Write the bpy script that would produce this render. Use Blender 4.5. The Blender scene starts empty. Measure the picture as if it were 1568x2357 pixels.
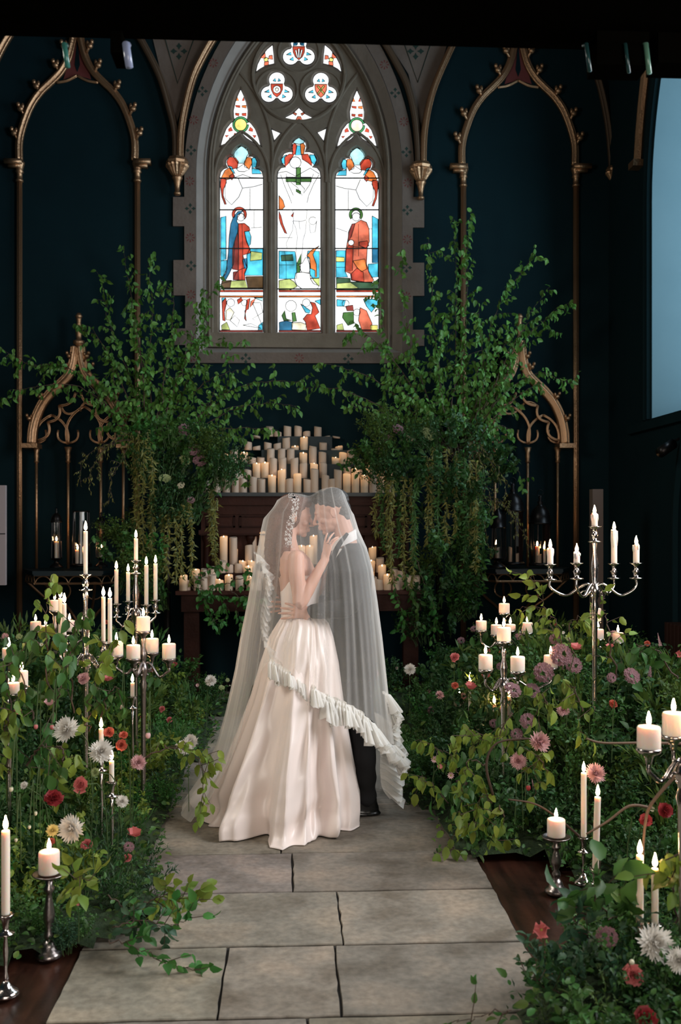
import bpy, bmesh, math, random
import numpy as np
from mathutils import Vector, Matrix, Quaternion
from mathutils.geometry import tessellate_polygon
C = bpy.context.scene.collection
SC = bpy.context.scene
R = math.radians
# ------------------------------------------------------------ camera
FPX = 2291.0; EYE = 1.63; HZ = 1200.0; YAW = R(2.85)
cd = bpy.data.cameras.new('camera'); cam = bpy.data.objects.new('camera', cd); C.objects.link(cam)
cam.location = (0, 0, EYE); cam.rotation_euler = (R(90), 0, -YAW)
cd.sensor_fit = 'AUTO'; cd.sensor_width = 36; cd.lens = 36 * FPX / 2357
cd.shift_y = (HZ - 1178.5) / 2357
cd.dof.use_dof = True; cd.dof.focus_distance = 5.6; cd.dof.aperture_fstop = 3.6
cd.clip_start = 0.05
SC.camera = cam
SC.view_settings.view_transform = 'Standard'; SC.view_settings.look = 'None'
SC.view_settings.gamma = 1; SC.view_settings.use_curve_mapping = False
SC.view_settings.exposure = 0.0
SC.cycles.use_denoising = True
SC.cycles.max_bounces = 7; SC.cycles.diffuse_bounces = 3; SC.cycles.glossy_bounces = 3
SC.cycles.transmission_bounces = 5; SC.cycles.transparent_max_bounces = 12
SC.cycles.sample_clamp_indirect = 3.0
SC.cycles.caustics_reflective = False; SC.cycles.caustics_refractive = False
# ------------------------------------------------------------ world + daylight + added fills
w = bpy.data.worlds.new('world'); SC.world = w; w.use_nodes = True
w.node_tree.nodes['Background'].inputs[0].default_value = (0.62, 0.8, 1.0, 1)
w.node_tree.nodes['Background'].inputs[1].default_value = 1.0
def area(name, loc, rot, sx, sy, power, col):
    l = bpy.data.lights.new(name, 'AREA'); l.shape = 'RECTANGLE'; l.size = sx; l.size_y = sy
    l.energy = power; l.color = col
    o = bpy.data.objects.new(name, l); o.location = loc; o.rotation_euler = rot; C.objects.link(o); return o
# daylight entering by the tall side window and an unseen second one nearer the camera
area('daylight_side_window', (4.35, 7.7, 4.7), (0, R(90), 0), 4.2, 2.3, 260, (0.66, 0.86, 1.0))
area('daylight_near_window', (4.35, 3.4, 3.7), (0, R(76), 0), 3.4, 3.0, 460, (0.97, 0.98, 1.0))
area('added_left_fill', (-3.08, 3.9, 3.6), (0, R(-76), 0), 2.6, 1.8, 210, (1.0, 0.95, 0.84))  # fill light added from the left; the wall has no opening here
area('added_front_fill', (0.9, -2.7, 2.1), (R(90), 0, 0), 3.6, 2.4, 165, (1.0, 0.92, 0.83))  # front fill added behind the camera, inside the closed end wall

# ------------------------------------------------------------ pixel helpers (a pixel of the photo -> a point of the room at depth Y)
def P(px, py, Y):
    dx = (px - 784) / FPX; dz = (HZ - py) / FPX
    x = math.cos(YAW) * dx + math.sin(YAW); y = math.cos(YAW) - math.sin(YAW) * dx
    t = Y / y
    return Vector((x * t, Y, EYE + dz * t))
def F(px, py):
    dx = (px - 784) / FPX; t = EYE * FPX / (py - HZ)
    return Vector(((math.cos(YAW) * dx + math.sin(YAW)) * t, (math.cos(YAW) - math.sin(YAW) * dx) * t, 0))
def mpp(Y): return Y / FPX      # metres per photo pixel at that depth
def lin(c):
    f = lambda v: (v / 255 / 12.92) if v / 255 <= .04045 else ((v / 255 + .055) / 1.055) ** 2.4
    return tuple(f(v) for v in c)
# ------------------------------------------------------------ materials
MATS = {}
def mat(name, col, rough=.6, metal=0, noise=None, bump=0, bscale=40, emis=None, estr=0, sheen=0, trans=0, sss=0, tint=False, spec=.5, coat=0):
    if name in MATS: return MATS[name]
    m = bpy.data.materials.new(name); m.use_nodes = True; MATS[name] = m
    nt = m.node_tree; b = nt.nodes['Principled BSDF']
    L = nt.links.new
    def setv(k, v):
        if k in b.inputs: b.inputs[k].default_value = v
    c = (*col, 1)
    setv('Base Color', c); setv('Roughness', rough); setv('Metallic', metal); setv('Specular IOR Level', spec)
    if coat: setv('Coat Weight', coat)
    if sheen: setv('Sheen Weight', sheen)
    if emis: setv('Emission Color', (*emis, 1)); setv('Emission Strength', estr)
    if sss:
        setv('Subsurface Weight', sss); setv('Subsurface Radius', (1, .45, .2)); setv('Subsurface Scale', .03)
    src = None
    if noise:
        sc, c2, amt = noise
        tc = nt.nodes.new('ShaderNodeTexCoord'); n = nt.nodes.new('ShaderNodeTexNoise'); n.inputs['Scale'].default_value = sc
        n.inputs['Detail'].default_value = 6
        L(tc.outputs['Object'], n.inputs['Vector'])
        rp = nt.nodes.new('ShaderNodeValToRGB'); rp.color_ramp.elements[0].position = .5 - amt; rp.color_ramp.elements[1].position = .5 + amt
        rp.color_ramp.elements[0].color = c; rp.color_ramp.elements[1].color = (*c2, 1)
        L(n.outputs['Fac'], rp.inputs[0]); src = rp.outputs[0]
    if tint:
        at = nt.nodes.new('ShaderNodeAttribute'); at.attribute_name = 'tint'
        mx = nt.nodes.new('ShaderNodeMix'); mx.data_type = 'RGBA'; mx.blend_type = 'MULTIPLY'; mx.inputs[0].default_value = 1
        if src: L(src, mx.inputs[6])
        else: mx.inputs[6].default_value = c
        L(at.outputs['Color'], mx.inputs[7]); src = mx.outputs[2]
    if src: L(src, b.inputs['Base Color'])
    if bump:
        tc = nt.nodes.new('ShaderNodeTexCoord'); n = nt.nodes.new('ShaderNodeTexNoise'); n.inputs['Scale'].default_value = bscale
        n.inputs['Detail'].default_value = 5
        L(tc.outputs['Object'], n.inputs['Vector'])
        bp = nt.nodes.new('ShaderNodeBump'); bp.inputs['Strength'].default_value = bump; bp.inputs['Distance'].default_value = .02
        L(n.outputs['Fac'], bp.inputs['Height']); L(bp.outputs[0], b.inputs['Normal'])
    if trans:
        tr = nt.nodes.new('ShaderNodeBsdfTranslucent'); ms = nt.nodes.new('ShaderNodeMixShader'); ms.inputs[0].default_value = trans
        if src: L(src, tr.inputs[0])
        else: tr.inputs[0].default_value = c
        out = nt.nodes['Material Output']; L(b.outputs[0], ms.inputs[1]); L(tr.outputs[0], ms.inputs[2]); L(ms.outputs[0], out.inputs[0])
    return m
TEAL = mat('teal_paint', (.0020, .0125, .0165), .8, noise=(3, (.0026, .016, .021), .3), spec=.12)
GILT = mat('gilt', (.44, .26, .145), .38, metal=.85, bump=.25, bscale=60)
STONE = mat('painted_stone', (.12, .088, .07), .85, noise=(5, (.155, .12, .098), .3), bump=.3, bscale=30)
STONE_L = mat('pale_chamfer_stone', (.24, .21, .185), .85, noise=(6, (.30, .265, .235), .3), bump=.2, bscale=30)
TRAC = mat('tracery_stone', (.135, .105, .075), .8, noise=(8, (.19, .155, .115), .3), bump=.2, bscale=30)
MGREEN = mat('green_motif', (.008, .03, .022), .8)
MRED = mat('red_motif', (.13, .025, .022), .8)
WOODD = mat('dark_wood', (.030, .0085, .005), .55, noise=(9, (.018, .005, .003), .3), bump=.15, spec=.15)
WOODR = mat('reddish_wood', (.052, .013, .007), .5, noise=(7, (.03, .008, .004), .3), bump=.15, spec=.2)
BLACKW = mat('black_beam', (.0022, .0020, .0014), .9, spec=0)
WAX = mat('ivory_wax', (.88, .74, .63), .5, sss=.6)
WAXL = mat('cream_led_wax', (.62, .47, .36), .55)
FLAME = mat('flame', (1, .8, .5), .5, emis=(1.0, .58, .28), estr=80)
WICK = mat('wick', (.02, .015, .01), .9)
SILVER = mat('silver', (.62, .55, .52), .16, metal=1, bump=.1)
PEWTER = mat('pewter', (.30, .26, .25), .3, metal=1, bump=.15)
BLKMET = mat('black_metal', (.02, .018, .018), .35, metal=.8)
LEAD = mat('lead', (.01, .01, .01), .6)
SKIN = mat('skin', (.62, .34, .25), .5, sss=.15)
HAIRB = mat('brown_hair', (.13, .045, .022), .5, bump=.5, bscale=90)
HAIRD = mat('dark_hair', (.018, .011, .008), .5, bump=.5, bscale=90)
SATIN = mat('satin', (.88, .76, .71), .32, sheen=.2)
SUIT = mat('charcoal_suit', (.014, .014, .015), .8, spec=.2)
SHOE = mat('black_leather', (.006, .006, .006), .25)
SHIRT = mat('white_shirt', (.8, .77, .76), .6)
STEM = mat('green_stem', (.05, .09, .025), .6)
TWIG = mat('twig', (.06, .035, .022), .8)
# glow of lit LED wax is put in as emission, stronger towards its top
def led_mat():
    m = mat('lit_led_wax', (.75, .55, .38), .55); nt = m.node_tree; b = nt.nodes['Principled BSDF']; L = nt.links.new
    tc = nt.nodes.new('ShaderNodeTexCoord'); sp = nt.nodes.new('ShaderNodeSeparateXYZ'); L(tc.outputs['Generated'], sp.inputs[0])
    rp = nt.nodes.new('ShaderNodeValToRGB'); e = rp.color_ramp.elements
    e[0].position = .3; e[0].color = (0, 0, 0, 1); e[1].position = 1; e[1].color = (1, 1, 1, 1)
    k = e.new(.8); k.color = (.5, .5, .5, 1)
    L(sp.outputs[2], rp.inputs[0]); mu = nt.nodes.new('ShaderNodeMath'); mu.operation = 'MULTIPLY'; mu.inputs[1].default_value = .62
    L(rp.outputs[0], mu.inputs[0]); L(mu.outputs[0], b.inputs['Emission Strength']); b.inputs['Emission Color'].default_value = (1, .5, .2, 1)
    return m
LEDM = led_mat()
LEAF = {}
for nm, c in dict(birch=(.10, .245, .045), dark=(.03, .088, .024), mid=(.055, .145, .032), lime=(.18, .26, .04), olive=(.20, .205, .05),
                  blue=(.04, .10, .05), moss=(.075, .135, .025), fresh=(.05, .18, .035)).items():
    LEAF[nm] = mat('leaf_' + nm, c, .5, trans=.3, tint=True, spec=.35)
# ------------------------------------------------------------ mesh + object helpers
def link(name, me, m=None, parent=None, smooth=False):
    o = bpy.data.objects.new(name, me); C.objects.link(o)
    if m is not None:
        for mm in (m if isinstance(m, (list, tuple)) else [m]): me.materials.append(mm)
    if parent is not None: o.parent = parent
    if smooth: me.polygons.foreach_set('use_smooth', [True] * len(me.polygons))
    return o
def tag(o, label=None, cat=None, group=None, kind=None):
    if label: o['label'] = label
    if cat: o['category'] = cat
    if group: o['group'] = group
    if kind: o['kind'] = kind
    return o
def struct(o): o['kind'] = 'structure'; return o
def thing(name, label, cat, loc=(0, 0, 0), group=None):
    o = bpy.data.objects.new(name, None); C.objects.link(o); o.location = loc; o.empty_display_size = .05
    return tag(o, label, cat, group)
def copy_tree(o, parent=None):
    c = o.copy(); C.objects.link(c)
    if parent is not None: c.parent = parent
    for ch in list(o.children): copy_tree(ch, c)
    return c
class MB:
    """collects pieces of one mesh"""
    def __init__(s): s.v = []; s.f = []; s.mi = []; s.cur = 0
    def add(s, vs, fs):
        n = len(s.v); s.v.extend([tuple(v) for v in vs]); s.f.extend([tuple(i + n for i in f) for f in fs]); s.mi.extend([s.cur] * len(fs)); return s
    def box(s, a, b):
        x0, y0, z0 = a; x1, y1, z1 = b
        return s.add([(x0, y0, z0), (x1, y0, z0), (x1, y1, z0), (x0, y1, z0), (x0, y0, z1), (x1, y0, z1), (x1, y1, z1), (x0, y1, z1)],
                     [(0, 3, 2, 1), (4, 5, 6, 7), (0, 1, 5, 4), (1, 2, 6, 5), (2, 3, 7, 6), (3, 0, 4, 7)])
    def tube(s, pts, r, n=6, cap=True):
        pts = [Vector(p) for p in pts]
        rs = r if isinstance(r, (list, tuple)) else [r] * len(pts)
        vs = []; prev = None
        for i, p in enumerate(pts):
            t = (pts[min(i + 1, len(pts) - 1)] - pts[max(i - 1, 0)])
            t = t.normalized() if t.length > 1e-9 else Vector((0, 0, 1))
            if prev is None: a = t.orthogonal().normalized()
            else:
                a = prev - t * prev.dot(t)
                a = a.normalized() if a.length > 1e-6 else t.orthogonal().normalized()
            prev = a; b = t.cross(a)
            for k in range(n):
                th = 2 * math.pi * k / n
                vs.append(p + (a * math.cos(th) + b * math.sin(th)) * rs[i])
        fs = []
        for i in range(len(pts) - 1):
            for k in range(n):
                fs.append((i * n + k, i * n + (k + 1) % n, (i + 1) * n + (k + 1) % n, (i + 1) * n + k))
        if cap: fs.append(tuple(range(n))[::-1]); fs.append(tuple((len(pts) - 1) * n + k for k in range(n)))
        return s.add(vs, fs)
    def lathe(s, prof, n=20, c=(0, 0, 0), cap=True, squash=1):
        vs = []; fs = []
        for r, z in prof:
            for k in range(n):
                th = 2 * math.pi * k / n; vs.append((c[0] + r * math.cos(th), c[1] + r * math.sin(th) * squash, c[2] + z))
        m = len(prof)
        for i in range(m - 1):
            for k in range(n): fs.append((i * n + k, i * n + (k + 1) % n, (i + 1) * n + (k + 1) % n, (i + 1) * n + k))
        if cap: fs.append(tuple(range(n))[::-1]); fs.append(tuple((m - 1) * n + k for k in range(n)))
        return s.add(vs, fs)
    def ball(s, c, r, nu=10, nv=7, rot=None):
        rr = r if isinstance(r, (tuple, list)) else (r, r, r)
        vs = []; fs = []; c = Vector(c)
        for i in range(nv + 1):
            ph = math.pi * i / nv
            for k in range(nu):
                th = 2 * math.pi * k / nu
                v = Vector((rr[0] * math.sin(ph) * math.cos(th), rr[1] * math.sin(ph) * math.sin(th), rr[2] * math.cos(ph)))
                if rot: v = rot @ v
                vs.append(c + v)
        for i in range(nv):
            for k in range(nu): fs.append((i * nu + k, (i + 1) * nu + k, (i + 1) * nu + (k + 1) % nu, i * nu + (k + 1) % nu))
        return s.add(vs, fs)
    def sweep(s, path, prof, closed=False):
        """profile (u across the path in the wall plane, v towards the room, -y) swept along a path in an x-z plane"""
        path = [Vector(p) for p in path]; n = len(prof); vs = []; fs = []; m = len(path)
        for i, p in enumerate(path):
            if closed: t = path[(i + 1) % m] - path[i - 1]
            else: t = path[min(i + 1, m - 1)] - path[max(i - 1, 0)]
            t = Vector((t.x, 0, t.z)).normalized(); nrm = Vector((-t.z, 0, t.x))
            for u, v in prof: vs.append(p + nrm * u + Vector((0, -v, 0)))
        for i in range(m if closed else m - 1):
            j = (i + 1) % m
            for k in range(n): fs.append((i * n + k, i * n + (k + 1) % n, j * n + (k + 1) % n, j * n + k))
        if not closed: fs.append(tuple(range(n))); fs.append(tuple((m - 1) * n + k for k in range(n))[::-1])
        return s.add(vs, fs)
    def build(s, name, m=None, parent=None, smooth=False, tag_=None):
        me = bpy.data.meshes.new(name); me.from_pydata(s.v, [], s.f)
        o = link(name, me, m, parent, smooth)
        if any(s.mi): me.polygons.foreach_set('material_index', s.mi)
        bm = bmesh.new(); bm.from_mesh(me); bmesh.ops.recalc_face_normals(bm, faces=bm.faces); bm.to_mesh(me); bm.free()
        return o
def smooth_path(pts, k=6):
    """Catmull-Rom through points"""
    pts = [Vector(p) for p in pts]; out = []
    for i in range(len(pts) - 1):
        p0 = pts[max(i - 1, 0)]; p1 = pts[i]; p2 = pts[i + 1]; p3 = pts[min(i + 2, len(pts) - 1)]
        for j in range(k):
            t = j / k
            out.append(.5 * ((2 * p1) + (p2 - p0) * t + (2 * p0 - 5 * p1 + 4 * p2 - p3) * t * t + (3 * p1 - p0 - 3 * p2 + p3) * t ** 3))
    out.append(pts[-1]); return out
def plate(mb, outer, holes, y0, y1, outer2=None, holes2=None):
    """a slab between depths y0 (front) and y1 with holes; outlines are lists of (x, z); holes2 = the same holes where they meet the back"""
    loops = [outer] + holes; loops2 = [outer2 or outer] + (holes2 or holes)
    tri = tessellate_polygon([[Vector((x, z, 0)) for x, z in l] for l in loops])
    fl = [p for l in loops for p in l]; n0 = len(mb.v)
    mb.add([(x, y0, z) for x, z in fl], [t for t in tri])
    fl2 = [p for l in loops2 for p in l]
    mb.add([(x, y1, z) for x, z in fl2], [])
    n = len(fl); k = 0
    for l in loops:
        m = len(l)
        for i in range(m):
            a = k + i; b = k + (i + 1) % m
            mb.f.append((n0 + a, n0 + b, n0 + n + b, n0 + n + a)); mb.mi.append(mb.cur)
        k += m
ORD = ['first', 'second', 'third', 'fourth', 'fifth', 'sixth', 'seventh', 'eighth', 'ninth', 'tenth', 'eleventh', 'twelfth', 'thirteenth', 'fourteenth', 'fifteenth',
       'sixteenth', 'seventeenth', 'eighteenth', 'nineteenth', 'twentieth', 'twenty-first', 'twenty-second', 'twenty-third', 'twenty-fourth', 'twenty-fifth', 'twenty-sixth', 'twenty-seventh', 'twenty-eighth', 'twenty-ninth', 'thirtieth']
ORD += ['thirty-' + w_ for w_ in ORD[:9]] + ['fortieth'] + ['forty-' + w_ for w_ in ORD[:9]] + ['fiftieth'] + ['fifty-' + w_ for w_ in ORD[:9]] + ['sixtieth']
def ordw(i): return ORD[min(i, 59)]
# ============================================================ THE ROOM
WY = 10.2; GY = 10.42; XL = -3.15; XR = 3.3; YB = -3.0; ZC = 7.6
def wp(px, py, Y=WY):
    p = P(px, py, Y); return (p.x, p.z)
def arch_px(xl, xr, ys, yb, Rr, n=18):
    """pointed arch outline in photo pixels: bottom-left, up, over, down"""
    cx = (xl + xr) / 2; pts = [(xl, yb), (xl, ys)]
    hh = math.sqrt(Rr * Rr - (Rr - (xr - xl) / 2) ** 2); amax = math.asin(hh / Rr)
    for i in range(1, n + 1):
        a = amax * i / n; pts.append((xl + Rr - Rr * math.cos(a), ys - Rr * math.sin(a)))
    right = [(2 * cx - x, y) for x, y in pts[:-1]][::-1]
    return pts + right
mb = MB()   # back wall with the window opening
hole = [wp(x, y) for x, y in arch_px(452, 926, 400, 812, 560)]
plate(mb, [(XL - .3, -.1), (XR + .3, -.1), (XR + .3, ZC), (XL - .3, ZC)], [hole], WY, WY + .5)
struct(mb.build('wall_back', TEAL))
struct(MB().box((XL - .3, YB, -.1), (XL, WY, ZC)).build('wall_left', TEAL))
struct(MB().box((XL - .3, YB - .3, -.1), (XR + .3, YB, ZC)).build('wall_front', mat('plain_plaster', (.25, .22, .2), .9)))
struct(MB().box((XL - .3, YB - .3, ZC), (XR + .9, WY + .5, ZC + .2)).build('ceiling', mat('dark_ceiling', (.05, .045, .04), .9)))
# right wall with a tall pointed window opening (an outline in the y-z plane), splayed towards the room
SILL = 2.57
def yz_arch(y0, y1, zs, zb, rf=1.05, n=14):
    w_ = y1 - y0; Rr = w_ * rf; hh = math.sqrt(Rr * Rr - (Rr - w_ / 2) ** 2); am = math.asin(hh / Rr)
    pts = [(y0, zb), (y0, zs)] + [(y0 + Rr - Rr * math.cos(am * i / n), zs + Rr * math.sin(am * i / n)) for i in range(1, n + 1)]
    return pts + [(y0 + y1 - a, b) for a, b in pts[:-1]][::-1]
def side_plate(outer, holes, holes2, x0, x1, name, m):
    mb = MB(); plate(mb, outer, holes, -x0, -x1, None, holes2)
    mb.v = [(-v[1], v[0], v[2]) for v in mb.v]
    return struct(mb.build(name, m))
h1 = yz_arch(6.45, 8.97, 4.55, SILL, 1.0); h1b = yz_arch(6.6, 8.84, 4.55, SILL + .12, 1.0)
h2 = yz_arch(1.8, 5.0, 3.6, 1.9, 1.0)
side_plate([(YB, -.1), (WY, -.1), (WY, ZC), (YB, ZC)], [h1, h2], [h1b, h2], XR, XR + .62, 'wall_right', TEAL)
mb = MB(); fo = yz_arch(2.9, 4.9, 4.2, 2.2, 1.0); mb.tube([(XL + .02, a, b) for a, b in fo] + [(XL + .02, 2.9, 2.2)], .05, 6)
for a in (3.55, 4.25): mb.tube([(XL + .02, a, 2.2), (XL + .02, a, 5.3)], .03, 6)
struct(mb.build('added_window_frame', STONE))  # unseen frame added on the solid wall round the left fill light
mb = MB()   # stepped frame round the side window
for off, d in ((.0, .05), (.11, .03)):
    pth = [(XR, a, b) for a, b in yz_arch(6.45 - .05 - off, 8.97 + .05 + off, 4.55, SILL, 1.0)]
    mb.tube(pth, .035 if off == 0 else .028, 6)
mb.box((XR - .05, 6.0, SILL - .1), (XR + .02, 9.5, SILL - .02))
struct(mb.build('trim_1', TEAL))
mb = MB().box((XR + .55, 6.5, SILL), (XR + .6, 8.95, SILL + .12))
for a in (7.3, 8.1): mb.box((XR + .56, a - .03, SILL), (XR + .6, a + .03, 6.5))
for z in (3.6, 4.6, 5.5): mb.box((XR + .57, 6.6, z), (XR + .59, 8.85, z + .02))
struct(mb.build('window_2', LEAD))
GMAT = bpy.data.materials.new('clear_glass'); GMAT.use_nodes = True
nt = GMAT.node_tree; nt.nodes.clear(); o_ = nt.nodes.new('ShaderNodeOutputMaterial'); g_ = nt.nodes.new('ShaderNodeBsdfGlossy'); g_.inputs['Roughness'].default_value = .03
t_ = nt.nodes.new('ShaderNodeBsdfTransparent'); f_ = nt.nodes.new('ShaderNodeFresnel'); f_.inputs[0].default_value = 1.45; m_ = nt.nodes.new('ShaderNodeMixShader')
nt.links.new(f_.outputs[0], m_.inputs[0]); nt.links.new(t_.outputs[0], m_.inputs[1]); nt.links.new(g_.outputs[0], m_.inputs[2]); nt.links.new(m_.outputs[0], o_.inputs[0])
# gilt hood mould on the side wall round that window, ending in a small stop
hp = [(XR - .03, a, b) for a, b in yz_arch(6.45 - .32, 8.97 + .30, 4.55, 4.95, 1.02)][1:-1]
hp = [p for p in hp if p[2] >= 4.93]
hood = MB(); hood.tube([(x, a, b) for x, a, b in hp], .045, 8); hood.tube([(x - .02, a, b) for x, a, b in [(XR, a * 1.0, b) for _, a, b in hp]], .022, 6)
for q in (0, -1): hood.box((XR - .1, hp[q][1] - .07, hp[q][2] - .06), (XR, hp[q][1] + .07, hp[q][2]))
struct(hood.build('trim_2', GILT, smooth=False))
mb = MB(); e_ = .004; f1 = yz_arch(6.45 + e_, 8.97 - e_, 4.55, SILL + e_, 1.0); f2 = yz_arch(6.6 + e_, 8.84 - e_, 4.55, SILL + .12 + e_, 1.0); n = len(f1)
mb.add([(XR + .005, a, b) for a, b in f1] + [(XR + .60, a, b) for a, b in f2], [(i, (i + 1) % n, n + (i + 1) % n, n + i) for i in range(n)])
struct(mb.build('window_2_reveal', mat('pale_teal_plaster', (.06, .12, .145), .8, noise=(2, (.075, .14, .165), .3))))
# ---- floor: dark boards, and the stone flags of the aisle
def plank_mat():
    m = mat('plank_floor', (.05, .018, .011), .32, bump=.1, bscale=25); nt = m.node_tree; b = nt.nodes['Principled BSDF']; L = nt.links.new
    tc = nt.nodes.new('ShaderNodeTexCoord'); mp = nt.nodes.new('ShaderNodeMapping'); mp.inputs['Scale'].default_value = (9, .9, 1); L(tc.outputs['Object'], mp.inputs[0])
    n = nt.nodes.new('ShaderNodeTexNoise'); n.inputs['Scale'].default_value = 2.2; n.inputs['Detail'].default_value = 7; L(mp.outputs[0], n.inputs[0])
    rp = nt.nodes.new('ShaderNodeValToRGB'); e = rp.color_ramp.elements; e[0].position = .3; e[0].color = (.010, .004, .003, 1); e[1].position = .72; e[1].color = (.055, .019, .011, 1)
    L(n.outputs['Fac'], rp.inputs[0]); L(rp.outputs[0], b.inputs['Base Color']); return m
struct(MB().box((XL - .3, YB, -.12), (XR + .3, WY, -.012)).build('floor', plank_mat()))
def flag_mat():
    m = mat('flagstone', (.2, .18, .15), .7, bump=.35, bscale=14); nt = m.node_tree; b = nt.nodes['Principled BSDF']; L = nt.links.new
    tc = nt.nodes.new('ShaderNodeTexCoord')
    def ns(sc, d=8):
        n = nt.nodes.new('ShaderNodeTexNoise'); n.inputs['Scale'].default_value = sc; n.inputs['Detail'].default_value = d; L(tc.outputs['Object'], n.inputs[0]); return n
    a = ns(3.4, 12); rp = nt.nodes.new('ShaderNodeValToRGB'); e = rp.color_ramp.elements
    e[0].position = .33; e[0].color = (.135, .112, .085, 1); e[1].position = .68; e[1].color = (.32, .26, .20, 1); k = e.new(.5); k.color = (.225, .20, .165, 1)
    L(a.outputs['Fac'], rp.inputs[0]); c_ = ns(34, 14); mx = nt.nodes.new('ShaderNodeMix'); mx.data_type = 'RGBA'; mx.blend_type = 'OVERLAY'; mx.inputs[0].default_value = .55
    L(rp.outputs[0], mx.inputs[6]); L(c_.outputs['Fac'], mx.inputs[7])
    at = nt.nodes.new('ShaderNodeAttribute'); at.attribute_name = 'tint'; m2 = nt.nodes.new('ShaderNodeMix'); m2.data_type = 'RGBA'; m2.blend_type = 'MULTIPLY'; m2.inputs[0].default_value = 1
    L(mx.outputs[2], m2.inputs[6]); L(at.outputs['Color'], m2.inputs[7]); L(m2.outputs[2], b.inputs['Base Color']); return m
random.seed(3)
PXL = -.80; PXR = F(1200, 2157).x
rows = [9.6, 9.05, 8.5, 7.95, 7.25, 6.5, 5.72, 4.90, 4.385, 3.83, 3.275, 2.7, 2.1]
cuts = {5: [.1], 6: [-.05], 7: [F(673, 1935).x], 8: [F(770, 2008).x], 9: [F(534, 2115).x, F(764, 2115).x], 10: [F(704, 2260).x], 11: [F(1020, 2400).x, F(222, 2400).x + .12]}
mb = MB(); tints = []
def rough_line(a, b, n, amp):
    return [a + (b - a) * i / n + random.uniform(-amp, amp) * (0 < i < n) for i in range(n + 1)]
for r in range(len(rows) - 1):
    y1, y0 = rows[r], rows[r + 1]; xs = [PXL] + sorted(cuts.get(r + 1 if False else r, [random.uniform(-.3, .3)])) + [PXR]
    xs = [PXL] + sorted(cuts.get(r, [random.uniform(-.35, .35)])) + [PXR]
    for k in range(len(xs) - 1):
        g = .004; g2 = .008; a, b, c, d = xs[k] + g, xs[k + 1] - g, y0 + g2, y1 - g2
        N = 9; J = lambda: random.uniform(-.0035, .0035)
        ol = [(a + (b - a) * i / N, c + J()) for i in range(N)] + [(b + J(), c + (d - c) * i / N) for i in range(N)] + \
             [(b + (a - b) * i / N, d + J()) for i in range(N)] + [(a + J(), d + (c - d) * i / N) for i in range(N)]
        cx, cy = (a + b) / 2, (c + d) / 2; h = random.uniform(-.001, .001); n = len(ol)
        top = [(cx + (x - cx) * .995, cy + (y - cy) * .992, h) for x, y in ol]; bot = [(x, y, -.02) for x, y in ol]; mid = [(x, y, h - .004) for x, y in ol]
        fs = [tuple(range(n))] + [(i, (i + 1) % n, n + (i + 1) % n, n + i) for i in range(n)] + [(n + i, n + (i + 1) % n, 2 * n + (i + 1) % n, 2 * n + i) for i in range(n)]
        mb.add(top + mid + bot, fs); t = random.uniform(.82, 1.12); tc_ = (t, t * random.uniform(.96, 1.02), t * random.uniform(.9, 1.04), 1); tints += [tc_] * (3 * n)
o = struct(mb.build('floor_paving', flag_mat()))
at = o.data.color_attributes.new('tint', 'FLOAT_COLOR', 'POINT'); at.data.foreach_set('color', [v for t in tints for v in t])
# joint bed: dark grout under the flags
struct(MB().box((PXL, 2.1, -.03), (PXR, 9.6, -.0095)).build('floor_bed', mat('grout', (.012, .01, .009), .95)))
# foreground beam across the top of the view, with fittings hanging under it
bm_ = MB().box((XL, 2.85, P(784, 101, 3.25).z), (XR, 3.25, 4.15))
struct(bm_.build('beam', BLACKW))
def fitting(x0, x1, yb, label, tubes):
    a = P(x0, yb, 3.18); b = P(x1, 101, 3.18); t = thing('spot_lamp', label, 'lamp', ((a.x + b.x) / 2, 3.18, b.z + .012), 'unlit lamps clamped under the dark beam')
    wd = (b.x - a.x) / 2; h = b.z - a.z
    MB().box((-wd, -.06, -h), (wd, .05, 0)).build('housing', BLACKW, t)
    for px, w_, yb2, c in tubes:
        p0 = P(px, 101, 3.1) - t.location; p1 = P(px + 8, yb2, 3.1) - t.location
        MB().tube([p0 + Vector((0, .03, .01)), p0, p1], .008 * w_, 8).build('glass_tube', mat('tube_%d' % c[0], lin(c), .2), t, True)
fitting(262, 288, 150, 'black lamp housing with a pale tube, hanging from the beam above the tall arch', [(148, 1.0, 155, (60, 120, 110)), (290, 1.5, 155, (150, 160, 190))])
fitting(1362, 1480, 176, 'black lamp housing hanging from the beam above the corner corbel', [(1350, .8, 165, (30, 60, 60)), (1440, .7, 168, (30, 40, 50)), (1487, 1., 170, (90, 130, 110))])
fitting(1500, 1600, 172, 'black lamp housing hanging from the beam in front of the side window', [])

# ============================================================ WINDOW SURROUND
sx = lambda pts, Y=WY: [wp(x, y, Y) for x, y in pts]
def mirx(pts, c=689): return [(2 * c - x, y) for x, y in pts]
arcL = [p for p in arch_px(425, 953, 400, 452, 590)]           # outer line of painted band
left = [(427, 836), (427, 795), (401, 795), (401, 757), (427, 757), (427, 681), (400, 681), (400, 600), (425, 600), (425, 522), (399, 522), (399, 455), (425, 455)]
right = [(951, 455), (976, 455), (976, 525), (950, 525), (950, 606), (976, 606), (976, 682), (950, 682), (950, 760), (976, 760), (976, 797), (949, 797), (949, 837)]
outl = left + arcL[1:-1] + right
inner = arch_px(452, 926, 400, 812, 560)
mb = MB(); plate(mb, sx(outl), [sx(inner)], WY - .025, WY + .002)
s1 = struct(mb.build('window_surround', STONE))
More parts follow.
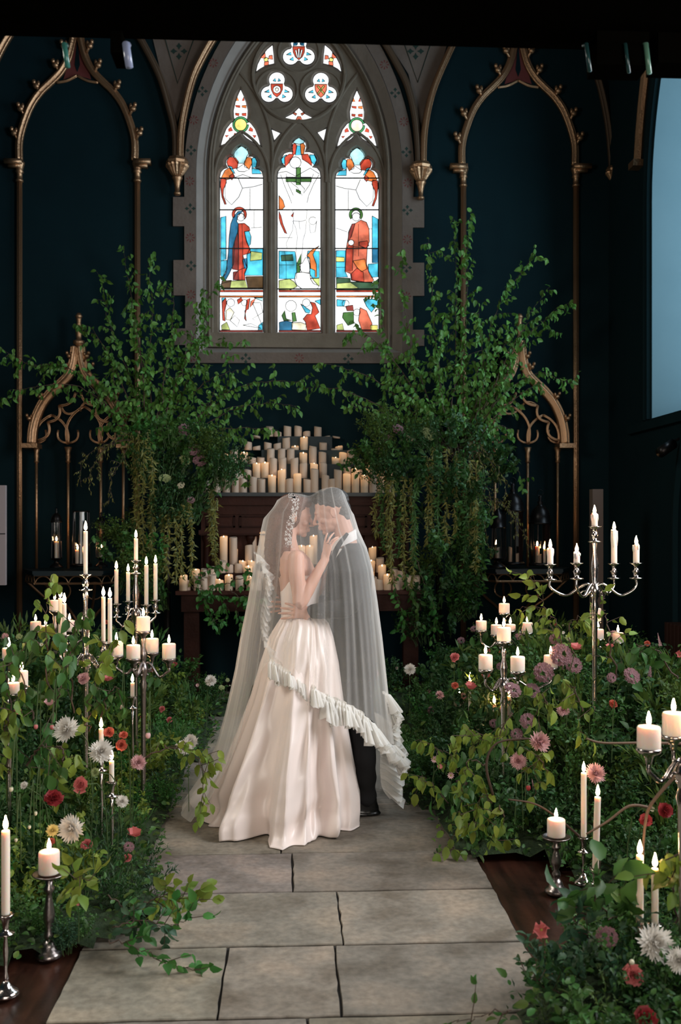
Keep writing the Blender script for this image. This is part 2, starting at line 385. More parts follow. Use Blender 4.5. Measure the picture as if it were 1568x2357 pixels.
# pale chamfer between painted face and glass plane
mb = MB(); a = inner; b = arch_px(478, 898, 400, 800, 500)
A = [P(x, y, WY - .024) for x, y in a]; B = [P(x, y, WY + .10) for x, y in b]; n = len(A)
mb.add(A + B, [(i, (i + 1) % n, n + (i + 1) % n, n + i) for i in range(n)])
struct(mb.build('window_reveal', STONE_L))
mb = MB(); b2 = arch_px(484, 893, 400, 785, 495)
B2 = [P(x, y, GY) for x, y in b2]; mb.add(B + B2, [(i, (i + 1) % n, n + (i + 1) % n, n + i) for i in range(n)])
struct(mb.build('window_jamb', TRAC))
# painted motifs on the stone (thin paint patches)
def flower_motif(mb, x, y, r, kind, Y):
    for k in range(4 if kind == 'g' else 8):
        a = k * math.pi / (2 if kind == 'g' else 4); u = (math.cos(a), math.sin(a)); v = (-u[1], u[0])
        if kind == 'g': sh = [(.15, 0), (.45, .14), (.6, .34), (.75, .16), (1, 0), (.75, -.16), (.6, -.34), (.45, -.14)]
        else: sh = [(.3, 0), (.65, .11), (1, .16), (.92, 0), (1, -.16), (.65, -.11)]
        mb.add([P(x + r * (q * u[0] + w_ * v[0]), y + r * (q * u[1] + w_ * v[1]), Y) for q, w_ in sh], [tuple(range(len(sh)))])
mg, mr = MB(), MB(); YY = WY - .0262
pos = [(440, 346, 'g'), (437, 417, 'r'), (438, 480, 'g'), (438, 547, 'r'), (440, 612, 'g'), (440, 678, 'r'), (441, 822, 'r'), (566, 825, 'g'), (689, 824, 'r'), (802, 826, 'g'), (446, 276, 'r'), (466, 210, 'g'), (491, 145, 'r')]
for x, y, k in pos + [(2 * 689 - x - 2, y + 4, k) for x, y, k in pos if x < 520]: flower_motif(mg if k == 'g' else mr, x, y, 13 if k == 'g' else 11, k, YY)
mg.build('green_paint', MGREEN, s1); mr.build('red_paint', MRED, s1)
# ============================================================ TRACERY + STAINED GLASS
c2 = lambda pts: [(400 + x / 2.7034, 80 + y / 2.7034) for x, y in pts]
c3 = lambda pts: [(400 + x / 2.7034, 460 + y / 2.7034) for x, y in pts]
def light_px(cx, apex, hw=51, yb=765, mid=False):
    h = [(0, 0), (8, 5), (15, 12), (18.5, 20), (16, 25), (24, 24), (32, 28), (37, 36), (36.5, 44), (32, 51), (41, 53), (48, 60), (hw, 72)] if not mid else \
        [(0, 0), (9, 5), (16, 13), (18, 24), (14, 34), (24, 33), (35, 37), (42, 50), (40, 60), (31, 69), (42, 70), (49, 79), (hw, 90)]
    rt = [(cx + a, apex + b) for a, b in h] + [(cx + hw, yb)]
    return rt + [(2 * cx - a, b) for a, b in rt[::-1] if a != cx]
def circ(cx, cy, r, n=20, a0=0, a1=360): return [(cx + r * math.cos(R(a0 + (a1 - a0) * i / n)), cy + r * math.sin(R(a0 + (a1 - a0) * i / n))) for i in range(n)]
def trefoil(cx, cy, r=19.5, d=21.5):
    pts = []
    for k in range(3):
        a = -90 + 120 * k; lx, ly = cx + d * math.cos(R(a)), cy + d * math.sin(R(a))
        for i in range(13): t = a - 118 + 236 * i / 12; pts.append((lx + r * math.cos(R(t)), ly + r * math.sin(R(t))))
    return pts
dag = [(0, 0), (7, 14), (13, 30), (17.5, 50), (17, 64), (15, 73), (24, 79), (34, 92), (42, 112), (46, 131), (31, 126), (13, 115), (0, 101)]
def dagger(cx, y0): rt = [(cx + a, y0 + b) for a, b in dag]; return rt + [(2 * cx - a, b) for a, b in rt[::-1] if a not in (cx,)]
sp1 = [(628, 102), (631, 125), (632, 147), (612, 152), (598, 160), (588.6, 166), (592, 148), (602, 128), (615, 112)]
OPEN = dict(light_l=light_px(556, 335), light_m=light_px(688.5, 315.6, 50.7, 765, True), light_r=light_px(821.7, 339), dagger_l=dagger(554, 204), dagger_r=dagger(821.7, 206),
            tre_l=trefoil(637.5, 206), tre_r=trefoil(738.8, 207), tre_t=trefoil(688, 120), sp_l=sp1, sp_r=mirx(sp1, 687.7),
            low=[(688, 247), (704, 262), (722, 272), (706, 277), (692, 278.6), (674, 277), (653.4, 272), (673, 261)],
            tri_l=[(623.8, 296.4), (646.7, 306.4), (631.2, 324)], tri_r=[(752, 295), (745.5, 325), (730, 305)])
def offset(poly, d):
    n = len(poly); ar = sum(poly[i][0] * poly[(i + 1) % n][1] - poly[(i + 1) % n][0] * poly[i][1] for i in range(n)); s = 1 if ar > 0 else -1; out = []
    for i in range(n):
        a, b, c = Vector(poly[i - 1]), Vector(poly[i]), Vector(poly[(i + 1) % n]); t = ((b - a).normalized() + (c - b).normalized())
        if t.length < 1e-3: t = (c - b)
        t.normalize(); out.append((b.x + s * t.y * d, b.y - s * t.x * d))
    return out
T0 = GY - .13; T1 = GY
mb = MB()
outr = arch_px(480, 897, 400, 800, 497)
fr = [[wp(x, y, T0) for x, y in offset(o, 4.0 if k[:3] in ('sp_', 'low', 'tri', 'tre') else 6.0)] for k, o in OPEN.items()]
bk = [[wp(x, y, T1) for x, y in o] for o in OPEN.values()]
plate(mb, [wp(x, y, T0) for x, y in outr], fr, T0, T1, [wp(x, y, T1) for x, y in outr], bk)
def roll(pts, r, Y=T0, k=5): mb.tube(smooth_path([P(x, y, Y) for x, y in pts], k), r * mpp(Y), 6)
for cx in (622.5, 755.3): roll([(cx, 775), (cx, 420)], 4.5, T0 + .005, 1); roll([(cx, 775), (cx, 420)], 9, T0 + .04, 1)
def arcp(p0, p1, bulge, n=10):
    p0, p1 = Vector(p0), Vector(p1); d = p1 - p0; nn = Vector((-d.y, d.x)); return [tuple(p0 + d * t + nn * bulge * 4 * t * (1 - t)) for t in [i / n for i in range(n + 1)]]
for a, b, u in (((626, 420), (689, 276), -.13), ((751, 420), (688, 276), .13), ((620, 420), (556, 302), .15), ((758, 420), (822, 304), -.15), ((494, 420), (556, 302), -.15), ((885, 420), (822, 304), .15),
                ((622, 420), (553, 168), .12), ((755, 420), (825, 168), -.12)):
    roll(arcp(a, b, u), 3.4, T0, 1)
roll([(688 + 106 * math.cos(t), 172 + 108 * math.sin(t)) for t in [2 * math.pi * i / 40 for i in range(41)]], 4.5, T0 - .01, 1)
for cx, cy in ((637.5, 206), (739, 207), (688, 120)): roll([(cx + 47 * math.cos(t), cy + 46 * math.sin(t)) for t in [2 * math.pi * i / 28 for i in range(29)]], 3.0, T0, 1)
jl = arch_px(488, 889, 400, 775, 492); roll(jl, 4.2, T0 - .02, 1); jl = arch_px(482, 895, 400, 790, 497); roll(jl, 2.6, T0 - .06, 1)
mb.box((P(480, 770, T0).x, T0 - .05, P(480, 800, T0).z), (P(897, 770, T0).x, T1 + .02, P(480, 767, T0).z))
win = struct(mb.build('window_1', TRAC))
def glassm(name, c, s):
    m = bpy.data.materials.new('glass_' + name); m.use_nodes = True; nt = m.node_tree; b = nt.nodes['Principled BSDF']; b.inputs['Base Color'].default_value = (.05, .05, .05, 1); b.inputs['Roughness'].default_value = .3
    tc = nt.nodes.new('ShaderNodeTexCoord'); n = nt.nodes.new('ShaderNodeTexNoise'); n.inputs['Scale'].default_value = 9; n.inputs['Detail'].default_value = 6; nt.links.new(tc.outputs['Object'], n.inputs[0])
    rp = nt.nodes.new('ShaderNodeValToRGB'); c_ = lin(c); e = rp.color_ramp.elements
    hi = tuple(min(1.3, v * 1.7 + .03) for v in c_); lo = tuple(v * .55 for v in c_)
    if name == 'white': hi, lo = (1.05, 1.05, 1.0), (.95, .97, 1)
    e[0].position = .3; e[0].color = (*lo, 1); e[1].position = .7; e[1].color = (*hi, 1); nt.links.new(n.outputs['Fac'], rp.inputs[0])
    nt.links.new(rp.outputs[0], b.inputs['Emission Color']); b.inputs['Emission Strength'].default_value = s; return m
COL = dict(white=((255, 252, 248), 1.35), red=((190, 62, 34), 1.1), dred=((130, 38, 26), 1.1), orange=((222, 120, 50), 1.15), salmon=((214, 105, 74), 1.1), blue=((20, 110, 150), 1.1), dblue=((10, 70, 100), 1.1), cyan=((70, 190, 220), 1.1),
           pale=((170, 222, 235), 1.2), green=((60, 110, 40), 1.1), lgreen=((190, 205, 120), 1.1), yellow=((250, 225, 120), 1.2), brown=((80, 55, 20), 1.1), dgreen=((40, 80, 50), 1.1), cream=((255, 240, 200), 1.3), ring=((60, 150, 90), 1.1))
GLM = {k: glassm(k, *v) for k, v in COL.items()}
gk = list(GLM); glass = MB(); leads = MB()
LV = [0]
def pane(pts, col, lead=True, lift=None, w_=1.1):
    LV[0] += 1; Y = GY - .012 - .00003 * LV[0] if lift is None else lift
    glass.cur = gk.index(col); glass.add([P(x, y, Y) for x, y in pts], [tuple(range(len(pts)))])
    if lead: line(pts + [pts[0]], w_)
def line(pts, w_=1.0): leads.tube([P(x, y, GY - .024) for x, y in pts], w_ * .85 * mpp(GY), 4)
for k, o in OPEN.items(): pane(o, 'white', False, GY - .008); line(offset(o, -.8) + [offset(o, -.8)[0]], 1.2)
for x0, x1 in ((505, 607), (638, 739), (771, 873)):
    for y in (410, 483, 572, 665): line([(x0, y), (x1, y)], 2.0)
# heads of the outer lights
LH = [([(368, 730), (380, 708), (418, 692), (455, 708), (466, 740), (455, 757), (440, 800), (400, 800), (370, 757)], 'pale'), ([(330, 790), (345, 760), (385, 765), (403, 790), (395, 830), (360, 835), (338, 818)], 'red'),
      ([(440, 790), (458, 762), (482, 765), (488, 800), (470, 835), (440, 822)], 'orange'), ([(487, 770), (505, 762), (518, 790), (512, 822), (487, 830)], 'cyan'), ([(487, 830), (530, 838), (548, 865), (487, 865)], 'cyan'),
      ([(318, 845), (345, 828), (370, 860), (375, 892), (330, 902), (296, 890)], 'orange'), ([(292, 897), (325, 892), (328, 920), (310, 960), (308, 1000), (328, 1055), (318, 1057), (300, 1010), (290, 940)], 'red'), ([(340, 815), (362, 822), (382, 865), (368, 858)], 'cyan'),
      ([(345, 880), (370, 862), (380, 880), (362, 905)], 'red'), ([(390, 835), (435, 805), (470, 838), (440, 852), (405, 850)], 'white')]
for pts, c in LH: pane(c2(pts), c)
off = 821.7 - 556
for pts, c in LH: pane([(2 * 556 - x + off, y + 4) for x, y in c2(pts)], c)
line(c2([(328, 905), (318, 960), (322, 1020), (360, 1058), (405, 1010), (428, 955), (400, 890)])); line(c2([(428, 955), (500, 945), (552, 930)])); line(c2([(475, 955), (475, 1085)])); line(c2([(375, 890), (430, 870), (480, 888), (548, 890)]))
for pts in ([(328, 905), (318, 960), (322, 1020), (360, 1058), (405, 1010), (428, 955), (400, 890)], [(428, 955), (500, 945), (552, 930)], [(475, 955), (475, 1085)]): line([(2 * 556 - x + off, y + 4) for x, y in c2(pts)])
def ringp(cx, cy, r0, r1, a0, a1, n=12): return circ(cx, cy, r1, n + 1, a0, a1 + (a1 - a0) / n) + circ(cx, cy, r0, n + 1, a0, a1 + (a1 - a0) / n)[::-1]
q = c3([(408, 90)])[0]; pane(ringp(q[0], q[1], 11, 17, 150, 400), 'red'); q = c3([(1134, 92)])[0]; pane(ringp(q[0], q[1], 10, 16, 140, 400), 'green')
FIG = [([(292, 110), (325, 100), (326, 370), (292, 380)], 'cyan'), ([(292, 380), (330, 375), (332, 430), (305, 480), (292, 470)], 'cyan'), ([(472, 305), (555, 300), (555, 470), (440, 470), (458, 420), (455, 345)], 'cyan'), ([(480, 320), (550, 330), (548, 372), (476, 380)], 'lgreen'),
       ([(296, 520), (360, 505), (445, 500), (460, 548), (296, 548)], 'lgreen'), ([(448, 478), (555, 476), (555, 548), (462, 548)], 'brown'), ([(300, 505), (360, 500), (350, 548), (296, 548)], 'brown'),
       ([(400, 72), (432, 70), (412, 88), (396, 112), (392, 135), (402, 148), (398, 200), (378, 260), (372, 400), (345, 460), (320, 505), (296, 500), (325, 455), (340, 330), (345, 230), (355, 150), (370, 110)], 'blue'),
       ([(402, 148), (440, 146), (470, 170), (476, 190), (440, 200), (455, 260), (476, 310), (476, 330), (430, 345), (455, 420), (440, 460), (446, 500), (370, 498), (388, 455), (402, 440), (404, 300)], 'red'),
       ([(378, 260), (398, 200), (404, 300), (402, 440), (365, 432), (366, 305)], 'dred'), ([(440, 197), (470, 195), (482, 230), (478, 275), (468, 292), (452, 260)], 'cyan'), ([(430, 370), (455, 362), (455, 425), (438, 430)], 'blue'), ([(370, 450), (402, 442), (404, 498), (370, 498)], 'dred'),
       # middle
       ([(655, 70), (668, 100), (680, 150), (705, 212), (690, 205), (665, 150), (655, 112)], 'red'), ([(655, 318), (755, 322), (765, 395), (790, 400), (765, 410), (765, 490), (722, 492), (655, 492)], 'cyan'), ([(668, 345), (740, 340), (745, 378), (670, 380)], 'dgreen'),
       ([(835, 318), (907, 320), (907, 485), (850, 487), (845, 400), (830, 350)], 'cyan'), ([(828, 348), (855, 315), (907, 286), (882, 312), (866, 340), (888, 400), (890, 480), (880, 480), (880, 440), (850, 425), (846, 362)], 'orange'), ([(765, 400), (795, 330), (790, 400), (785, 450), (765, 455)], 'green'),
       ([(655, 502), (720, 492), (750, 510), (768, 540), (720, 562), (655, 560)], 'lgreen'), ([(850, 490), (907, 488), (907, 535), (870, 522)], 'lgreen'), ([(760, 455), (800, 450), (845, 458), (870, 500), (905, 540), (890, 555), (800, 555), (765, 530), (752, 495)], 'white'), ([(780, 400), (800, 395), (820, 360), (845, 365), (852, 420), (842, 455), (795, 450)], 'white'),
       ([(730, 100), (748, 75), (742, 108)], 'red'),
       # right
       ([(1235, 100), (1272, 120), (1272, 300), (1235, 300)], 'cyan'), ([(1210, 400), (1272, 395), (1272, 480), (1232, 482), (1212, 440)], 'cyan'), ([(1235, 302), (1272, 302), (1272, 392), (1235, 392)], 'blue'), ([(1010, 315), (1070, 315), (1066, 445), (1085, 480), (1010, 482)], 'cyan'), ([(1010, 355), (1062, 358), (1062, 385), (1010, 385)], 'yellow'),
       ([(1012, 485), (1100, 488), (1102, 510), (1242, 516), (1272, 490), (1272, 562), (1012, 562)], 'dgreen'), ([(1015, 520), (1100, 514), (1150, 550), (1015, 560)], 'lgreen'),
       ([(1130, 147), (1165, 125), (1200, 140), (1215, 180), (1218, 260), (1205, 290), (1200, 400), (1215, 450), (1245, 500), (1235, 512), (1160, 512), (1105, 500), (1100, 460), (1066, 445), (1072, 310), (1085, 240), (1090, 200), (1110, 150)], 'salmon'),
       ([(1110, 150), (1128, 150), (1105, 230), (1085, 262), (1088, 200)], 'dred'), ([(1115, 380), (1190, 368), (1202, 430), (1170, 447), (1140, 420)], 'orange'), ([(1088, 282), (1118, 285), (1112, 440), (1068, 442), (1073, 312)], 'red'), ([(1155, 262), (1205, 255), (1215, 285), (1195, 300), (1155, 285)], 'red'), ([(1105, 460), (1140, 425), (1180, 450), (1185, 510), (1108, 500)], 'red'),
       (circ(1104, 266, 18, 10), 'white'), (circ(1136, 106, 26, 10), 'white'), (circ(418, 108, 24, 10), 'white')]
for pts, c in FIG: pane(c3(pts), c)
line(c3([(400, 440), (446, 420)])); line(c3([(425, 150), (430, 300), (425, 498)])); line(c3([(1150, 150), (1150, 350)])); line(c3([(1200, 300), (1115, 290)]))
# green cross, body lines and head of the middle light
for pts, c in [([(742, 662), (778, 640), (815, 662), (810, 674), (780, 682), (746, 674)], 'pale'), ([(740, 685), (752, 674), (766, 688), (757, 745), (738, 742)], 'red'), ([(788, 682), (805, 674), (819, 692), (808, 742), (793, 747)], 'orange'), ([(766, 690), (788, 690), (793, 747), (757, 750)], 'cyan'),
               ([(690, 762), (720, 742), (750, 744), (735, 770), (715, 800), (692, 824)], 'red'), ([(796, 744), (835, 742), (858, 790), (860, 818), (835, 796), (800, 775)], 'red'), ([(668, 775), (690, 752), (704, 746), (690, 765), (690, 802), (674, 800)], 'cyan'), ([(845, 747), (875, 747), (889, 780), (875, 812), (857, 790)], 'cyan'),
               ([(762, 826), (790, 826), (790, 935), (762, 935)], 'green'), ([(698, 886), (762, 886), (762, 915), (698, 915)], 'green'), ([(790, 886), (857, 886), (857, 915), (790, 915)], 'green'), ([(762, 960), (792, 975), (790, 992), (762, 975)], 'green'), ([(655, 1000), (680, 1030), (692, 1070), (672, 1090), (655, 1092)], 'orange'), (circ(757, 795, 36, 12), 'white')]:
    pane(c2(pts), c)
for pts in ([(665, 870), (690, 940), (720, 1010), (735, 1050)], [(700, 865), (712, 930), (745, 1000)], [(905, 870), (870, 930), (840, 1000), (830, 1045)], [(870, 865), (845, 935), (810, 985)], [(730, 920), (770, 950), (800, 1000), (815, 960), (780, 920), (740, 915)], [(650, 860), (700, 850), (760, 880), (850, 830), (905, 865)]): line(c2(pts))
for pts in ([(740, 130), (760, 175), (770, 230), (760, 330), (765, 390)], [(826, 130), (820, 200), (805, 250), (800, 320), (795, 395)], [(745, 130), (790, 135), (825, 125)], [(740, 60), (745, 130), (740, 190), (700, 270), (705, 300)], [(830, 60), (825, 120)], circ(865, 130, 25, 9), [(650, 235), (740, 235)], [(845, 150), (850, 205), (880, 200), (890, 130)], [(480, 175), (550, 170)], [(1010, 175), (1080, 200)],
            [(500, 62), (500, 175)], [(780, 130), (785, 185)], [(655, 405), (752, 405)], [(690, 320), (700, 400), (700, 490)], [(1010, 420), (1068, 420)], [(1212, 180), (1235, 180)]): line(c3(pts), .8)
# bands and lower panels
for x0, x1 in ((287, 555), (655, 915), (1013, 1272)):
    for a, b, c in ((562, 573, 'red'), (597, 606, 'orange'), (812, 822, 'dred')): pane(c3([(x0, a), (x1, a), (x1, b), (x0, b)]), c)
for pts, c in [([(300, 630), (325, 612), (330, 640), (315, 700), (320, 755), (305, 750)], 'red'), ([(395, 622), (420, 608), (430, 625), (400, 650)], 'red'), ([(455, 622), (475, 612), (465, 680), (442, 690), (452, 755), (440, 740)], 'red'), ([(480, 632), (510, 612), (492, 650), (475, 670)], 'salmon'), ([(325, 690), (350, 670), (376, 700), (352, 748), (325, 745)], 'cream'),
               ([(298, 612), (322, 610), (300, 640)], 'cyan'), ([(500, 610), (553, 610), (553, 630)], 'pale'), ([(298, 780), (330, 760), (350, 808), (298, 808)], 'lgreen'), ([(530, 780), (553, 760), (553, 808), (525, 808)], 'cyan'),
               ([(672, 720), (690, 688), (700, 740), (735, 750), (685, 752)], 'green'), ([(657, 762), (700, 752), (742, 762), (735, 812), (657, 812)], 'blue'), ([(850, 635), (880, 642), (905, 700), (880, 722), (912, 800), (830, 812), (820, 760), (805, 742), (830, 712), (856, 712), (864, 670)], 'red'), ([(790, 647), (852, 690), (842, 706), (820, 700)], 'cyan'),
               ([(878, 630), (912, 620), (912, 652)], 'cyan'), ([(735, 702), (755, 700), (765, 755), (740, 760)], 'green'), ([(735, 765), (790, 762), (825, 775), (820, 812), (735, 808)], 'cream'), ([(1055, 702), (1120, 697), (1120, 770), (1085, 782), (1050, 732)], 'green'), ([(1070, 662), (1115, 655), (1120, 690), (1078, 690)], 'dred'),
               ([(1160, 670), (1200, 690), (1235, 770), (1230, 808), (1170, 808), (1150, 750)], 'salmon'), ([(1015, 620), (1070, 625), (1060, 662), (1015, 662)], 'cyan'), ([(1180, 618), (1270, 618), (1270, 650), (1230, 700), (1200, 662)], 'cyan'), ([(1225, 780), (1270, 780), (1270, 810), (1225, 810)], 'yellow'), ([(1015, 780), (1050, 770), (1060, 810), (1015, 810)], 'lgreen')]:
    pane(c3(pts), c)
for pts in (circ(355, 640, 25, 9), circ(440, 640, 20, 9), circ(730, 660, 35, 10), circ(825, 640, 25, 9), circ(1070, 645, 22, 9), circ(1140, 700, 22, 9), [(490, 640), (540, 640), (555, 700), (490, 740), (550, 780)], [(350, 750), (380, 720), (410, 750), (395, 790)], [(430, 780), (480, 770), (545, 800)]): line(c3(pts + pts[:1]), .9)
# upper pieces: white daggers with red chips round a sun, shields in the trefoils
for cx, y0 in ((554, 204), (821.7, 206)):
    S = lambda pts: [(cx + a, y0 + b) for a, b in pts]
    pane(ringp(cx, y0 + 83, 14, 18.5, 0, 345, 20), 'ring'); pane(circ(cx, y0 + 83, 14, 18), 'cream' if cx > 700 else 'yellow')
    for pts, c in [([(-8, 19), (-4, 28), (-10, 28)], 'orange'), ([(7, 19), (9, 28), (3, 28)], 'red'), ([(-12, 38), (-1, 39), (-1, 44), (-11, 42)], 'red'), ([(3, 39), (13, 38), (13, 45), (3, 43)], 'orange'), ([(-12, 56), (-3, 57), (-4, 63), (-12, 61)], 'red'), ([(3, 57), (13, 56), (13, 63), (3, 62)], 'red'),
                   ([(-28, 93), (-22, 88), (-18, 97), (-28, 99)], 'red'), ([(28, 93), (22, 88), (18, 97), (28, 99)], 'red'), ([(-36, 108), (-27, 107), (-32, 112)], 'red'), ([(36, 108), (27, 107), (32, 114)], 'red'), ([(-14, 102), (-9, 104), (-16, 107)], 'red'), ([(-26, 112), (-21, 120), (-27, 119)], 'red'), ([(24, 110), (30, 117), (24, 116)], 'red')]: pane(S(pts), c, True, None, .7)
def shield(cx, cy, dev):
    S = lambda pts: [(cx + a, cy + b) for a, b in pts]
    pane(S([(-14, -13), (14, -13), (13, 0), (8, 11), (0, 18), (-8, 11), (-13, 0)]), 'salmon' if dev == 'x' else 'red')
    if dev == 'rose':
        pane(circ(cx, cy, 9, 12), 'white'); pane(circ(cx, cy, 4, 9), 'cream')
    elif dev == 'x':
        for s in (1, -1): pane(S([(-9 * s, -9), (-6 * s, -10), (9 * s, 9), (6 * s, 10)]), 'yellow')
    else:
        for a in (-7, 0, 7): pane(S([(a - 2, -8 + abs(a) * .4), (a + 2, -8 + abs(a) * .4), (a * .4 + 1.5, 13), (a * .4 - 1.5, 13)]), 'white')
    for pts in ([(-9, -20), (-4, -26), (-2, -18)], [(9, -20), (4, -26), (2, -18)], [(-29, 6), (-18, 0), (-17, 7)], [(29, 6), (18, 0), (17, 7)], [(-21, 17), (-13, 11), (-12, 20)], [(21, 17), (13, 11), (12, 20)]): pane(S(pts), 'cyan')
shield(637.5, 206, 'rose'); shield(738.8, 207, 'x'); shield(688, 120, 'nails')
pane([(676, 98), (684, 96), (684, 104), (675, 105)], 'blue'); pane([(692, 96), (700, 98), (700, 105), (692, 104)], 'blue')
for s in (1, -1):
    S = lambda pts: [(687.7 - s * (687.7 - x), y) for x, y in pts]
    pane(S([(610, 120), (612, 135), (600, 133), (608, 124)]), 'salmon'); pane(S([(620, 128), (627, 127), (628, 137), (618, 135)]), 'salmon'); pane(S([(609, 142), (619, 141), (618, 150), (608, 151)]), 'salmon'); pane(circ(687.7 - s * (687.7 - 612.6), 137, 5, 10), 'yellow')
for pts in ([(676, 258), (684, 262), (681, 266), (674, 261)], [(700, 258), (692, 262), (695, 266), (702, 261)], [(681, 276), (685, 268), (692, 268), (696, 276)]): pane(pts, 'salmon')
gl = glass.build('stained_glass', list(GLM.values()), win)
leads.build('lead', LEAD, win)
# ============================================================ GILDED ARCHES ON THE WALL
def gprof(w_, d=.055): return [(-w_, 0), (-w_, d * .35), (-.72 * w_, d * .6), (-.5 * w_, d * .38), (-.2 * w_, d * .9), (.2 * w_, d), (.5 * w_, d * .38), (.72 * w_, d * .6), (w_, d * .35), (w_, 0)]
ARM = [(133, 0), (133, -43), (124, -82), (107, -125), (85, -157), (60, -181), (39, -203), (22, -232), (12, -266), (5, -300), (0, -335)]
def crocket(mb, x, y, s, Y, k=1):
    q = mpp(Y) * k
    mb.ball(P(x, y, Y) + Vector((0, -.03, 0)), (8 * q, .03, 7 * q), 8, 6); mb.ball(P(x + s * 5, y - 9 * k, Y) + Vector((0, -.035, 0)), (5 * q, .025, 6 * q), 8, 6)
    mb.ball(P(x - s * 5, y - 6 * k, Y) + Vector((0, -.03, 0)), (4 * q, .02, 7 * q), 8, 6)
    mb.tube([P(x - s * 8, y + 14 * k, Y) + Vector((0, -.02, 0)), P(x, y, Y) + Vector((0, -.03, 0)), P(x + s * 6, y - 14 * k, Y) + Vector((0, -.03, 0))], [4 * q, 3 * q, 1.5 * q], 6)
def blind_arch(cx, ys, hw, shafts, lab, Y=WY):
    t = thing('gilded_arch', lab, 'wall arch', P(cx, 1500, Y).to_tuple()[:2] + (0,))
    t.location.y = WY
    k = hw / 133; o = t.location
    def loc(mb, name, parent=t, m=GILT):
        mb.v = [tuple(Vector(v) - o) for v in mb.v]; return mb.build(name, m, parent, True)
    for s in (-1, 1):
        arm = MB(); arm.sweep(smooth_path([P(cx + s * a * k, ys + b, Y) for a, b in ARM], 5), gprof(8.5 * mpp(Y), .07)); ar = loc(arm, 'arch_arm')
        for (a, b) in ((137, -62), (122, -118), (86, -170), (42, -218), (23, -262)):
            cr = MB(); crocket(cr, cx + s * (a + 7) * k, ys + b, s, Y - .02); loc(cr, 'crocket', ar)
        mb = MB(); x = cx + shafts[0 if s < 0 else 1]; q = mpp(Y)
        p = P(x, 0, Y)
        for dx, r in ((-3.5, 3.4), (3.5, 3.4), (0, 4.6)):
            mb.tube([P(x + dx, ys + 50, Y) + Vector((0, -.02, 0)), Vector((P(x + dx, 0, Y).x, Y - .02, .0))], r * q, 8)
        loc(mb, 'shaft')
        mb = MB(); a = P(x, ys + 50, Y) + Vector((0, -.02, 0))
        mb.lathe([(6 * q, 0), (9 * q, .005), (9 * q, .02), (7 * q, .03), (7 * q, .09), (10 * q, .10), (8 * q, .12), (11 * q, .17), (12 * q, .18), (12 * q, .20)], 12, a)
        mb.box(tuple(P(x + s * 12 - 20, ys + 11, Y) + Vector((0, -.09, 0))), tuple(P(x + s * 12 + 20, ys + 1, Y))); mb.box(tuple(P(x + s * 10 - 14, ys + 18, Y) + Vector((0, -.07, 0))), tuple(P(x + s * 10 + 14, ys + 11, Y)))
        loc(mb, 'capital')
    mb = MB()
    for s in (-1, 1): mb.sweep(smooth_path([P(cx + s * 48 * k, ys - 180, Y), P(cx + s * 24 * k, ys - 184, Y), P(cx, ys - 196, Y)], 4), gprof(3 * mpp(Y), .03))
    loc(mb, 'inner_rib')
    pn = MB(); pts = [(0, -198), (32, -188), (22, -222), (9, -268), (0, -310), (-9, -268), (-22, -222), (-32, -188)]
    pn.add([P(cx + a * k, ys + b, Y - .006) for a, b in pts], [tuple(range(8))]); loc(pn, 'painted_spandrel', m=MRED)
    pn = MB(); pts = [(0, -205), (6, -222), (0, -285), (-6, -222)]; pn.add([P(cx + a, ys + b, Y - .012) for a, b in pts], [(0, 1, 2, 3)]); loc(pn, 'spandrel_inlay', m=TEAL)
    fin = MB(); a = P(cx, ys - 330, Y) + Vector((0, -.03, 0)); fin.lathe([(.02, 0), (.05, .03), (.02, .06), (.035, .1), (.015, .2), (.04, .24), (.045, .28), (.01, .36)], 10, a); loc(fin, 'finial')
    return t
blind_arch(178, 371, 133, (-132, 139), 'gilded ogee arch mounted on the teal wall, the one farther from the side window')
blind_arch(1193, 382, 130, (-127, 132), 'gilded ogee arch mounted on the teal wall, the one nearer the side window')
# hood mould and vault ribs that spring from two carved corbels beside the window, and the corner corbel
def corbel(x, y, s, lab, ribs, k=1.0, Y=WY, m=GILT):
    q = mpp(Y) * k; a = P(x, y + 78 * k, Y) + Vector((0, -.07 * k, 0)); t = thing('carved_corbel', lab, 'corbel', a.to_tuple(), 'gilded corbels carrying the wall ribs')
    mb = MB(); mb.lathe([(5 * q, 0), (8 * q, 2 * q), (8 * q, 6 * q), (5 * q, 9 * q), (6 * q, 20 * q), (9 * q, 34 * q), (12 * q, 38 * q), (12 * q, 41 * q), (9 * q, 43 * q)], 14); mb.build('pendant_stem', m, t, True)
    mb = MB(); n = 32; prof = [(9, 43), (12, 46), (16, 52), (21, 60), (24, 64), (25, 68), (22, 70)]
    vs = []; fs = []
    for i, (r, z) in enumerate(prof):
        for j in range(n): vs.append((q * r * (1 + .07 * (-1) ** j) * math.cos(2 * math.pi * j / n), q * r * (1 + .07 * (-1) ** j) * math.sin(2 * math.pi * j / n), z * q))
    for i in range(len(prof) - 1):
        for j in range(n): fs.append((i * n + j, i * n + (j + 1) % n, (i + 1) * n + (j + 1) % n, (i + 1) * n + j))
    mb.add(vs, fs); mb.build('fluted_cup', m, t)
    mb = MB(); mb.lathe([(20 * q, 68 * q), (25 * q, 70 * q), (26 * q, 76 * q), (24 * q, 78 * q), (21 * q, 84 * q)], 8); mb.build('abacus', m, t)
    for name, pts, w_, m_ in ribs:
        mb = MB(); mb.sweep(smooth_path([P(*p, Y) for p in pts], 5), gprof(w_ * mpp(Y), .12 if m_ is m else .10)); mb.v = [tuple(Vector(v) - t.location) for v in mb.v]; mb.build(name, m_, t, True)
    return t
RIBD = mat('shadowed_rib', (.10, .065, .04), .6, metal=.3)
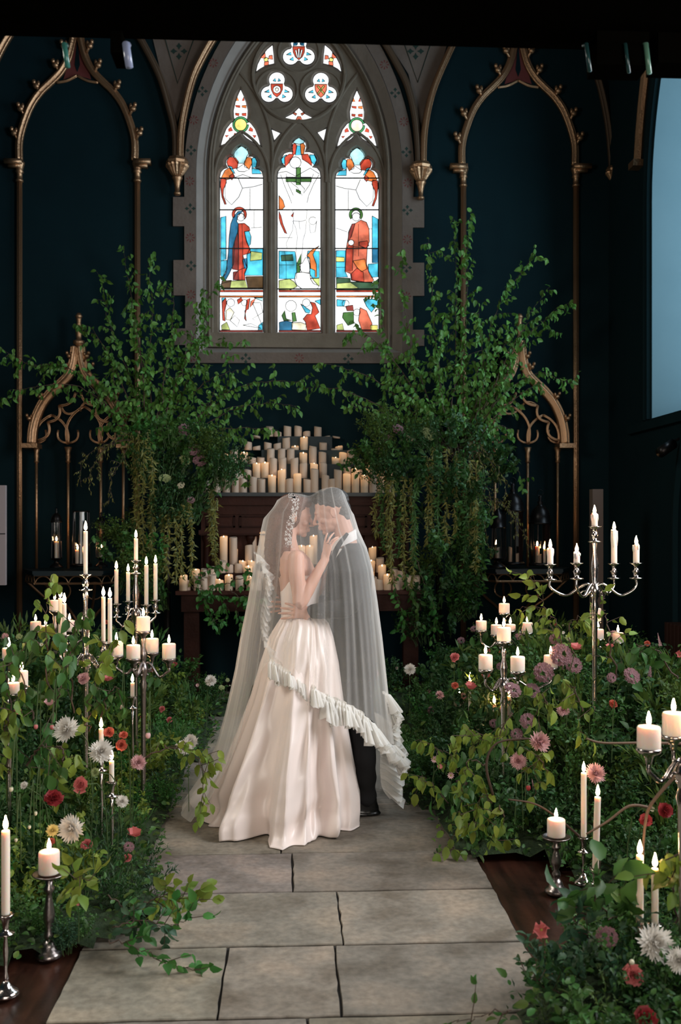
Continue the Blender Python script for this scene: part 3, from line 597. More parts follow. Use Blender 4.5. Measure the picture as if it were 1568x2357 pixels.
corbel(410, 377, 1, 'gilded fluted corbel beside the stained glass, on the pale panel side', [('hood_rib', [(416, 376), (417, 320), (425, 262), (443, 189), (466, 138), (495, 88), (530, 40)], 8, GILT), ('vault_rib', [(405, 376), (404, 310), (389, 246), (368, 178), (332, 106), (310, 70)], 8, RIBD)])
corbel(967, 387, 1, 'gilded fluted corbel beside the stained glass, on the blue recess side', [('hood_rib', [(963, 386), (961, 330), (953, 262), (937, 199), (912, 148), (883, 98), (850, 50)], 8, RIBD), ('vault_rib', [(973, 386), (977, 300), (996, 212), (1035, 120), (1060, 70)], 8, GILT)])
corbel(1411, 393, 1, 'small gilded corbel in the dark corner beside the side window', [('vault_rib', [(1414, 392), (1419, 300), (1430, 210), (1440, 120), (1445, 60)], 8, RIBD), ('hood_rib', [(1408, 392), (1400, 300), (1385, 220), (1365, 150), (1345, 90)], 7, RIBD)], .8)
mb = MB(); mb.sweep(smooth_path([P(-40, 230, WY), P(-20, 170, WY), P(2, 120, WY), P(25, 80, WY)], 5), gprof(8 * mpp(WY), .09)); struct(mb.build('trim_3', GILT, smooth=True))
# painted triangular panels between the ribs
mb = MB(); mb.add([P(x, y, WY - .01) for x, y in [(402, 300), (345, 60), (500, 60), (440, 170)]], [(0, 1, 2, 3)]); mb.add([P(x, y, WY - .01) for x, y in [(975, 310), (940, 170), (870, 60), (1040, 60)]], [(0, 1, 2, 3)])
sp_ = struct(mb.build('wall_back_spandrel', STONE))
mb = MB()
for pts in ([(372, 60), (409, 192), (446, 90)], [(920, 70), (962, 190), (1005, 60)]): mb.tube([P(x, y, WY - .012) for x, y in pts], .006, 4)
for x in (412, 957): flower_motif(mb, x, 118, 20, 'g', WY - .013)
mb.build('painted_line', MGREEN, sp_)

# ============================================================ CANOPIED NICHES WITH CONSOLE SHELVES
def canopy(cx, base, top, lab, cols):
    Y = 10.0; t = thing('canopied_niche', lab, 'niche', P(cx, base, Y).to_tuple(), 'gilded canopied niches over the lantern shelves'); o = t.location
    def loc(mb, name, parent=t, m=GILT, sm=True): mb.v = [tuple(Vector(v) - o) for v in mb.v]; return mb.build(name, m, parent, sm)
    am = [(106, -0), (104, -30), (96, -62), (80, -95), (58, -122), (36, -142), (20, -160), (12, -182), (8, -205), (6, -222)]
    for s in (-1, 1):
        mb = MB(); mb.sweep(smooth_path([P(cx + s * a, top + b, Y) for a, b in am], 5), gprof(11 * mpp(Y), .12)); ar = loc(mb, 'ogee_arm')
        for a, b in ((106, -62), (82, -112), (24, -180), (14, -205)):
            mb = MB(); crocket(mb, cx + s * (a + 6), top + b + 4, s, Y - .05, .8); loc(mb, 'crocket', ar)
        mb = MB(); mb.box(tuple(P(cx + s * 108 - 18, top + 10, Y) + Vector((0, -.1, 0))), tuple(P(cx + s * 108 + 18, top, Y) + Vector((0, .1, 0)))); loc(mb, 'ledge', sm=False)
        mb = MB()   # cusps along the inside of the arch
        for (a0, b0, a1, b1, k) in ((92, -8, 70, -50, .3), (70, -50, 44, -88, .3), (44, -88, 6, -118, .22)):
            mb.sweep([P(cx + s * x, top + y, Y) for x, y in arcp((a0, b0), (a1, b1), -k, 8)], gprof(3 * mpp(Y), .05))
        loc(mb, 'cusp_rib')
    mb = MB(); a = P(cx + 2, top - 220, Y) + Vector((0, -.03, 0)); q = mpp(Y)
    mb.lathe([(6 * q, -.02), (7 * q, .02), (13 * q, .04), (13 * q, .07), (6 * q, .08), (7 * q, .12), (9 * q, .18), (5 * q, .25), (7 * q, .30), (9 * q, .31), (4 * q, .345)], 10, a); loc(mb, 'finial')
    mb = MB(); ys0 = top - 4
    xs = cols
    for i in range(len(xs) - 1):     # traceried arches between the thin columns
        a, b = xs[i], xs[i + 1]; m_ = (a + b) / 2; Y2 = Y + .04
        for s, e in ((a, b), (b, a)):
            mb.sweep([P(x, y, Y2) for x, y in arcp((s, ys0 + 5), (m_, ys0 - 62 - (20 if i == 1 else 0)), -.2 if e > s else .2, 10)], gprof(3 * q, .05))
            mb.sweep([P(x, y, Y2) for x, y in arcp((s + (e - s) * .02, ys0 + 2), (s + (e - s) * .3, ys0 - 28), .3 if e > s else -.3, 6)], gprof(2.2 * q, .04))
    for s in (-1, 1): mb.sweep([P(cx + s * x, y, Y + .04) for x, y in arcp((4, top - 75), (40, top - 90), -.35 * s, 8)], gprof(2.6 * q, .04))
    loc(mb, 'tracery')
    for i, x in enumerate(cols):
        Yc = Y + .04; mb = MB(); mb.tube([P(x, top + 14, Yc), P(x, base, Yc)], 3.4 * q, 8); mb.lathe([(3 * q, 0), (6 * q, .01), (4.5 * q, .04), (6 * q, .06), (5 * q, .1), (9 * q, .16)], 10, P(x, top + 44, Yc)); loc(mb, 'column')
    # shelf on brackets
    mb = MB(); z0 = P(cx, base, Y).z; xw = 122 * q; Yf = 9.52
    hexo = [(-xw, .2), (-xw, -.05), (-xw * .62, -.48), (xw * .62, -.48), (xw, -.05), (xw, .2)]
    for dz0, dz1, e in ((-.03, 0, 1.0), (-.045, -.03, .97)):
        n = 6; mb.add([(a * e, b, dz0) for a, b in hexo] + [(a * e, b, dz1) for a, b in hexo], [tuple(range(6))[::-1], tuple(range(6, 12))] + [(i, (i + 1) % 6, 6 + (i + 1) % 6, 6 + i) for i in range(6)])
    mb.build('shelf_board', mat('dark_shelf_paint', (.006, .018, .024), .4), t)
    mb = MB(); sides = [(hexo[1], hexo[2]), (hexo[2], hexo[3]), (hexo[3], hexo[4])]
    for (a, b) in sides:
        A = Vector((a[0] * .95, a[1] * .95, -.045)); B = Vector((b[0] * .95, b[1] * .95, -.045)); L_ = (B - A).length; n = max(2, round(L_ / .14))
        for i in range(n):
            p, r_ = A.lerp(B, i / n), A.lerp(B, (i + 1) / n); pth = []
            for j in range(9): u = j / 8; pp = p.lerp(r_, u); pp.z = -.115 + .065 * math.sin(math.pi * u) ** .6; pth.append(pp)
            mb.tube(pth, .006, 5)
        mb.tube([A + Vector((0, 0, -.075)), B + Vector((0, 0, -.075))], .011, 6); mb.tube([A, B], .007, 6)
    mb.build('arcade_fringe', GILT, t)
    for s in (-1, 1):
        mb = MB(); mb.tube(smooth_path([(s * xw * .93, -.05, -.12), (s * xw * .62, .05, -.30), (s * xw * .35, .12, -.42), (s * .03, .18, -.62)], 4), .013, 6)
        mb.tube(smooth_path([(s * xw * .45, -.4, -.12), (s * xw * .34, -.15, -.25), (s * xw * .2, .1, -.42), (s * .02, .18, -.6)], 4), .013, 6)
        mb.tube([(s * (.16 + .085 * math.cos(u)), -.02, -.22 + .085 * math.sin(u)) for u in [2 * math.pi * i / 16 for i in range(17)]], .008, 5); mb.build('bracket', GILT, t)
    return t
canopy(181, 1309, 1022, 'gilded gothic canopy niche with lantern shelf, half hidden by branches, farther from the side window', [84, 157, 232, 284])
canopy(1193, 1305, 1022, 'gilded gothic canopy niche with a dark lantern shelf, nearest the dark corner', [1096, 1140, 1215, 1284])

# ============================================================ ALTAR TABLE AND REREDOS
o_ = P(690, 1568, 9.6); alt = thing('carved_wooden_reredos', 'dark carved wooden reredos behind the couple, candle tiers on its top shelf', 'altar', (o_.x, 9.95, 0)); A0 = alt.location
def lb(mb, name, m, parent=alt, o=A0, sm=False): mb.v = [tuple(Vector(v) - o) for v in mb.v]; return mb.build(name, m, parent, sm)
xl, xr = P(462, 0, 9.7).x, P(942, 0, 9.7).x; ztop = P(0, 1133, 9.66).z
lb(MB().box((xl - .04, 9.64, ztop - .035), (xr + .04, WY, ztop)), 'top_shelf', mat('dark_shelf_paint', (.006, .018, .024), .4))
mb = MB(); mb.box((xl, 9.74, .97), (xr, WY, ztop - .035)); mb.box((xl - .02, 9.70, ztop - .12), (xr + .02, 9.8, ztop - .035)); mb.box((xl - .02, 9.70, 1.50), (xr + .02, 9.8, 1.545)); mb.box((xl, 9.72, 1.7), (xr, 9.78, 1.72)); lb(mb, 'panelled_body', WOODR)
for i in range(6):
    x0 = xl + .05 + i * (xr - xl - .1) / 6; x1 = x0 + (xr - xl - .1) / 6 - .04
    mb = MB(); mb.box((x0, 9.725, 1.57), (x1, 9.742, 1.585)); mb.box((x0, 9.725, 1.67), (x1, 9.742, 1.685)); mb.box((x0, 9.725, 1.57), (x0 + .02, 9.742, 1.685)); mb.box((x1 - .02, 9.725, 1.57), (x1, 9.742, 1.685)); lb(mb, 'panel_frame', WOODD)
for i in range(10):
    x = xl + .06 + i * (xr - xl - .12) / 9
    mb = MB(); mb.lathe([(.05, 0), (.05, .03), (.03, .05), (.036, .25), (.03, .42), (.045, .46), (.05, .5)], 12, (x, 9.68, 1.0)); lb(mb, 'turned_column', WOODD, sm=True)
lb(MB().box((xl, 9.62, 1.495), (xr, 9.78, 1.51)), 'column_rail', WOODD)
for r in range(1, 5):   # stepped tiers for the candles
    lb(MB().box((xl + .1 + .16 * r, 9.66 + .10 * r, ztop + .145 * (r - 1)), (xr - .1 - .16 * r, WY, ztop + .145 * r)), 'tier_step', mat('tier_paint', (.006, .02, .026), .6))
xl2, xr2 = P(408, 0, 9.3).x, P(978, 0, 9.3).x; zt = P(0, 1360, 9.3).z
tb = thing('altar_table', 'long dark wooden altar table below the reredos, garlands hanging over its edge', 'table', (o_.x, 9.4, 0)); TO = tb.location
lb(MB().box((xl2, 9.16, zt - .035), (xr2, 9.74, zt)), 'table_top', WOODR, tb, TO)
lb(MB().box((xl2 + .05, 9.18, zt - .19), (xr2 - .05, 9.66, zt - .036)), 'apron', WOODD, tb, TO)
for x in (xl2 + .14, xr2 - .14, (xl2 * 2 + xr2) / 3, (xl2 + 2 * xr2) / 3):
    mb = MB().box((x - .07, 9.22, .0), (x + .07, 9.34, zt - .19)); mb.box((x - .09, 9.2, 0), (x + .09, 9.36, .08)); lb(mb, 'leg', WOODD, tb, TO)
for r in range(1, 4):
    lb(MB().box((xl2 + .12 + .16 * r, 9.2 + .12 * r, zt + .075 * (r - 1)), (xr2 - .3 - .16 * r, 9.72, zt + .075 * r)), 'tier_step', WOODD, tb, TO)

# ============================================================ CANDLES
random.seed(11)
def flame_mesh():
    me = MB(); me.lathe([(.0005, 0), (.0042, .004), (.0058, .010), (.0052, .017), (.0030, .026), (.0004, .035)], 8); return me
_fl = None
def make_candle(rad, h, lit='flame', drip=False, glow=False, lean=0):
    """parts of one candle"""
    t = bpy.data.objects.new('c', None); C.objects.link(t)
    n = 20 if rad > .03 else 12; mb = MB(); prof = [(rad * .97, 0), (rad, .004), (rad, h * .5), (rad, h - .005), (rad * .93, h), (rad * .75, h - .003), (.001, h - .006)]
    mb.lathe(prof, n); 
    if drip:
        for k in range(7):
            a = random.uniform(0, 6.28); l = random.uniform(.15, .6) * h; r_ = rad * .17
            mb.tube([(rad * math.cos(a), rad * math.sin(a), h + .002), (rad * 1.04 * math.cos(a), rad * 1.04 * math.sin(a), h - l * .5), (rad * math.cos(a), rad * math.sin(a), h - l)], [r_, r_ * 1.2, r_ * .6], 6)
        for k in range(5): a = random.uniform(0, 6.28); mb.ball((rad * .8 * math.cos(a), rad * .8 * math.sin(a), h + .002), (rad * .3, rad * .3, random.uniform(.004, .012)), 6, 5)
    if glow or lit == 'led': # LED candle with an uneven, waxy rim
        for i, v in enumerate(mb.v):
            r2 = math.hypot(v[0], v[1])
            if v[2] > h - .006 and r2 > rad * .8: mb.v[i] = (v[0], v[1], v[2] + .007 * math.sin(math.atan2(v[1], v[0]) * 1 + rad * 999 + h * 50) + .003)
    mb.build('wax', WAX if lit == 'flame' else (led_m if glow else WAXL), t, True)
    if lit == 'flame':
        wk = MB().tube([(0, 0, h - .006), (0, 0, h + .006), (.001, 0, h + .011)], .0009, 4).build('wick', WICK, t)
        k = 1.25 if rad < .02 else 1.15
        f = flame_mesh(); f.v = [(x * k * 1.25 + z * random.uniform(-.05, .05), y * k * 1.25, z * k * 1.1 + h + .004) for x, y, z in f.v]; f.build('flame', FLAME, t, True)
    elif glow:
        MB().ball((0, 0, h + .002), (.0045, .0045, .008), 8, 6).build('led_flame', mat('led_flame', (1, .8, .5), .5, emis=(1, .7, .4), estr=14), t, True)
    return t
led_m = MATS['lit_led_wax']
def candle(px, top, base, Y, wpx=None, rad=None, drip=False, lit='flame', glow=False, label='', group=None, name='pillar_candle', loc=None):
    p = loc if loc is not None else P(px, base, Y)
    h = max(.02, (base - top) * mpp(Y)); r_ = rad or wpx * .5 * mpp(Y)
    t = make_candle(r_, h, lit, drip, glow); t.name = name; t.location = p; t.rotation_euler.z = random.uniform(0, 6.28); tag(t, label, 'candle', group); return t
def ca(x): return 400 + x / 2.7034
def cy(y): return 960 + y / 2.7034
# --- candles on the reredos tiers: (x, top, glowing) per row in crop units
ROWS = [(467, [(205, 400, 0), (268, 300, 0), (328, 305, 0), (385, 320, 0), (432, 385, 0), (495, 375, 0), (546, 387, 0), (612, 365, 1), (672, 330, 1), (721, 388, 0), (770, 357, 1), (832, 388, 0), (877, 325, 0), (944, 365, 0), (985, 390, 0), (1022, 330, 0), (1078, 357, 1), (1131, 325, 1), (1187, 365, 1), (1241, 335, 0), (1290, 335, 1), (1343, 323, 1)]),
        (428, [(460, 330, 0), (516, 290, 1), (568, 285, 1), (620, 260, 0), (677, 258, 0), (752, 258, 0), (807, 292, 0), (874, 292, 1), (930, 290, 0), (1080, 317, 0), (1150, 262, 0), (1218, 303, 1), (410, 300, 0)]),
        (392, [(490, 252, 0), (542, 252, 0), (604, 198, 0), (672, 198, 0), (728, 198, 0), (807, 225, 1), (866, 197, 0), (926, 222, 0), (1008, 255, 1), (1054, 225, 1), (1104, 207, 0), (1213, 220, 0), (330, 235, 1), (437, 222, 1), (375, 205, 0)]),
        (356, [(463, 155, 0), (516, 183, 0), (586, 160, 0), (645, 165, 0), (755, 183, 1), (700, 130, 0), (811, 127, 1), (867, 183, 0), (930, 160, 0), (1003, 197, 0), (1028, 185, 1)]),
        (322, [(516, 132, 0), (597, 60, 0), (648, 92, 0), (708, 58, 0), (774, 60, 0), (828, 93, 0), (897, 62, 0), (950, 130, 0), (1012, 130, 0)])]
rn = ['front row', 'second tier', 'third tier', 'fourth tier', 'topmost tier']
for r, (b, lst) in enumerate(ROWS):
    lst = sorted(lst); Y = 9.72 + .10 * r
    z = ztop + .145 * r if r else ztop
    for i, (x, tp, g) in enumerate(lst):
        p = P(ca(x), cy(b), Y); p.z = z; tz = P(ca(x), cy(tp), Y).z; h = tz - z
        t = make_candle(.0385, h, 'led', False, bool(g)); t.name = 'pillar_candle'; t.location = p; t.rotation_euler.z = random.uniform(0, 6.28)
        tag(t, f'{"glowing" if g else "cream"} LED candle on the reredos shelf, {rn[r]}, {ordw(i)} from the panel end', 'candle', 'pillar candles massed on the reredos shelf')
ROWL = [(1077, [(60, 988, 1), (82, 1015, 0), (150, 995, 0), (190, 1000, 0), (240, 985, 0), (285, 1013, 1), (343, 985, 1), (410, 992, 0), (478, 990, 1), (522, 1005, 0), (580, 1000, 0), (1240, 995, 0), (1280, 1012, 0), (1330, 982, 1), (1385, 1015, 0), (1412, 990, 0), (1470, 992, 0), (1510, 990, 0)]),
        (1040, [(138, 948, 1), (195, 948, 0), (240, 935, 0), (465, 930, 1), (540, 960, 0), (1225, 962, 1), (1297, 925, 1), (1372, 947, 0), (1415, 960, 0)]),
        (1004, [(302, 895, 0), (348, 922, 0), (402, 915, 0), (430, 898, 1), (485, 898, 1), (1230, 895, 1), (1285, 878, 0), (847, 803, 1), (795, 803, 1)]),
        (970, [(320, 790, 0), (375, 825, 1), (468, 800, 0), (530, 803, 0), (311, 745, 1), (371, 750, 0), (492, 743, 0), (558, 718, 1), (870, 740, 1), (1237, 812, 1)])]
for r, (b, lst) in enumerate(ROWL):
    lst = sorted(lst); Y = 9.24 + .12 * r; done = []
    for i, (x, tp, g) in enumerate(lst):
        Yi = Y; p = P(ca(x), cy(b), Yi)
        if r == 3 and any(abs(p.x - q) < .07 for q in done): Yi += .095
        elif any(abs(p.x - q) < .055 for q in done): Yi += .05
        p = P(ca(x), cy(b), Yi); done.append(p.x); p.z = zt + .075 * r; h = P(ca(x), cy(tp), Yi).z - p.z
        t = make_candle(.0375, h, 'led', False, bool(g)); t.name = 'pillar_candle'; t.location = p
        tag(t, f'{"glowing" if g else "cream"} LED candle on the altar table, {["front row", "second step", "third step", "back step"][r]}, {ordw(i)} from the panel end', 'candle', 'pillar candles on the altar table')

# ---------------- holders
def plate_prof(r, z): return [(.35 * r, z - .02), (.8 * r, z - .012), (r, z - .004), (r * 1.02, z), (r * .93, z), (r * .8, z - .006), (.001, z - .006)]
def pillar_stick(p, r, label, m=PEWTER, name='candlestick'):
    """turned baluster candlestick with a wide plate; p = point under the candle"""
    h = p.z; t = thing(name, label, 'candlestick', (p.x, p.y, 0), 'pillar candlesticks on the floor')
    MB().lathe([(r * 1.0, 0), (r * 1.02, .008), (r * .92, .018), (r * .7, .025), (r * .55, .045), (r * .5, .05), (r * .25, .065)], 24).build('base', m, t, True)
    b = h - .02; MB().lathe([(r * .25, .06), (r * .38, .075), (r * .38, .085), (r * .22, .1), (r * .42, .1 + (b - .1) * .18), (r * .46, .1 + (b - .1) * .3), (r * .25, .1 + (b - .1) * .62), (r * .22, .1 + (b - .1) * .7), (r * .4, .1 + (b - .1) * .76), (r * .42, .1 + (b - .1) * .82), (r * .25, .1 + (b - .1) * .88), (r * .3, b)], 18).build('baluster', m, t, True)
    MB().lathe(plate_prof(r * 1.25, h) + [], 24).build('plate', m, t, True)
    for ch in t.children:
        if ch.name.startswith('plate'): ch.data.transform(Matrix.Translation((0, 0, -.0)))
    return t
def taper_stick(p, label, m=SILVER):
    h = p.z; t = thing('taper_holder', label, 'candlestick', (p.x, p.y, 0), 'slim taper holders')
    MB().lathe([(.045, 0), (.048, .006), (.04, .016), (.026, .024), (.018, .034), (.008, .05)], 20).build('foot', m, t, True)
    MB().lathe([(.008, .045), (.012, .06), (.006, .08), (.0065, h * .4), (.010, h * .55), (.006, h * .72), (.010, h - .06)], 12).build('stem', m, t, True)
    MB().lathe([(.006, h - .075), (.03, h - .066), (.031, h - .062), (.012, h - .058), (.010, h - .045), (.014, h - .02), (.026, h - .002), (.027, h), (.012, h - .003), (.001, h - .003)], 16).build('cup', m, t, True)
    return t
def candelabrum(cx, hub, Y, cups, center, label, m=SILVER, pillar=False, base=True, rad=.016):
    """stem, curved arms, cups; cups = [(px, py, dy)] at the foot of each candle; returns candle seats"""
    hb = P(cx, hub, Y); t = thing('candelabrum', label, 'candelabrum', (hb.x, hb.y, 0)); o = t.location; seats = []
    q = .035 if pillar else .020
    def loc(mb, name, parent=t): mb.v = [tuple(Vector(v) - o) for v in mb.v]; return mb.build(name, m, parent, True)
    top = P(cx, center[1], Y) if center else P(cx, hub - 10, Y)
    mb = MB(); hz = hb.z; H = top.z - hz; pz = min(.05, hz * .2)
    MB().lathe([(.085, 0), (.088, .008), (.07, .02), (.05, .03), (.025, .05), (.018, .07)], 24).build('base', m, t, True)
    MB().lathe([(.018, .06), (.013, .1), (.0125, hz * .6), (.016, hz - .12), (.022, hz - .09), (.014, hz - .06), (.026, hz - .02), (.03, hz), (.02, hz + .02), (.014, hz + .035), (.019, hz + H * .25), (.022, hz + H * .4), (.010, hz + H * .6), (.014, hz + H * .75), (.009, hz + H * .9)], 16).build('stem', m, t, True)
    def cup(p, parent):
        z = p.z; r_ = q
        if pillar: pr = [(.010, z - .05), (.013, z - .03), (.02, z - .02), (r_ * 1.05, z - .012), (r_ * 1.15, z - .004), (r_ * 1.15, z + .002), (.001, z - .001)]
        else: pr = [(.004, z - .09), (.034, z - .082), (.035, z - .078), (.012, z - .074), (.015, z - .055), (.021, z - .045), (.012, z - .03), (.013, z - .012), (.033, z - .002), (.034, z + .001), (.001, z - .001)]
        mb = MB(); mb.lathe(pr, 18, (p.x, p.y, 0)); return loc(mb, 'drip_cup', parent)
    if center: cup(top, t); seats.append(top)
    for px, py, dy in cups:
        c_ = P(px, py, Y + dy); e = Vector((c_.x, c_.y, c_.z - (.05 if pillar else .088))); d = Vector((c_.x - hb.x, c_.y - hb.y, 0)); L_ = d.length
        hh = Vector((hb.x, hb.y, hz)); low = min(hz - .03, e.z - .05)
        pts = [hh, hh + d * .16 + Vector((0, 0, .03)), hh + d * .34 + Vector((0, 0, .012)), Vector((hb.x, hb.y, 0)) + d * .62 + Vector((0, 0, low)), Vector((hb.x, hb.y, 0)) + d * .88 + Vector((0, 0, low + .02)), Vector((hb.x, hb.y, 0)) + d * 1.01 + Vector((0, 0, (low + e.z) / 2 + .01)), e]
        mb = MB(); mb.tube(smooth_path(pts, 6), .0072, 8)
        cpt = hh + d * .22 + Vector((0, 0, -.025)); u = d.normalized()
        mb.tube([cpt + (u * math.cos(a) + Vector((0, 0, 1)) * math.sin(a)) * (.022 - .0022 * a) for a in [i * .5 for i in range(10)]], .005, 6)
        ar = loc(mb, 'arm'); cup(c_, ar); seats.append(c_)
    return t, seats
def fit(seats, data, Y, rad, drip, labf, group, name):
    for i, (s, (px, top, base)) in enumerate(zip(seats, data)):
        h = max(.03, (base - top) * mpp(s.y)); t = make_candle(rad, h, 'flame', drip); t.name = name; t.location = s + Vector((0, 0, .001)); tag(t, labf(i), 'candle', group)
# left bank
D = [(313, 1290, 1340), (268, 1312, 1390), (295, 1318, 1384), (337, 1302, 1392), (358, 1298, 1381)]
t, s = candelabrum(313, 1412, 6.2, [(268, 1390, -.03), (295, 1384, .11), (337, 1392, -.11), (358, 1381, .04)], D[0], 'silver candelabrum with five lit tapers, rising highest above the flowers on the bride\'s side')
W5 = ['the tall centre one', 'the outermost toward the pale panel', 'the short rear one', 'the forward one', 'the outermost toward the couple']
fit(s, D, 6.2, .0125, False, lambda i: f'ivory taper in the highest bride-side candelabrum, {W5[i]}', 'tapers in the tall candelabrum', 'taper_candle')
D = [(196, 1322, 1420), (238, 1375, 1477), (253, 1378, 1480), (139, 1378, 1460), (148, 1390, 1462)]
t, s = candelabrum(197, 1520, 5.2, [(238, 1477, .06), (253, 1480, -.08), (139, 1460, .05), (148, 1462, -.08)], D[0], 'silver candelabrum behind drooping green leaves, one tall lone taper at its centre')
W5 = ['tall centre one', 'first of the close pair beside the pillars', 'second of the close pair beside the pillars', 'one seen through drooping leaves', 'low one against the drooping leaves']
fit(s, D, 5.2, .011, False, lambda i: f'ivory taper in the leaf-screened candelabrum, {W5[i]}', 'tapers behind the drooping leaves', 'taper_candle')
D = [(329, 1453, 1486), (268, 1477, 1509), (307, 1485, 1516), (350, 1470, 1502), (389, 1482, 1516)]
t, s = candelabrum(330, 1538, 5.5, [(268, 1509, .0), (307, 1516, -.14), (350, 1502, .13), (389, 1516, -.02)], D[0], 'pewter candelabrum with five stubby pillar candles, nearest the bride\'s train', PEWTER, True)
W5 = ['raised centre one', 'outermost away from the bride', 'lowest front one', 'rear one', 'outermost toward the bride']
fit(s, D, 5.5, .037, False, lambda i: f'stubby ivory pillar candle in the five-arm pewter candelabrum, {W5[i]}', 'pillar candles in the pewter candelabrum', 'pillar_candle')
D = [(126, 1406, 1430), (82, 1431, 1453), (160, 1429, 1452), (187, 1430, 1451), (105, 1440, 1460)]
t, s = candelabrum(126, 1468, 7.0, [(82, 1453, 0), (160, 1452, -.12), (187, 1451, .06), (105, 1460, .12)], D[0], 'farthest pillar-candle candelabrum behind the leaves on the bride\'s side', PEWTER, True)
W5 = ['raised centre one', 'outermost toward the gilded shaft', 'front one', 'outermost toward the lone taper', 'rear one']
fit(s, D, 7.0, .037, False, lambda i: f'small pillar candle in the farthest bride-side candelabrum, {W5[i]}', 'pillar candles in the farthest candelabrum', 'pillar_candle')
# right bank
D = [(1369, 1212, 1239), (1414, 1222, 1297), (1465, 1255, 1296), (1267, 1264, 1299), (1328, 1274, 1296)]
t, s = candelabrum(1369, 1357, 5.2, [(1414, 1297, .13), (1465, 1296, -.02), (1267, 1299, 0), (1328, 1296, -.13)], D[0], 'tall ornate silver candelabrum with dripping candles against the dark corner')
W5 = ['short one on the centre stem', 'tall slim one', 'outermost nearest the radiator', 'outermost nearest the lanterns', 'burnt-down stump']
fit(s, D, 5.2, .0165, True, lambda i: f'dripping ivory candle in the ornate corner candelabrum, {W5[i]}', 'dripping candles of the ornate candelabrum', 'dripping_candle')
D = [(1159, 1411, 1433), (1108, 1429, 1451), (1143, 1438, 1461), (1175, 1437, 1452), (1214, 1433, 1457)]
t, s = candelabrum(1161, 1480, 6.8, [(1108, 1451, 0), (1143, 1461, -.14), (1175, 1452, .12), (1214, 1457, .02)], D[0], 'five-arm silver candelabrum of pillar candles below the lantern shelf nearest the corner', SILVER, True)
W5 = ['raised centre one', 'outermost toward the groom', 'front one', 'rear one among yellow-green leaves', 'outermost toward the yellow-green branch']
fit(s, D, 6.8, .037, False, lambda i: f'pillar candle in the silver candelabrum below the corner lanterns, {W5[i]}', 'pillar candles below the corner lanterns', 'pillar_candle')
D = [(1194, 1476, 1508), (1118, 1507, 1541), (1192, 1511, 1545), (1268, 1508, 1537)]
t, s = candelabrum(1160, 1575, 5.2, [(1118, 1541, -.04), (1192, 1545, -.14), (1268, 1537, .02)], D[0], 'candelabrum sunk among lilac flowers, its pillar candles just above the blooms', SILVER, True)
W5 = ['raised rear one', 'outermost toward the groom', 'front one', 'one half hidden by lilac flowers']
fit(s, D, 5.2, .037, False, lambda i: f'pillar candle in the candelabrum sunk among lilac flowers, {W5[i]}', 'pillar candles among the lilac flowers', 'pillar_candle')
D = [(1400, 1430, 1460), (1377, 1448, 1471), (1423, 1456, 1479)]
t, s = candelabrum(1371, 1500, 6.4, [(1377, 1471, -.1), (1423, 1479, .0)], (1400, 1430, 1460), 'low pillar-candle candelabrum standing behind the ornate corner one', SILVER, True)
W5 = ['raised centre one', 'one nearer the groom', 'one nearest the corner']
fit(s, D, 6.4, .036, False, lambda i: f'small pillar candle behind the ornate corner candelabrum, {W5[i]}', 'small pillar candles behind the ornate candelabrum', 'pillar_candle')
D = [(1494, 1672, 1723), (1551, 1640, 1693), (1640, 1672, 1723)]
t, s = candelabrum(1572, 1772, 3.15, [(1494, 1723, -.04), (1551, 1693, .12), (1640, 1723, 0)], None, 'silver scroll-armed candelabrum with large pillar candles, cut by the frame', SILVER, True)
W5 = ['the lower one nearer the aisle', 'the upper one at the picture edge', 'the one beyond the picture edge']
fit(s, D, 3.15, .037, False, lambda i: f'large lit pillar candle on near scroll arms, {W5[i]}', 'large pillar candles close to the camera', 'pillar_candle')
D = [(3, 1517, 1542), (30, 1572, 1596), (50, 1545, 1582)]
t, s = candelabrum(20, 1610, 4.7, [(30, 1596, -.1), (50, 1582, .05)], D[0], 'candelabrum half hidden in leaves at the picture edge on the bride\'s side', SILVER, True)
W5 = ['upper one at the very edge', 'lower front one', 'narrow one behind hanging leaves']
fit(s, D, 4.7, .030, False, lambda i: f'pillar candle in the leaf-hidden edge candelabrum, {W5[i]}', 'pillar candles in the leaf-hidden candelabrum', 'pillar_candle')
# single sticks
def single(px, top, base, Y, rad, kind, clab, slab, drip=False, lean=0):
    p = P(px, base, Y); (pillar_stick(p, rad * 1.25, slab) if kind == 'p' else taper_stick(p, slab))
    t = candle(px, top, base, Y, rad=rad, drip=drip, label=clab, name='pillar_candle' if kind == 'p' else 'taper_candle', loc=p + Vector((0, 0, .001)), group='single lit candles on their own sticks')
    t.rotation_euler.y = lean
single(113, 1960, 2010, 3.78, .039, 'p', 'stout ivory pillar candle on a pewter stick under a white chrysanthemum', 'pewter baluster candlestick standing in low leaves at the near corner on the bride\'s side')
single(1280.6, 1885, 1925, 4.32, .040, 'p', 'stout ivory pillar candle on the pewter stick standing on bare boards', 'pewter baluster candlestick standing clear on the bare dark boards')
single(1057, 1602, 1625, 6.9, .037, 'p', 'small pillar candle low in the greenery close behind the groom', 'short pewter candlestick in the greenery close behind the groom')
single(13, 1915, 2105, 3.48, .0145, 't', 'long ivory taper at the very edge of the picture on the bride\'s side', 'tall silver taper holder on the boards at the very picture edge')
single(1344, 1777, 1927, 4.42, .013, 't', 'taller taper of the pair behind the pewter stick on bare boards', 'slim silver holder under the taller taper of the middle pair')
single(1371, 1832, 1999, 4.12, .0135, 't', 'slightly leaning taper of the pair behind the pewter stick on bare boards', 'slim silver holder under the leaning taper of the middle pair', lean=-.03)
single(1473, 1965, 2144, 3.3, .0125, 't', 'near taper rising from leaves beside the big white chrysanthemum, farther from the frame', 'slim silver holder sunk in leaves by the big white chrysanthemum', lean=.02)
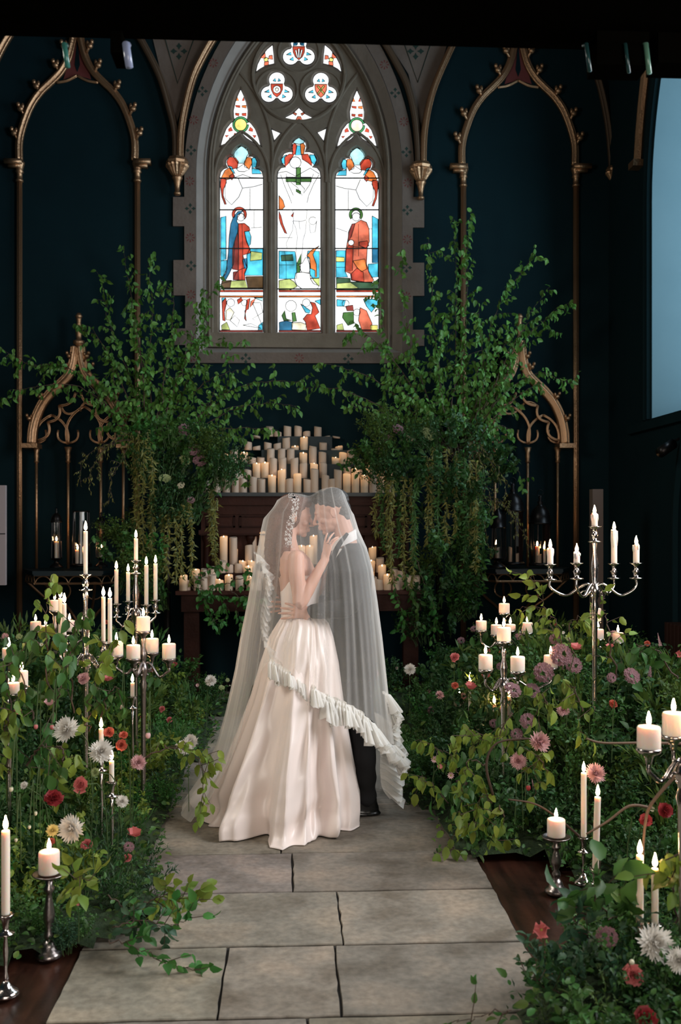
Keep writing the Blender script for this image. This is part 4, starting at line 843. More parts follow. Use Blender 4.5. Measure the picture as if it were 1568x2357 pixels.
single(1508, 1997, 2126, 3.25, .0115, 't', 'near taper rising from leaves beside the big white chrysanthemum, closer to the frame', 'second slim silver holder sunk in leaves by the big white chrysanthemum')
single(1082.5, 1565, 1662, 6.6, .0125, 't', 'slim taper behind an open pink poppy, close behind the groom', 'slim silver holder beside the short pewter candlestick behind the groom')
single(305, 1572, 1604, 5.8, .0125, 't', 'short taper low in the flowers beneath the pewter candelabrum', 'slim silver holder beneath the pewter candelabrum')
single(233, 1678, 1742, 4.8, .0115, 't', 'short taper between two large white chrysanthemums', 'slim silver holder between two large white chrysanthemums')
single(257, 1752, 1800, 4.6, .0115, 't', 'low taper glimpsed through leaves below the second white chrysanthemum', 'slim holder below the second white chrysanthemum')
single(1138, 1620, 1665, 6.2, .0125, 't', 'low taper with a leaning flame among pink flowers, first of three', 'slim holder of the first low taper among pink flowers')
single(1155, 1624, 1668, 6.1, .0125, 't', 'low taper among pink flowers, middle of three', 'slim holder of the middle low taper among pink flowers')
single(1173, 1602, 1652, 6.0, .0125, 't', 'low taper among pink flowers, tallest of three', 'slim holder of the tallest low taper among pink flowers')
# ---------------- lanterns
def lantern(cx, top, domeb, base, hw, Y, kind, label, cand):
    q = mpp(Y); p = P(cx, base, Y); p.z = max(p.z, P(cx, 1308, Y).z if False else p.z); t = thing('metal_lantern', label, 'lantern', p.to_tuple(), 'glass lanterns on the niche shelves')
    H = (base - top) * q; hd = (base - domeb) * q; r_ = hw * q
    mb = MB(); foot = .02 if kind != 'foot' else .09
    if kind == 'foot': mb.lathe([(r_ * 1.1, 0), (r_ * 1.05, .01), (r_ * .5, .04), (r_ * .25, .06), (r_ * .9, .085), (r_, .09)], 18)
    else: mb.lathe([(r_ * 1.1, 0), (r_ * 1.1, .02), (r_, .03)], 18)
    mb.build('base', BLKMET, t, True)
    nb = 4 if kind in ('square', 'foot') else 6; rt = r_ * (1.0 if kind == 'dome' else 1.15 if kind == 'square' else .85)
    for k in range(nb):
        a = 2 * math.pi * (k + .5) / nb; u = (math.cos(a), math.sin(a))
        MB().tube([(r_ * .92 * u[0], r_ * .92 * u[1], foot), (rt * .95 * u[0], rt * .95 * u[1], hd)], .006, 5).build('post', BLKMET, t)
    g = MB(); g.lathe([(r_ * .88, foot), (rt * .9, hd)], nb if kind != 'cyl' else 20, cap=False); g.build('glass', GMAT, t)
    mb = MB(); rise = H - hd
    if kind in ('dome', 'foot'): mb.lathe([(rt * 1.12, hd), (rt * 1.15, hd + .01), (rt * 1.0, hd + .02), (rt * .98, hd + rise * .25), (rt * .8, hd + rise * .45), (rt * .45, hd + rise * .58), (rt * .2, hd + rise * .66), (rt * .3, hd + rise * .72), (rt * .12, hd + rise * .8), (rt * .2, hd + rise * .9), (.003, H)], 18)
    elif kind == 'square': mb.lathe([(rt * 1.9, hd), (rt * 1.95, hd + .008), (rt * .8, hd + rise * .55), (rt * .5, hd + rise * .65), (rt * .5, hd + rise * .8), (.005, H)], 4)
    else: mb.lathe([(rt * 1.05, hd), (rt * 1.05, hd + .01), (rt * .9, hd + .012)], 18)
    mb.build('roof', BLKMET, t, kind != 'square')
    if kind == 'dome':
        MB().tube([(.03 * math.cos(a), 0, H + .015 + .03 * math.sin(a)) for a in [i * math.pi / 8 for i in range(17)]], .003, 5).build('ring_handle', BLKMET, t)
    for i, (dx, dy, hh, lab, lit) in enumerate(cand):
        c_ = make_candle(.022, hh, 'flame' if lit else 'led', False, False); c_.name = 'pillar_candle'; c_.location = p + Vector((dx, dy, foot + .001)); tag(c_, lab, 'candle', 'candles inside the lanterns')
    return t
LY = 9.72
lantern(130, 1170, 1204, 1306, 14, LY, 'foot', 'square-roofed black lantern on the far niche shelf, beside the gilded shaft', [(-.0, 0, .16, 'tall lit candle inside the square-roofed lantern on the far shelf', True)])
lantern(187, 1172, 1180, 1304, 22, LY, 'cyl', 'tall open glass cylinder lantern in the middle of the far niche shelf', [(-.035, 0, .14, 'lit candle inside the glass cylinder on the far shelf, nearer the square-roofed lantern', True), (.03, .02, .17, 'lit candle inside the glass cylinder on the far shelf, nearer the branches', True)])
lantern(233, 1180, 1211, 1304, 14, LY, 'foot', 'small glass hurricane lantern on the far niche shelf, under the hanging branches', [(0, 0, .08, 'short white candle inside the small hurricane lantern on the far shelf', True)])
lantern(1181, 1108, 1176, 1300, 25, LY, 'dome', 'largest domed black lantern in the middle of the shelf nearest the corner', [(-.03, 0, .15, 'unlit candle inside the largest domed lantern, taller', False), (.035, -.02, .09, 'unlit candle inside the largest domed lantern, shorter', False)])
lantern(1244, 1136, 1205, 1302, 24, LY, 'dome', 'domed black lantern nearest the corner, holding three candles', [(-.03, 0, .17, 'lit candle inside the domed lantern nearest the corner, tallest of its three', True), (.04, 0, .14, 'candle inside the domed lantern nearest the corner, middle height', True), (-.02, -.045, .085, 'unlit candle inside the domed lantern nearest the corner, shortest of its three', False)])
lantern(1146, 1148, 1215, 1306, 18, LY - .15, 'foot', 'small footed black lantern on the corner-side shelf, partly veiled by hanging strands', [(0, 0, .10, 'stout unlit candle inside the small footed lantern on the corner-side shelf', False)])
# ---------------- things along the side walls
p = P(1373, 1600, 8.6); t = thing('wooden_post', 'square dull brown post standing behind the ornate candelabrum', 'post', (p.x, p.y, 0)); w_ = 12.5 * mpp(8.6)
MB().box((-w_, -w_, 0), (w_, w_, P(0, 1124, 8.6).z)).build('shaft', mat('dull_brown', (.12, .085, .07), .8), t); MB().box((-w_ * 1.3, -w_ * 1.3, 0), (w_ * 1.3, w_ * 1.3, .12)).build('plinth', mat('dull_brown', (.12, .085, .07), .8), t)
z0, z1 = P(0, 1347, 8.9).z, P(0, 1117, 8.9).z; a = P(12, 1200, 8.9)
t = thing('wall_panel', 'pale lilac-grey panel fixed near the picture edge beyond the gilded shaft', 'panel', (a.x - .25, 8.9, z0)); MB().box((-.28, 0, 0), (.25, .05, z1 - z0)).build('board', mat('pale_panel', (.30, .25, .25), .7), t); MB().box((-.28, -.004, (z1 - z0) * .51), (.25, 0, (z1 - z0) * .52)).build('seam', LEAD, t)
MB().box((-.02, .01, -z0), (.02, .04, .002)).build('support_leg', BLKMET, t)
rp_ = Vector((XR - .09, 7.6, 0)); t = thing('iron_radiator', 'dark brown column radiator against the side wall below the window', 'radiator', rp_.to_tuple())
for k in range(16): MB().box((-.06, -.6 + k * .08, .1), (.06, -.6 + k * .08 + .055, .78)).build('radiator_section', mat('brown_iron', (.05, .022, .016), .5, metal=.3), t)
MB().box((-.03, -.62, .0), (.03, -.56, .12)).box((-.03, .6, .0), (.03, .66, .12)).box((-.025, -.62, .16), (.025, .66, .2)).box((-.025, -.62, .66), (.025, .66, .7)).build('pipe', mat('brown_iron', (.05, .022, .016), .5), t)
mb = MB(); pth = [(XR - .01, a, b) for a, b in yz_arch(6.3, 8.35, 1.55, 0, .8)]; mb.tube(pth, .045, 6); struct(mb.build('trim_4', TEAL))
t = thing('spotlight', 'small black spotlight on the side wall under the window sill', 'spotlight', (XR - .1, 8.2, 2.28)); MB().tube([(0, 0, 0), (-.14, -.08, -.08)], .045, 12).build('lamp_head', BLKMET, t, True); MB().tube([(.1, 0, .06), (0, 0, .02)], .012, 6).build('bracket', BLKMET, t)
a = P(1556, 1070, 6.6); t = thing('wall_sconce', 'ornate gilded wall sconce at the picture edge above the radiator', 'sconce', (XR - .03, 6.72, a.z + .15))
MB().lathe([(.01, -.22), (.03, -.18), (.015, -.14), (.045, -.06), (.05, .0), (.03, .05), (.065, .1), (.07, .12), (.02, .13)], 14, (-.12, 0, 0)).build('cup', GILT, t, True); MB().tube(smooth_path([(0, 0, -.1), (-.05, 0, -.2), (-.11, 0, -.18)], 5), .012, 8).build('arm', GILT, t); MB().ball((0, 0, -.08), (.02, .06, .12)).build('backplate', GILT, t)
# ============================================================ THE COUPLE
def fuse(mb, name, m, parent, voxel=.006, sm=6, fac=.5, post=None):
    me = bpy.data.meshes.new('tmp'); me.from_pydata(mb.v, [], mb.f); o = bpy.data.objects.new('tmp', me); C.objects.link(o)
    bm = bmesh.new(); bm.from_mesh(me); bmesh.ops.recalc_face_normals(bm, faces=bm.faces); bm.to_mesh(me); bm.free()
    r = o.modifiers.new('r', 'REMESH'); r.mode = 'VOXEL'; r.voxel_size = voxel
    s = o.modifiers.new('s', 'SMOOTH'); s.iterations = sm; s.factor = fac
    bpy.context.view_layer.update(); dg = bpy.context.evaluated_depsgraph_get()
    me2 = bpy.data.meshes.new_from_object(o.evaluated_get(dg)); bpy.data.objects.remove(o); me2.name = name
    if parent is not None:
        pl = parent.location
        n = len(me2.vertices); co = np.empty(n * 3, 'f'); me2.vertices.foreach_get('co', co); co = co.reshape(-1, 3)
        if post is not None: co = post(co)
        co = co - np.array(pl, 'f'); me2.vertices.foreach_set('co', co.astype('f').ravel()); me2.update()
    return link(name, me2, m, parent, True)
def limb(mb, pts, n=14):
    """pts = [(Vector, r)]"""
    ps = [Vector(p) for p, r in pts]; rs = [r for p, r in pts]
    k = smooth_path(ps, 4); rr = []
    for i in range(len(rs) - 1):
        for j in range(4): t = j / 4; rr.append(rs[i] * (1 - t) + rs[i + 1] * t)
    rr.append(rs[-1]); mb.tube(k, rr, n); mb.ball(ps[0], rs[0], n, 9); mb.ball(ps[-1], rs[-1], n, 9)
def loft(mb, rings, n=28):
    vs = []; fs = []
    for c, hx, hy in rings:
        for k in range(n):
            a = 2 * math.pi * k / n; cs, sn = math.cos(a), math.sin(a)
            vs.append((c[0] + hx * abs(cs) ** .85 * (1 if cs > 0 else -1), c[1] + hy * abs(sn) ** .85 * (1 if sn > 0 else -1), c[2]))
    for i in range(len(rings) - 1):
        for k in range(n): fs.append((i * n + k, i * n + (k + 1) % n, (i + 1) * n + (k + 1) % n, (i + 1) * n + k))
    fs.append(tuple(range(n))[::-1]); fs.append(tuple((len(rings) - 1) * n + k for k in range(n))); mb.add(vs, fs)
def head_shapes(mb, M, s=1.0, neck=None, fem=False):
    """skull, face with nose, lips, brow, eye sockets and ears; facing +x; M places it in the room"""
    def B(c, r, rot=None):
        t = MB(); t.ball(c, r, 18, 14); mb.add([M @ (Vector(v) * s) for v in t.v], t.f)
    B((-.012, 0, .042), (.098, .076, .084)); B((.028, 0, .01), (.068, .066, .07)); B((.036, 0, -.035), (.056, .054, .06))
    B((.030, 0, -.072), (.058, .048, .034)); B((.068, 0, -.094), (.022, .02, .018)); B((.0, .0, -.055), (.055, .056, .045))
    B((.086, 0, .026), (.013, .045, .010))
    for s_ in (-1, 1):
        B((.074, s_ * .031, .004), (.014, .015, .010)); B((.062, s_ * .042, -.026), (.024, .018, .018))
        t = MB(); t.ball((0, 0, 0), (.017, .007, .031), 12, 10); rot = Matrix.Rotation(R(-12), 3, 'Y')
        mb.add([M @ ((rot @ Vector(v) + Vector((-.004, s_ * .086, -.004))) * s) for v in t.v], t.f)
        t = MB(); t.tube([(-.004 + .015 * math.cos(a), s_ * .091, -.002 + .028 * math.sin(a)) for a in [i * .5 for i in range(-2, 9)]], .004, 6); mb.add([M @ (Vector(v) * s) for v in t.v], t.f)
    t = MB(); t.tube([(.088, 0, .020), (.100, 0, .0), (.112, 0, -.020), (.117, 0, -.030)], [.007, .0085, .011, .0115], 10); t.ball((.116, 0, -.031), (.012, .012, .010), 10, 8)
    for s_ in (-1, 1): t.ball((.105, s_ * .011, -.036), (.010, .008, .008), 8, 6)
    t.ball((.096, 0, -.057), (.010, .022, .0065), 10, 6); t.ball((.094, 0, -.069), (.011, .019, .0075), 10, 6); t.ball((.083, 0, -.050), (.014, .02, .012), 10, 6)
    mb.add([M @ (Vector(v) * s) for v in t.v], t.f)
def hand_shapes(mb, wrist, fdir, palm_n, side, s=1.0, curl=(20, 28, 34, 40), spread=(.16, .05, -.06, -.17)):
    """palm + five separate bent fingers. fdir along the hand, palm_n out of the palm, side = +1/-1 for the thumb's side"""
    f = fdir.normalized(); n_ = (palm_n - f * palm_n.dot(f)).normalized(); u = f.cross(n_).normalized() * side
    for q, wd, th in ((.0, .026, .017), (.03, .034, .016), (.06, .038, .014), (.085, .038, .012)):
        pass
    t = MB(); vs = []; fs = []; m_ = 14
    rings = [(-.01, .024, .019), (.015, .029, .017), (.04, .036, .016), (.065, .040, .0145), (.085, .040, .012), (.092, .036, .008)]
    for d, a, b in rings:
        for k in range(m_): th = 2 * math.pi * k / m_; vs.append(wrist + (f * d + u * a * math.cos(th) + n_ * b * math.sin(th)) * s)
    for i in range(len(rings) - 1):
        for k in range(m_): fs.append((i * m_ + k, i * m_ + (k + 1) % m_, (i + 1) * m_ + (k + 1) % m_, (i + 1) * m_ + k))
    fs.append(tuple(range(m_))[::-1]); fs.append(tuple((len(rings) - 1) * m_ + k for k in range(m_))); mb.add(vs, fs)
    L_ = ((.044, .026, .020), (.048, .030, .022), (.045, .028, .021), (.035, .021, .018))
    for i in range(4):
        base = wrist + (f * (.082 - .004 * abs(i - 1)) + u * (.030 - .0195 * i)) * s; d = (f + u * spread[i]).normalized(); ang = 0; pts = [(base - d * .02 * s, .0095 * s)]; p = base
        pts.append((p, .0092 * s))
        for j in range(3):
            ang += R(curl[i]) * (1, .9, .6)[j] * .8; dd = d * math.cos(ang) + n_ * math.sin(ang); p = p + dd * L_[i][j] * s; pts.append((p, (.0082, .0075, .0064)[j] * s))
        limb(mb, pts, 8)
    b = wrist + (f * .018 + u * .026) * s; d1 = (f * .62 + u * .62 + n_ * .45).normalized(); d2 = (f * .9 + u * .25 + n_ * .4).normalized()
    limb(mb, [(b - d1 * .012 * s, .014 * s), (b + d1 * .036 * s, .0115 * s), (b + d1 * .036 * s + d2 * .030 * s, .0098 * s), (b + d1 * .036 * s + d2 * .054 * s, .0078 * s)], 8)
GYp = 5.62          # the groom stands here, facing -x
def Mat(loc, pitch, zrot): return Matrix.Translation(loc) @ Matrix.Rotation(zrot, 4, 'Z') @ Matrix.Rotation(pitch, 4, 'Y')
gh = P(764, 1180, GYp); MG = Mat(gh, R(19), R(180)); gs = .98
groom = thing('person', 'groom in charcoal suit and white collar, head bowed under the shared veil', 'person', (P(822, 1865, GYp).x, GYp, 0))
mb = MB(); head_shapes(mb, MG, gs)
nb = P(800, 1262, GYp)
limb(mb, [(MG @ (Vector((-.03, 0, -.045)) * gs), .056), (P(793, 1228, GYp), .056), (nb, .062), (P(804, 1290, GYp), .07)])
# far and near hands reach round the bride's waist
def G(px, py, dy): return P(px, py, GYp + dy)
sn, en, wn = G(812, 1292, -.185), G(800, 1398, -.255), G(716, 1408, -.265)
sf, ef, wf = G(805, 1292, .19), G(770, 1385, .235), G(690, 1392, .16)
limb(mb, [(en.lerp(wn, .6), .03), (wn, .026)]); limb(mb, [(ef.lerp(wf, .6), .03), (wf, .026)])
hand_shapes(mb, wn, Vector((-1, .10, .02)), Vector((.05, 1, 0)), 1, 1.0, (12, 12, 14, 16)); hand_shapes(mb, wf, Vector((-1, -.12, .05)), Vector((.05, -1, 0)), -1, 1.05, (14, 16, 18, 22))
fuse(mb, 'body', SKIN, groom, .0042, 5)
mb = MB()   # short dark hair: a cap over the skull, tapering at nape and temples
def B(mb, M, s, c, r):
    t = MB(); t.ball(c, r, 18, 14); mb.add([M @ (Vector(v) * s) for v in t.v], t.f)
B(mb, MG, gs, (-.022, 0, .056), (.100, .080, .082)); B(mb, MG, gs, (.025, 0, .098), (.062, .056, .036)); B(mb, MG, gs, (-.062, 0, .0), (.052, .062, .062)); B(mb, MG, gs, (.052, .012, .102), (.036, .04, .022))
for s_ in (-1, 1): B(mb, MG, gs, (-.012, s_ * .058, .055), (.05, .02, .03))
B(mb, MG, gs, (-.064, 0, -.05), (.030, .05, .03))
def hairnoise(co, amp=.003, f=60):
    d = np.sin(co[:, 0] * f + co[:, 2] * f * 2.1 + 3 * np.sin(co[:, 1] * f)) * amp; return co + d[:, None] * np.array([.5, .3, .8])
fuse(mb, 'hair', HAIRD, groom, .004, 4, post=lambda c: hairnoise(c, .002, 130))
# shirt collar and front
mb = MB(); col = []
for i in range(25):
    a = 2 * math.pi * i / 24; back = .5 - .5 * math.cos(a); col.append((math.cos(a), math.sin(a)))
vs = []; fs = []; cc = P(790, 1236, GYp)
for lv, (dz, rr) in enumerate(((-.045, .074), (.0, .070), (.012, .067), (.010, .064), (-.045, .066))):
    for c_, s_ in col[:-1]: vs.append((cc.x + rr * c_ * 1.02 + .004, cc.y + rr * s_ * .95, cc.z + dz + .034 * c_))
n = 24
for i in range(4):
    for k in range(n): fs.append((i * n + k, i * n + (k + 1) % n, (i + 1) * n + (k + 1) % n, (i + 1) * n + k))
mb.add(vs, fs); q = P(772, 1300, GYp)
sh = mb.build('shirt_collar', SHIRT, groom, True); sh.data.transform(Matrix.Translation(-groom.location))
mb = MB(); loft(mb, [(P(786, 1330, GYp), .075, .10), (P(786, 1290, GYp), .065, .09), (P(788, 1262, GYp), .055, .07)], 20); fuse(mb, 'shirt_front', SHIRT, groom, .008, 3)
# jacket
mb = MB()
rings = [(P(812, 1560, GYp), .135, .185), (P(812, 1520, GYp), .135, .185), (P(810, 1470, GYp), .125, .172), (P(809, 1420, GYp), .112, .160), (P(808, 1370, GYp), .115, .172), (P(807, 1330, GYp), .118, .19), (P(808, 1300, GYp), .112, .195), (P(810, 1280, GYp), .095, .175), (P(812, 1262, GYp), .070, .125), (P(812, 1250, GYp), .045, .08)]
loft(mb, rings)
limb(mb, [(sn + Vector((0, .03, .012)), .068), (sn.lerp(en, .3) + Vector((.005, -.01, 0)), .066), (en + Vector((.012, 0, .01)), .056), (en.lerp(wn, .5), .049), (en.lerp(wn, .93), .040)])
limb(mb, [(sf + Vector((0, -.03, .012)), .068), (sf.lerp(ef, .5), .06), (ef, .054), (ef.lerp(wf, .5), .047), (ef.lerp(wf, .92), .040)])
def folds(co):
    z = co[:, 2]; x = co[:, 0]; w1 = np.sin(z * 46 + x * 21 + 2 * np.sin(co[:, 1] * 14)) * .0035 * np.clip((1.45 - z) * 3, 0, 1); return co + np.stack([w1 * .6, w1, w1 * 0], 1)
jk = fuse(mb, 'jacket', SUIT, groom, .007, 5, post=folds)
mb = MB(); a = [P(800, 1228, GYp - .075), P(776, 1262, GYp - .10), P(760, 1310, GYp - .10), P(752, 1370, GYp - .06)]; 
mb.tube(smooth_path(a, 4), [.010 + .006 * math.sin(i / 12 * 3.14) for i in range(13)], 6); lp = mb.build('lapel', SUIT, jk, True); lp.data.transform(Matrix.Translation(-groom.location))
for dz, dy in ((0, -.02),):
    mb = MB()
    for k in range(3): mb.ball(wn + Vector((.03 + .012 * k, -.043, -.01)), .006, 8, 6)
    bt = mb.build('cuff_button_trim', SHOE, jk, True); bt.data.transform(Matrix.Translation(-groom.location))
# trousers
mb = MB(); k1, k2 = G(838, 1700, -.09), G(826, 1690, .10); a1, a2 = G(843, 1838, -.10), G(826, 1828, .11)
loft(mb, [(P(812, 1590, GYp), .122, .165), (P(812, 1555, GYp), .125, .172), (P(811, 1500, GYp), .115, .165)])
limb(mb, [(G(818, 1570, -.085), .098), (G(828, 1640, -.09), .082), (k1, .066), (G(842, 1770, -.095), .058), (a1, .056)]); limb(mb, [(G(812, 1570, .085), .098), (G(818, 1640, .095), .082), (k2, .066), (a2, .054)])
def tfold(co):
    z = co[:, 2]; w1 = np.sin(z * 60 + co[:, 0] * 30) * .005 * np.clip((.35 - z) * 5, .15, 1); return co + np.stack([w1, w1 * .6, w1 * 0], 1)
fuse(mb, 'trousers', SUIT, groom, .008, 5, post=tfold)
for dy, x in ((-.10, 848), (.11, 830)):
    mb = MB(); c_ = P(x, 1865, GYp + dy); c_.z = 0
    loft(mb, [((c_.x - .08, c_.y, .002), .15, .052), ((c_.x - .08, c_.y, .014), .152, .053)], 24)
    loft(mb, [((c_.x - .08, c_.y, .01), .143, .047), ((c_.x - .075, c_.y, .04), .135, .044), ((c_.x - .04, c_.y, .07), .09, .042), ((c_.x - .005, c_.y, .10), .052, .042)], 20)
    fuse(mb, 'shoe', SHOE, groom, .006, 3)
# ---------------- bride, facing +x
BY = 5.50
bh = P(679, 1191, 5.66); MBr = Mat(bh, R(9), 0); bs = .93
bride = thing('person', 'bride in pale satin gown, hand on the groom\'s chest, under the shared veil', 'person', (P(660, 1880, BY).x, BY, 0))
def Bp(px, py, dy): return P(px, py, BY + dy)
mb = MB(); head_shapes(mb, MBr, bs)
limb(mb, [(MBr @ (Vector((-.03, 0, -.04)) * bs), .047), (P(664, 1240, BY + .09), .046), (P(668, 1272, BY + .05), .055)])
loft(mb, [(P(688, 1424, BY + .03), .098, .130), (P(688, 1400, BY + .03), .094, .122), (P(686, 1350, BY + .03), .100, .138), (P(682, 1310, BY + .03), .105, .150), (P(677, 1285, BY + .03), .088, .150), (P(672, 1268, BY + .03), .060, .105)], 24)
bsn, ben, bwn = Bp(682, 1286, -.135), Bp(690, 1390, -.175), P(749, 1287, BY - .11)
limb(mb, [(bsn, .046), (bsn.lerp(ben, .35) + Vector((-.004, -.008, 0)), .044), (bsn.lerp(ben, .75), .038), (ben, .035), (ben.lerp(bwn, .3), .037), (ben.lerp(bwn, .7), .028), (bwn, .023)])
hand_shapes(mb, bwn, Vector((.18, .16, 1)), Vector((1, .75, 0)), 1, .90, (10, 20, 30, 22), (.22, .06, -.10, -.26))
bsf, bef, bwf = Bp(684, 1288, .19), Bp(720, 1370, .23), P(765, 1310, BY + .24)
limb(mb, [(bsf, .045), (bsf.lerp(bef, .5), .040), (bef, .034), (bwf, .024)]); hand_shapes(mb, bwf, Vector((.3, -.1, 1)), Vector((1, -.4, 0)), -1, .9)
fuse(mb, 'body', SKIN, bride, .0042, 5)
mb = MB(); B(mb, MBr, bs, (-.028, 0, .050), (.104, .086, .088)); B(mb, MBr, bs, (-.07, 0, -.02), (.062, .075, .085)); B(mb, MBr, bs, (.03, 0, .095), (.062, .06, .034))
for s_ in (-1, 1): B(mb, MBr, bs, (-.02, s_ * .068, .0), (.055, .022, .075))
limb(mb, [(MBr @ Vector((-.085, 0, -.03)), .07), (P(636, 1245, BY + .12), .066), (P(634, 1290, BY + .10), .06), (P(642, 1335, BY + .08), .045), (P(648, 1372, BY + .06), .02)])
limb(mb, [(MBr @ Vector((-.04, -.05, -.05)), .04), (P(652, 1260, BY - .0), .042), (P(650, 1310, BY - .03), .032), (P(655, 1345, BY - .03), .014)])
fuse(mb, 'hair', HAIRB, bride, .0055, 4, post=lambda c: hairnoise(c, .004, 55))
wh = MB()
for k in range(4): wh.tube([bwn + Vector((.018, -.02, .085)) + Vector((math.cos(a) * .011, math.sin(a) * .011, 0)) for a in [i * .7 for i in range(10)]], .0016, 5)
rg = wh.build('ring', SILVER, bride, True); rg.data.transform(Matrix.Translation(-bride.location))
# bodice with gauzy top edge
mb = MB(); loft(mb, [(P(690, 1424, BY + .03), .104, .138), (P(690, 1400, BY + .03), .102, .130), (P(690, 1365, BY + .03), .108, .146), (P(694, 1338, BY + .03), .112, .158), (P(700, 1322, BY + .03), .098, .156)], 28)
bod = fuse(mb, 'bodice', SATIN, bride, .006, 3)
# skirt
def lerp_tab(tab, z):
    for i in range(len(tab) - 1):
        a, b = tab[i], tab[i + 1]
        if z <= b[0]: t = max(0, min(1, (z - a[0]) / (b[0] - a[0]))); t = t; return [p + (q - p) * t for p, q in zip(a[1:], b[1:])]
    return list(tab[-1][1:])
# photo rows: y, left edge x, right edge x, half depth (m)
SK = [(1412, 650, 742, .14), (1428, 640, 757, .17), (1460, 622, 768, .21), (1520, 604, 781, .26), (1600, 585, 791, .31), (1680, 560, 803, .35), (1760, 532, 816, .385), (1820, 512, 828, .40), (1865, 503, 828, .41), (1893, 496, 828, .42)]
def skirt_mesh():
    rows_ = 90; n = 260; vs = []; fs = []; rnd = random.Random(5)
    fl = [(rnd.uniform(0, 6.28), k, rnd.uniform(.5, 1)) for k in (5, 7, 9, 11, 13, 17)]
    for i in range(rows_ + 1):
        t = i / rows_; y = 1412 + (1893 - 1412) * t; xl_, xr_, hy = lerp_tab(SK, y)
        pl, pr = P(xl_, y, BY), P(xr_, y, BY); cx_ = (pl.x + pr.x) / 2; hx = (pr.x - pl.x) / 2; z = max(.006, (1892 - y) / 480 * 1.105)
        for k in range(n):
            a = 2 * math.pi * k / n; cs, sn_ = math.cos(a), math.sin(a); f = 0
            for ph, kk, am in fl: f += am * math.sin(kk * a + ph + .9 * math.sin(t * 2 + kk))
            f = math.tanh(f * .55)
            rr = 1 + (.02 + .17 * t ** 1.1) * f + .03 * (1 - t) * math.sin(24 * a) * max(0, 1 - 4 * t)
            zz = z
            if t > .80:   # the heavy satin breaks and pools where it meets the floor
                u = (t - .80) / .20; rr += .07 * u * math.sin(3 * a + 1) * math.sin(9 * a + 3 * u) + .06 * math.sin(u * 7 + 4 * a) * u
                zz = z + .045 * u * (1 - u) * math.sin(6 * a + 2) * 2
            rdg = sum((1 - abs(math.sin(kk * .5 * a + ph + .5 * t * math.sin(ph)))) ** 3 * am for ph, kk, am in fl[1:5]); rr += (.02 + .10 * t) * (rdg - .5) * (1 - .75 * abs(cs) ** 3)
            bump = .035 * math.sin(14 * a + 9 * t + 3 * math.sin(5 * a)) * math.sin(t * 11 + 5 * a)
            x = cx_ + hx * cs * (1 + (rr - 1) * (1 - .8 * max(0, cs) )) ; yy = BY + hy * sn_ * (rr + bump)
            if t > .9: yy -= .04 * (t - .9) * 10 * max(0, -sn_)
            vs.append((x, yy, max(.004, zz)))
    for i in range(rows_):
        for k in range(n): fs.append((i * n + k, i * n + (k + 1) % n, (i + 1) * n + (k + 1) % n, (i + 1) * n + k))
    fs.append(tuple(range(n))); return vs, fs
mb = MB(); mb.add(*skirt_mesh()); mb.v = [tuple(Vector(v) - bride.location) for v in mb.v]; skt = mb.build('skirt', SATIN, bride, True)
so = skt.modifiers.new('s', 'SOLIDIFY'); so.thickness = .004
# train sweeping over the flags behind her
mb = MB(); nU, nV = 40, 26; vs = []
edge = smooth_path([F(610, 1908), F(530, 1908), F(468, 1893), F(448, 1868), F(436, 1838), F(470, 1800)], 8); inn = smooth_path([F(620, 1893), F(560, 1885), F(525, 1870), F(515, 1845), F(520, 1815), F(550, 1785)], 8)
m_ = len(edge)
for i in range(m_):
    for j in range(nV):
        u = j / (nV - 1); p = inn[i].lerp(edge[i], u); p.z = max(.005, (.012 + .055 * math.sin(math.pi * u) * (.65 + .35 * math.sin(i * .8 + 3 * u)) + .05 * (1 - u) ** 2)); p.z = p.z if u < .97 else .006; vs.append(p - bride.location)
fs = [(i * nV + j, i * nV + j + 1, (i + 1) * nV + j + 1, (i + 1) * nV + j) for i in range(m_ - 1) for j in range(nV - 1)]
mb.add(vs, fs); mb.build('train', SATIN, bride, True)
# ---------------- the shared veil
VEIL = bpy.data.materials.new('tulle'); VEIL.use_nodes = True; nt = VEIL.node_tree; nt.nodes.clear(); L = nt.links.new
out = nt.nodes.new('ShaderNodeOutputMaterial'); mx = nt.nodes.new('ShaderNodeMixShader'); tr = nt.nodes.new('ShaderNodeBsdfTransparent'); df = nt.nodes.new('ShaderNodeBsdfDiffuse'); tl = nt.nodes.new('ShaderNodeBsdfTranslucent'); m2 = nt.nodes.new('ShaderNodeMixShader')
df.inputs[0].default_value = (.92, .90, .86, 1); tl.inputs[0].default_value = (.92, .89, .82, 1); m2.inputs[0].default_value = .34
at = nt.nodes.new('ShaderNodeAttribute'); at.attribute_name = 'weave'
L(df.outputs[0], m2.inputs[1]); L(tl.outputs[0], m2.inputs[2]); L(tr.outputs[0], mx.inputs[1]); L(m2.outputs[0], mx.inputs[2]); L(at.outputs['Fac'], mx.inputs[0]); L(mx.outputs[0], out.inputs[0])
VC = 5.58
RID = smooth_path([Vector((x, y, 0)) for x, y in [(637, 1152), (652, 1143), (672, 1136), (692, 1137), (710, 1141), (722, 1137), (738, 1127), (765, 1121), (786, 1128), (797, 1145)]], 6)
def ridge(x):
    for i in range(len(RID) - 1):
        if RID[i].x <= x <= RID[i + 1].x: t = (x - RID[i].x) / max(1e-6, RID[i + 1].x - RID[i].x); return RID[i].y * (1 - t) + RID[i + 1].y * t
    return RID[0].y if x < RID[0].x else RID[-1].y
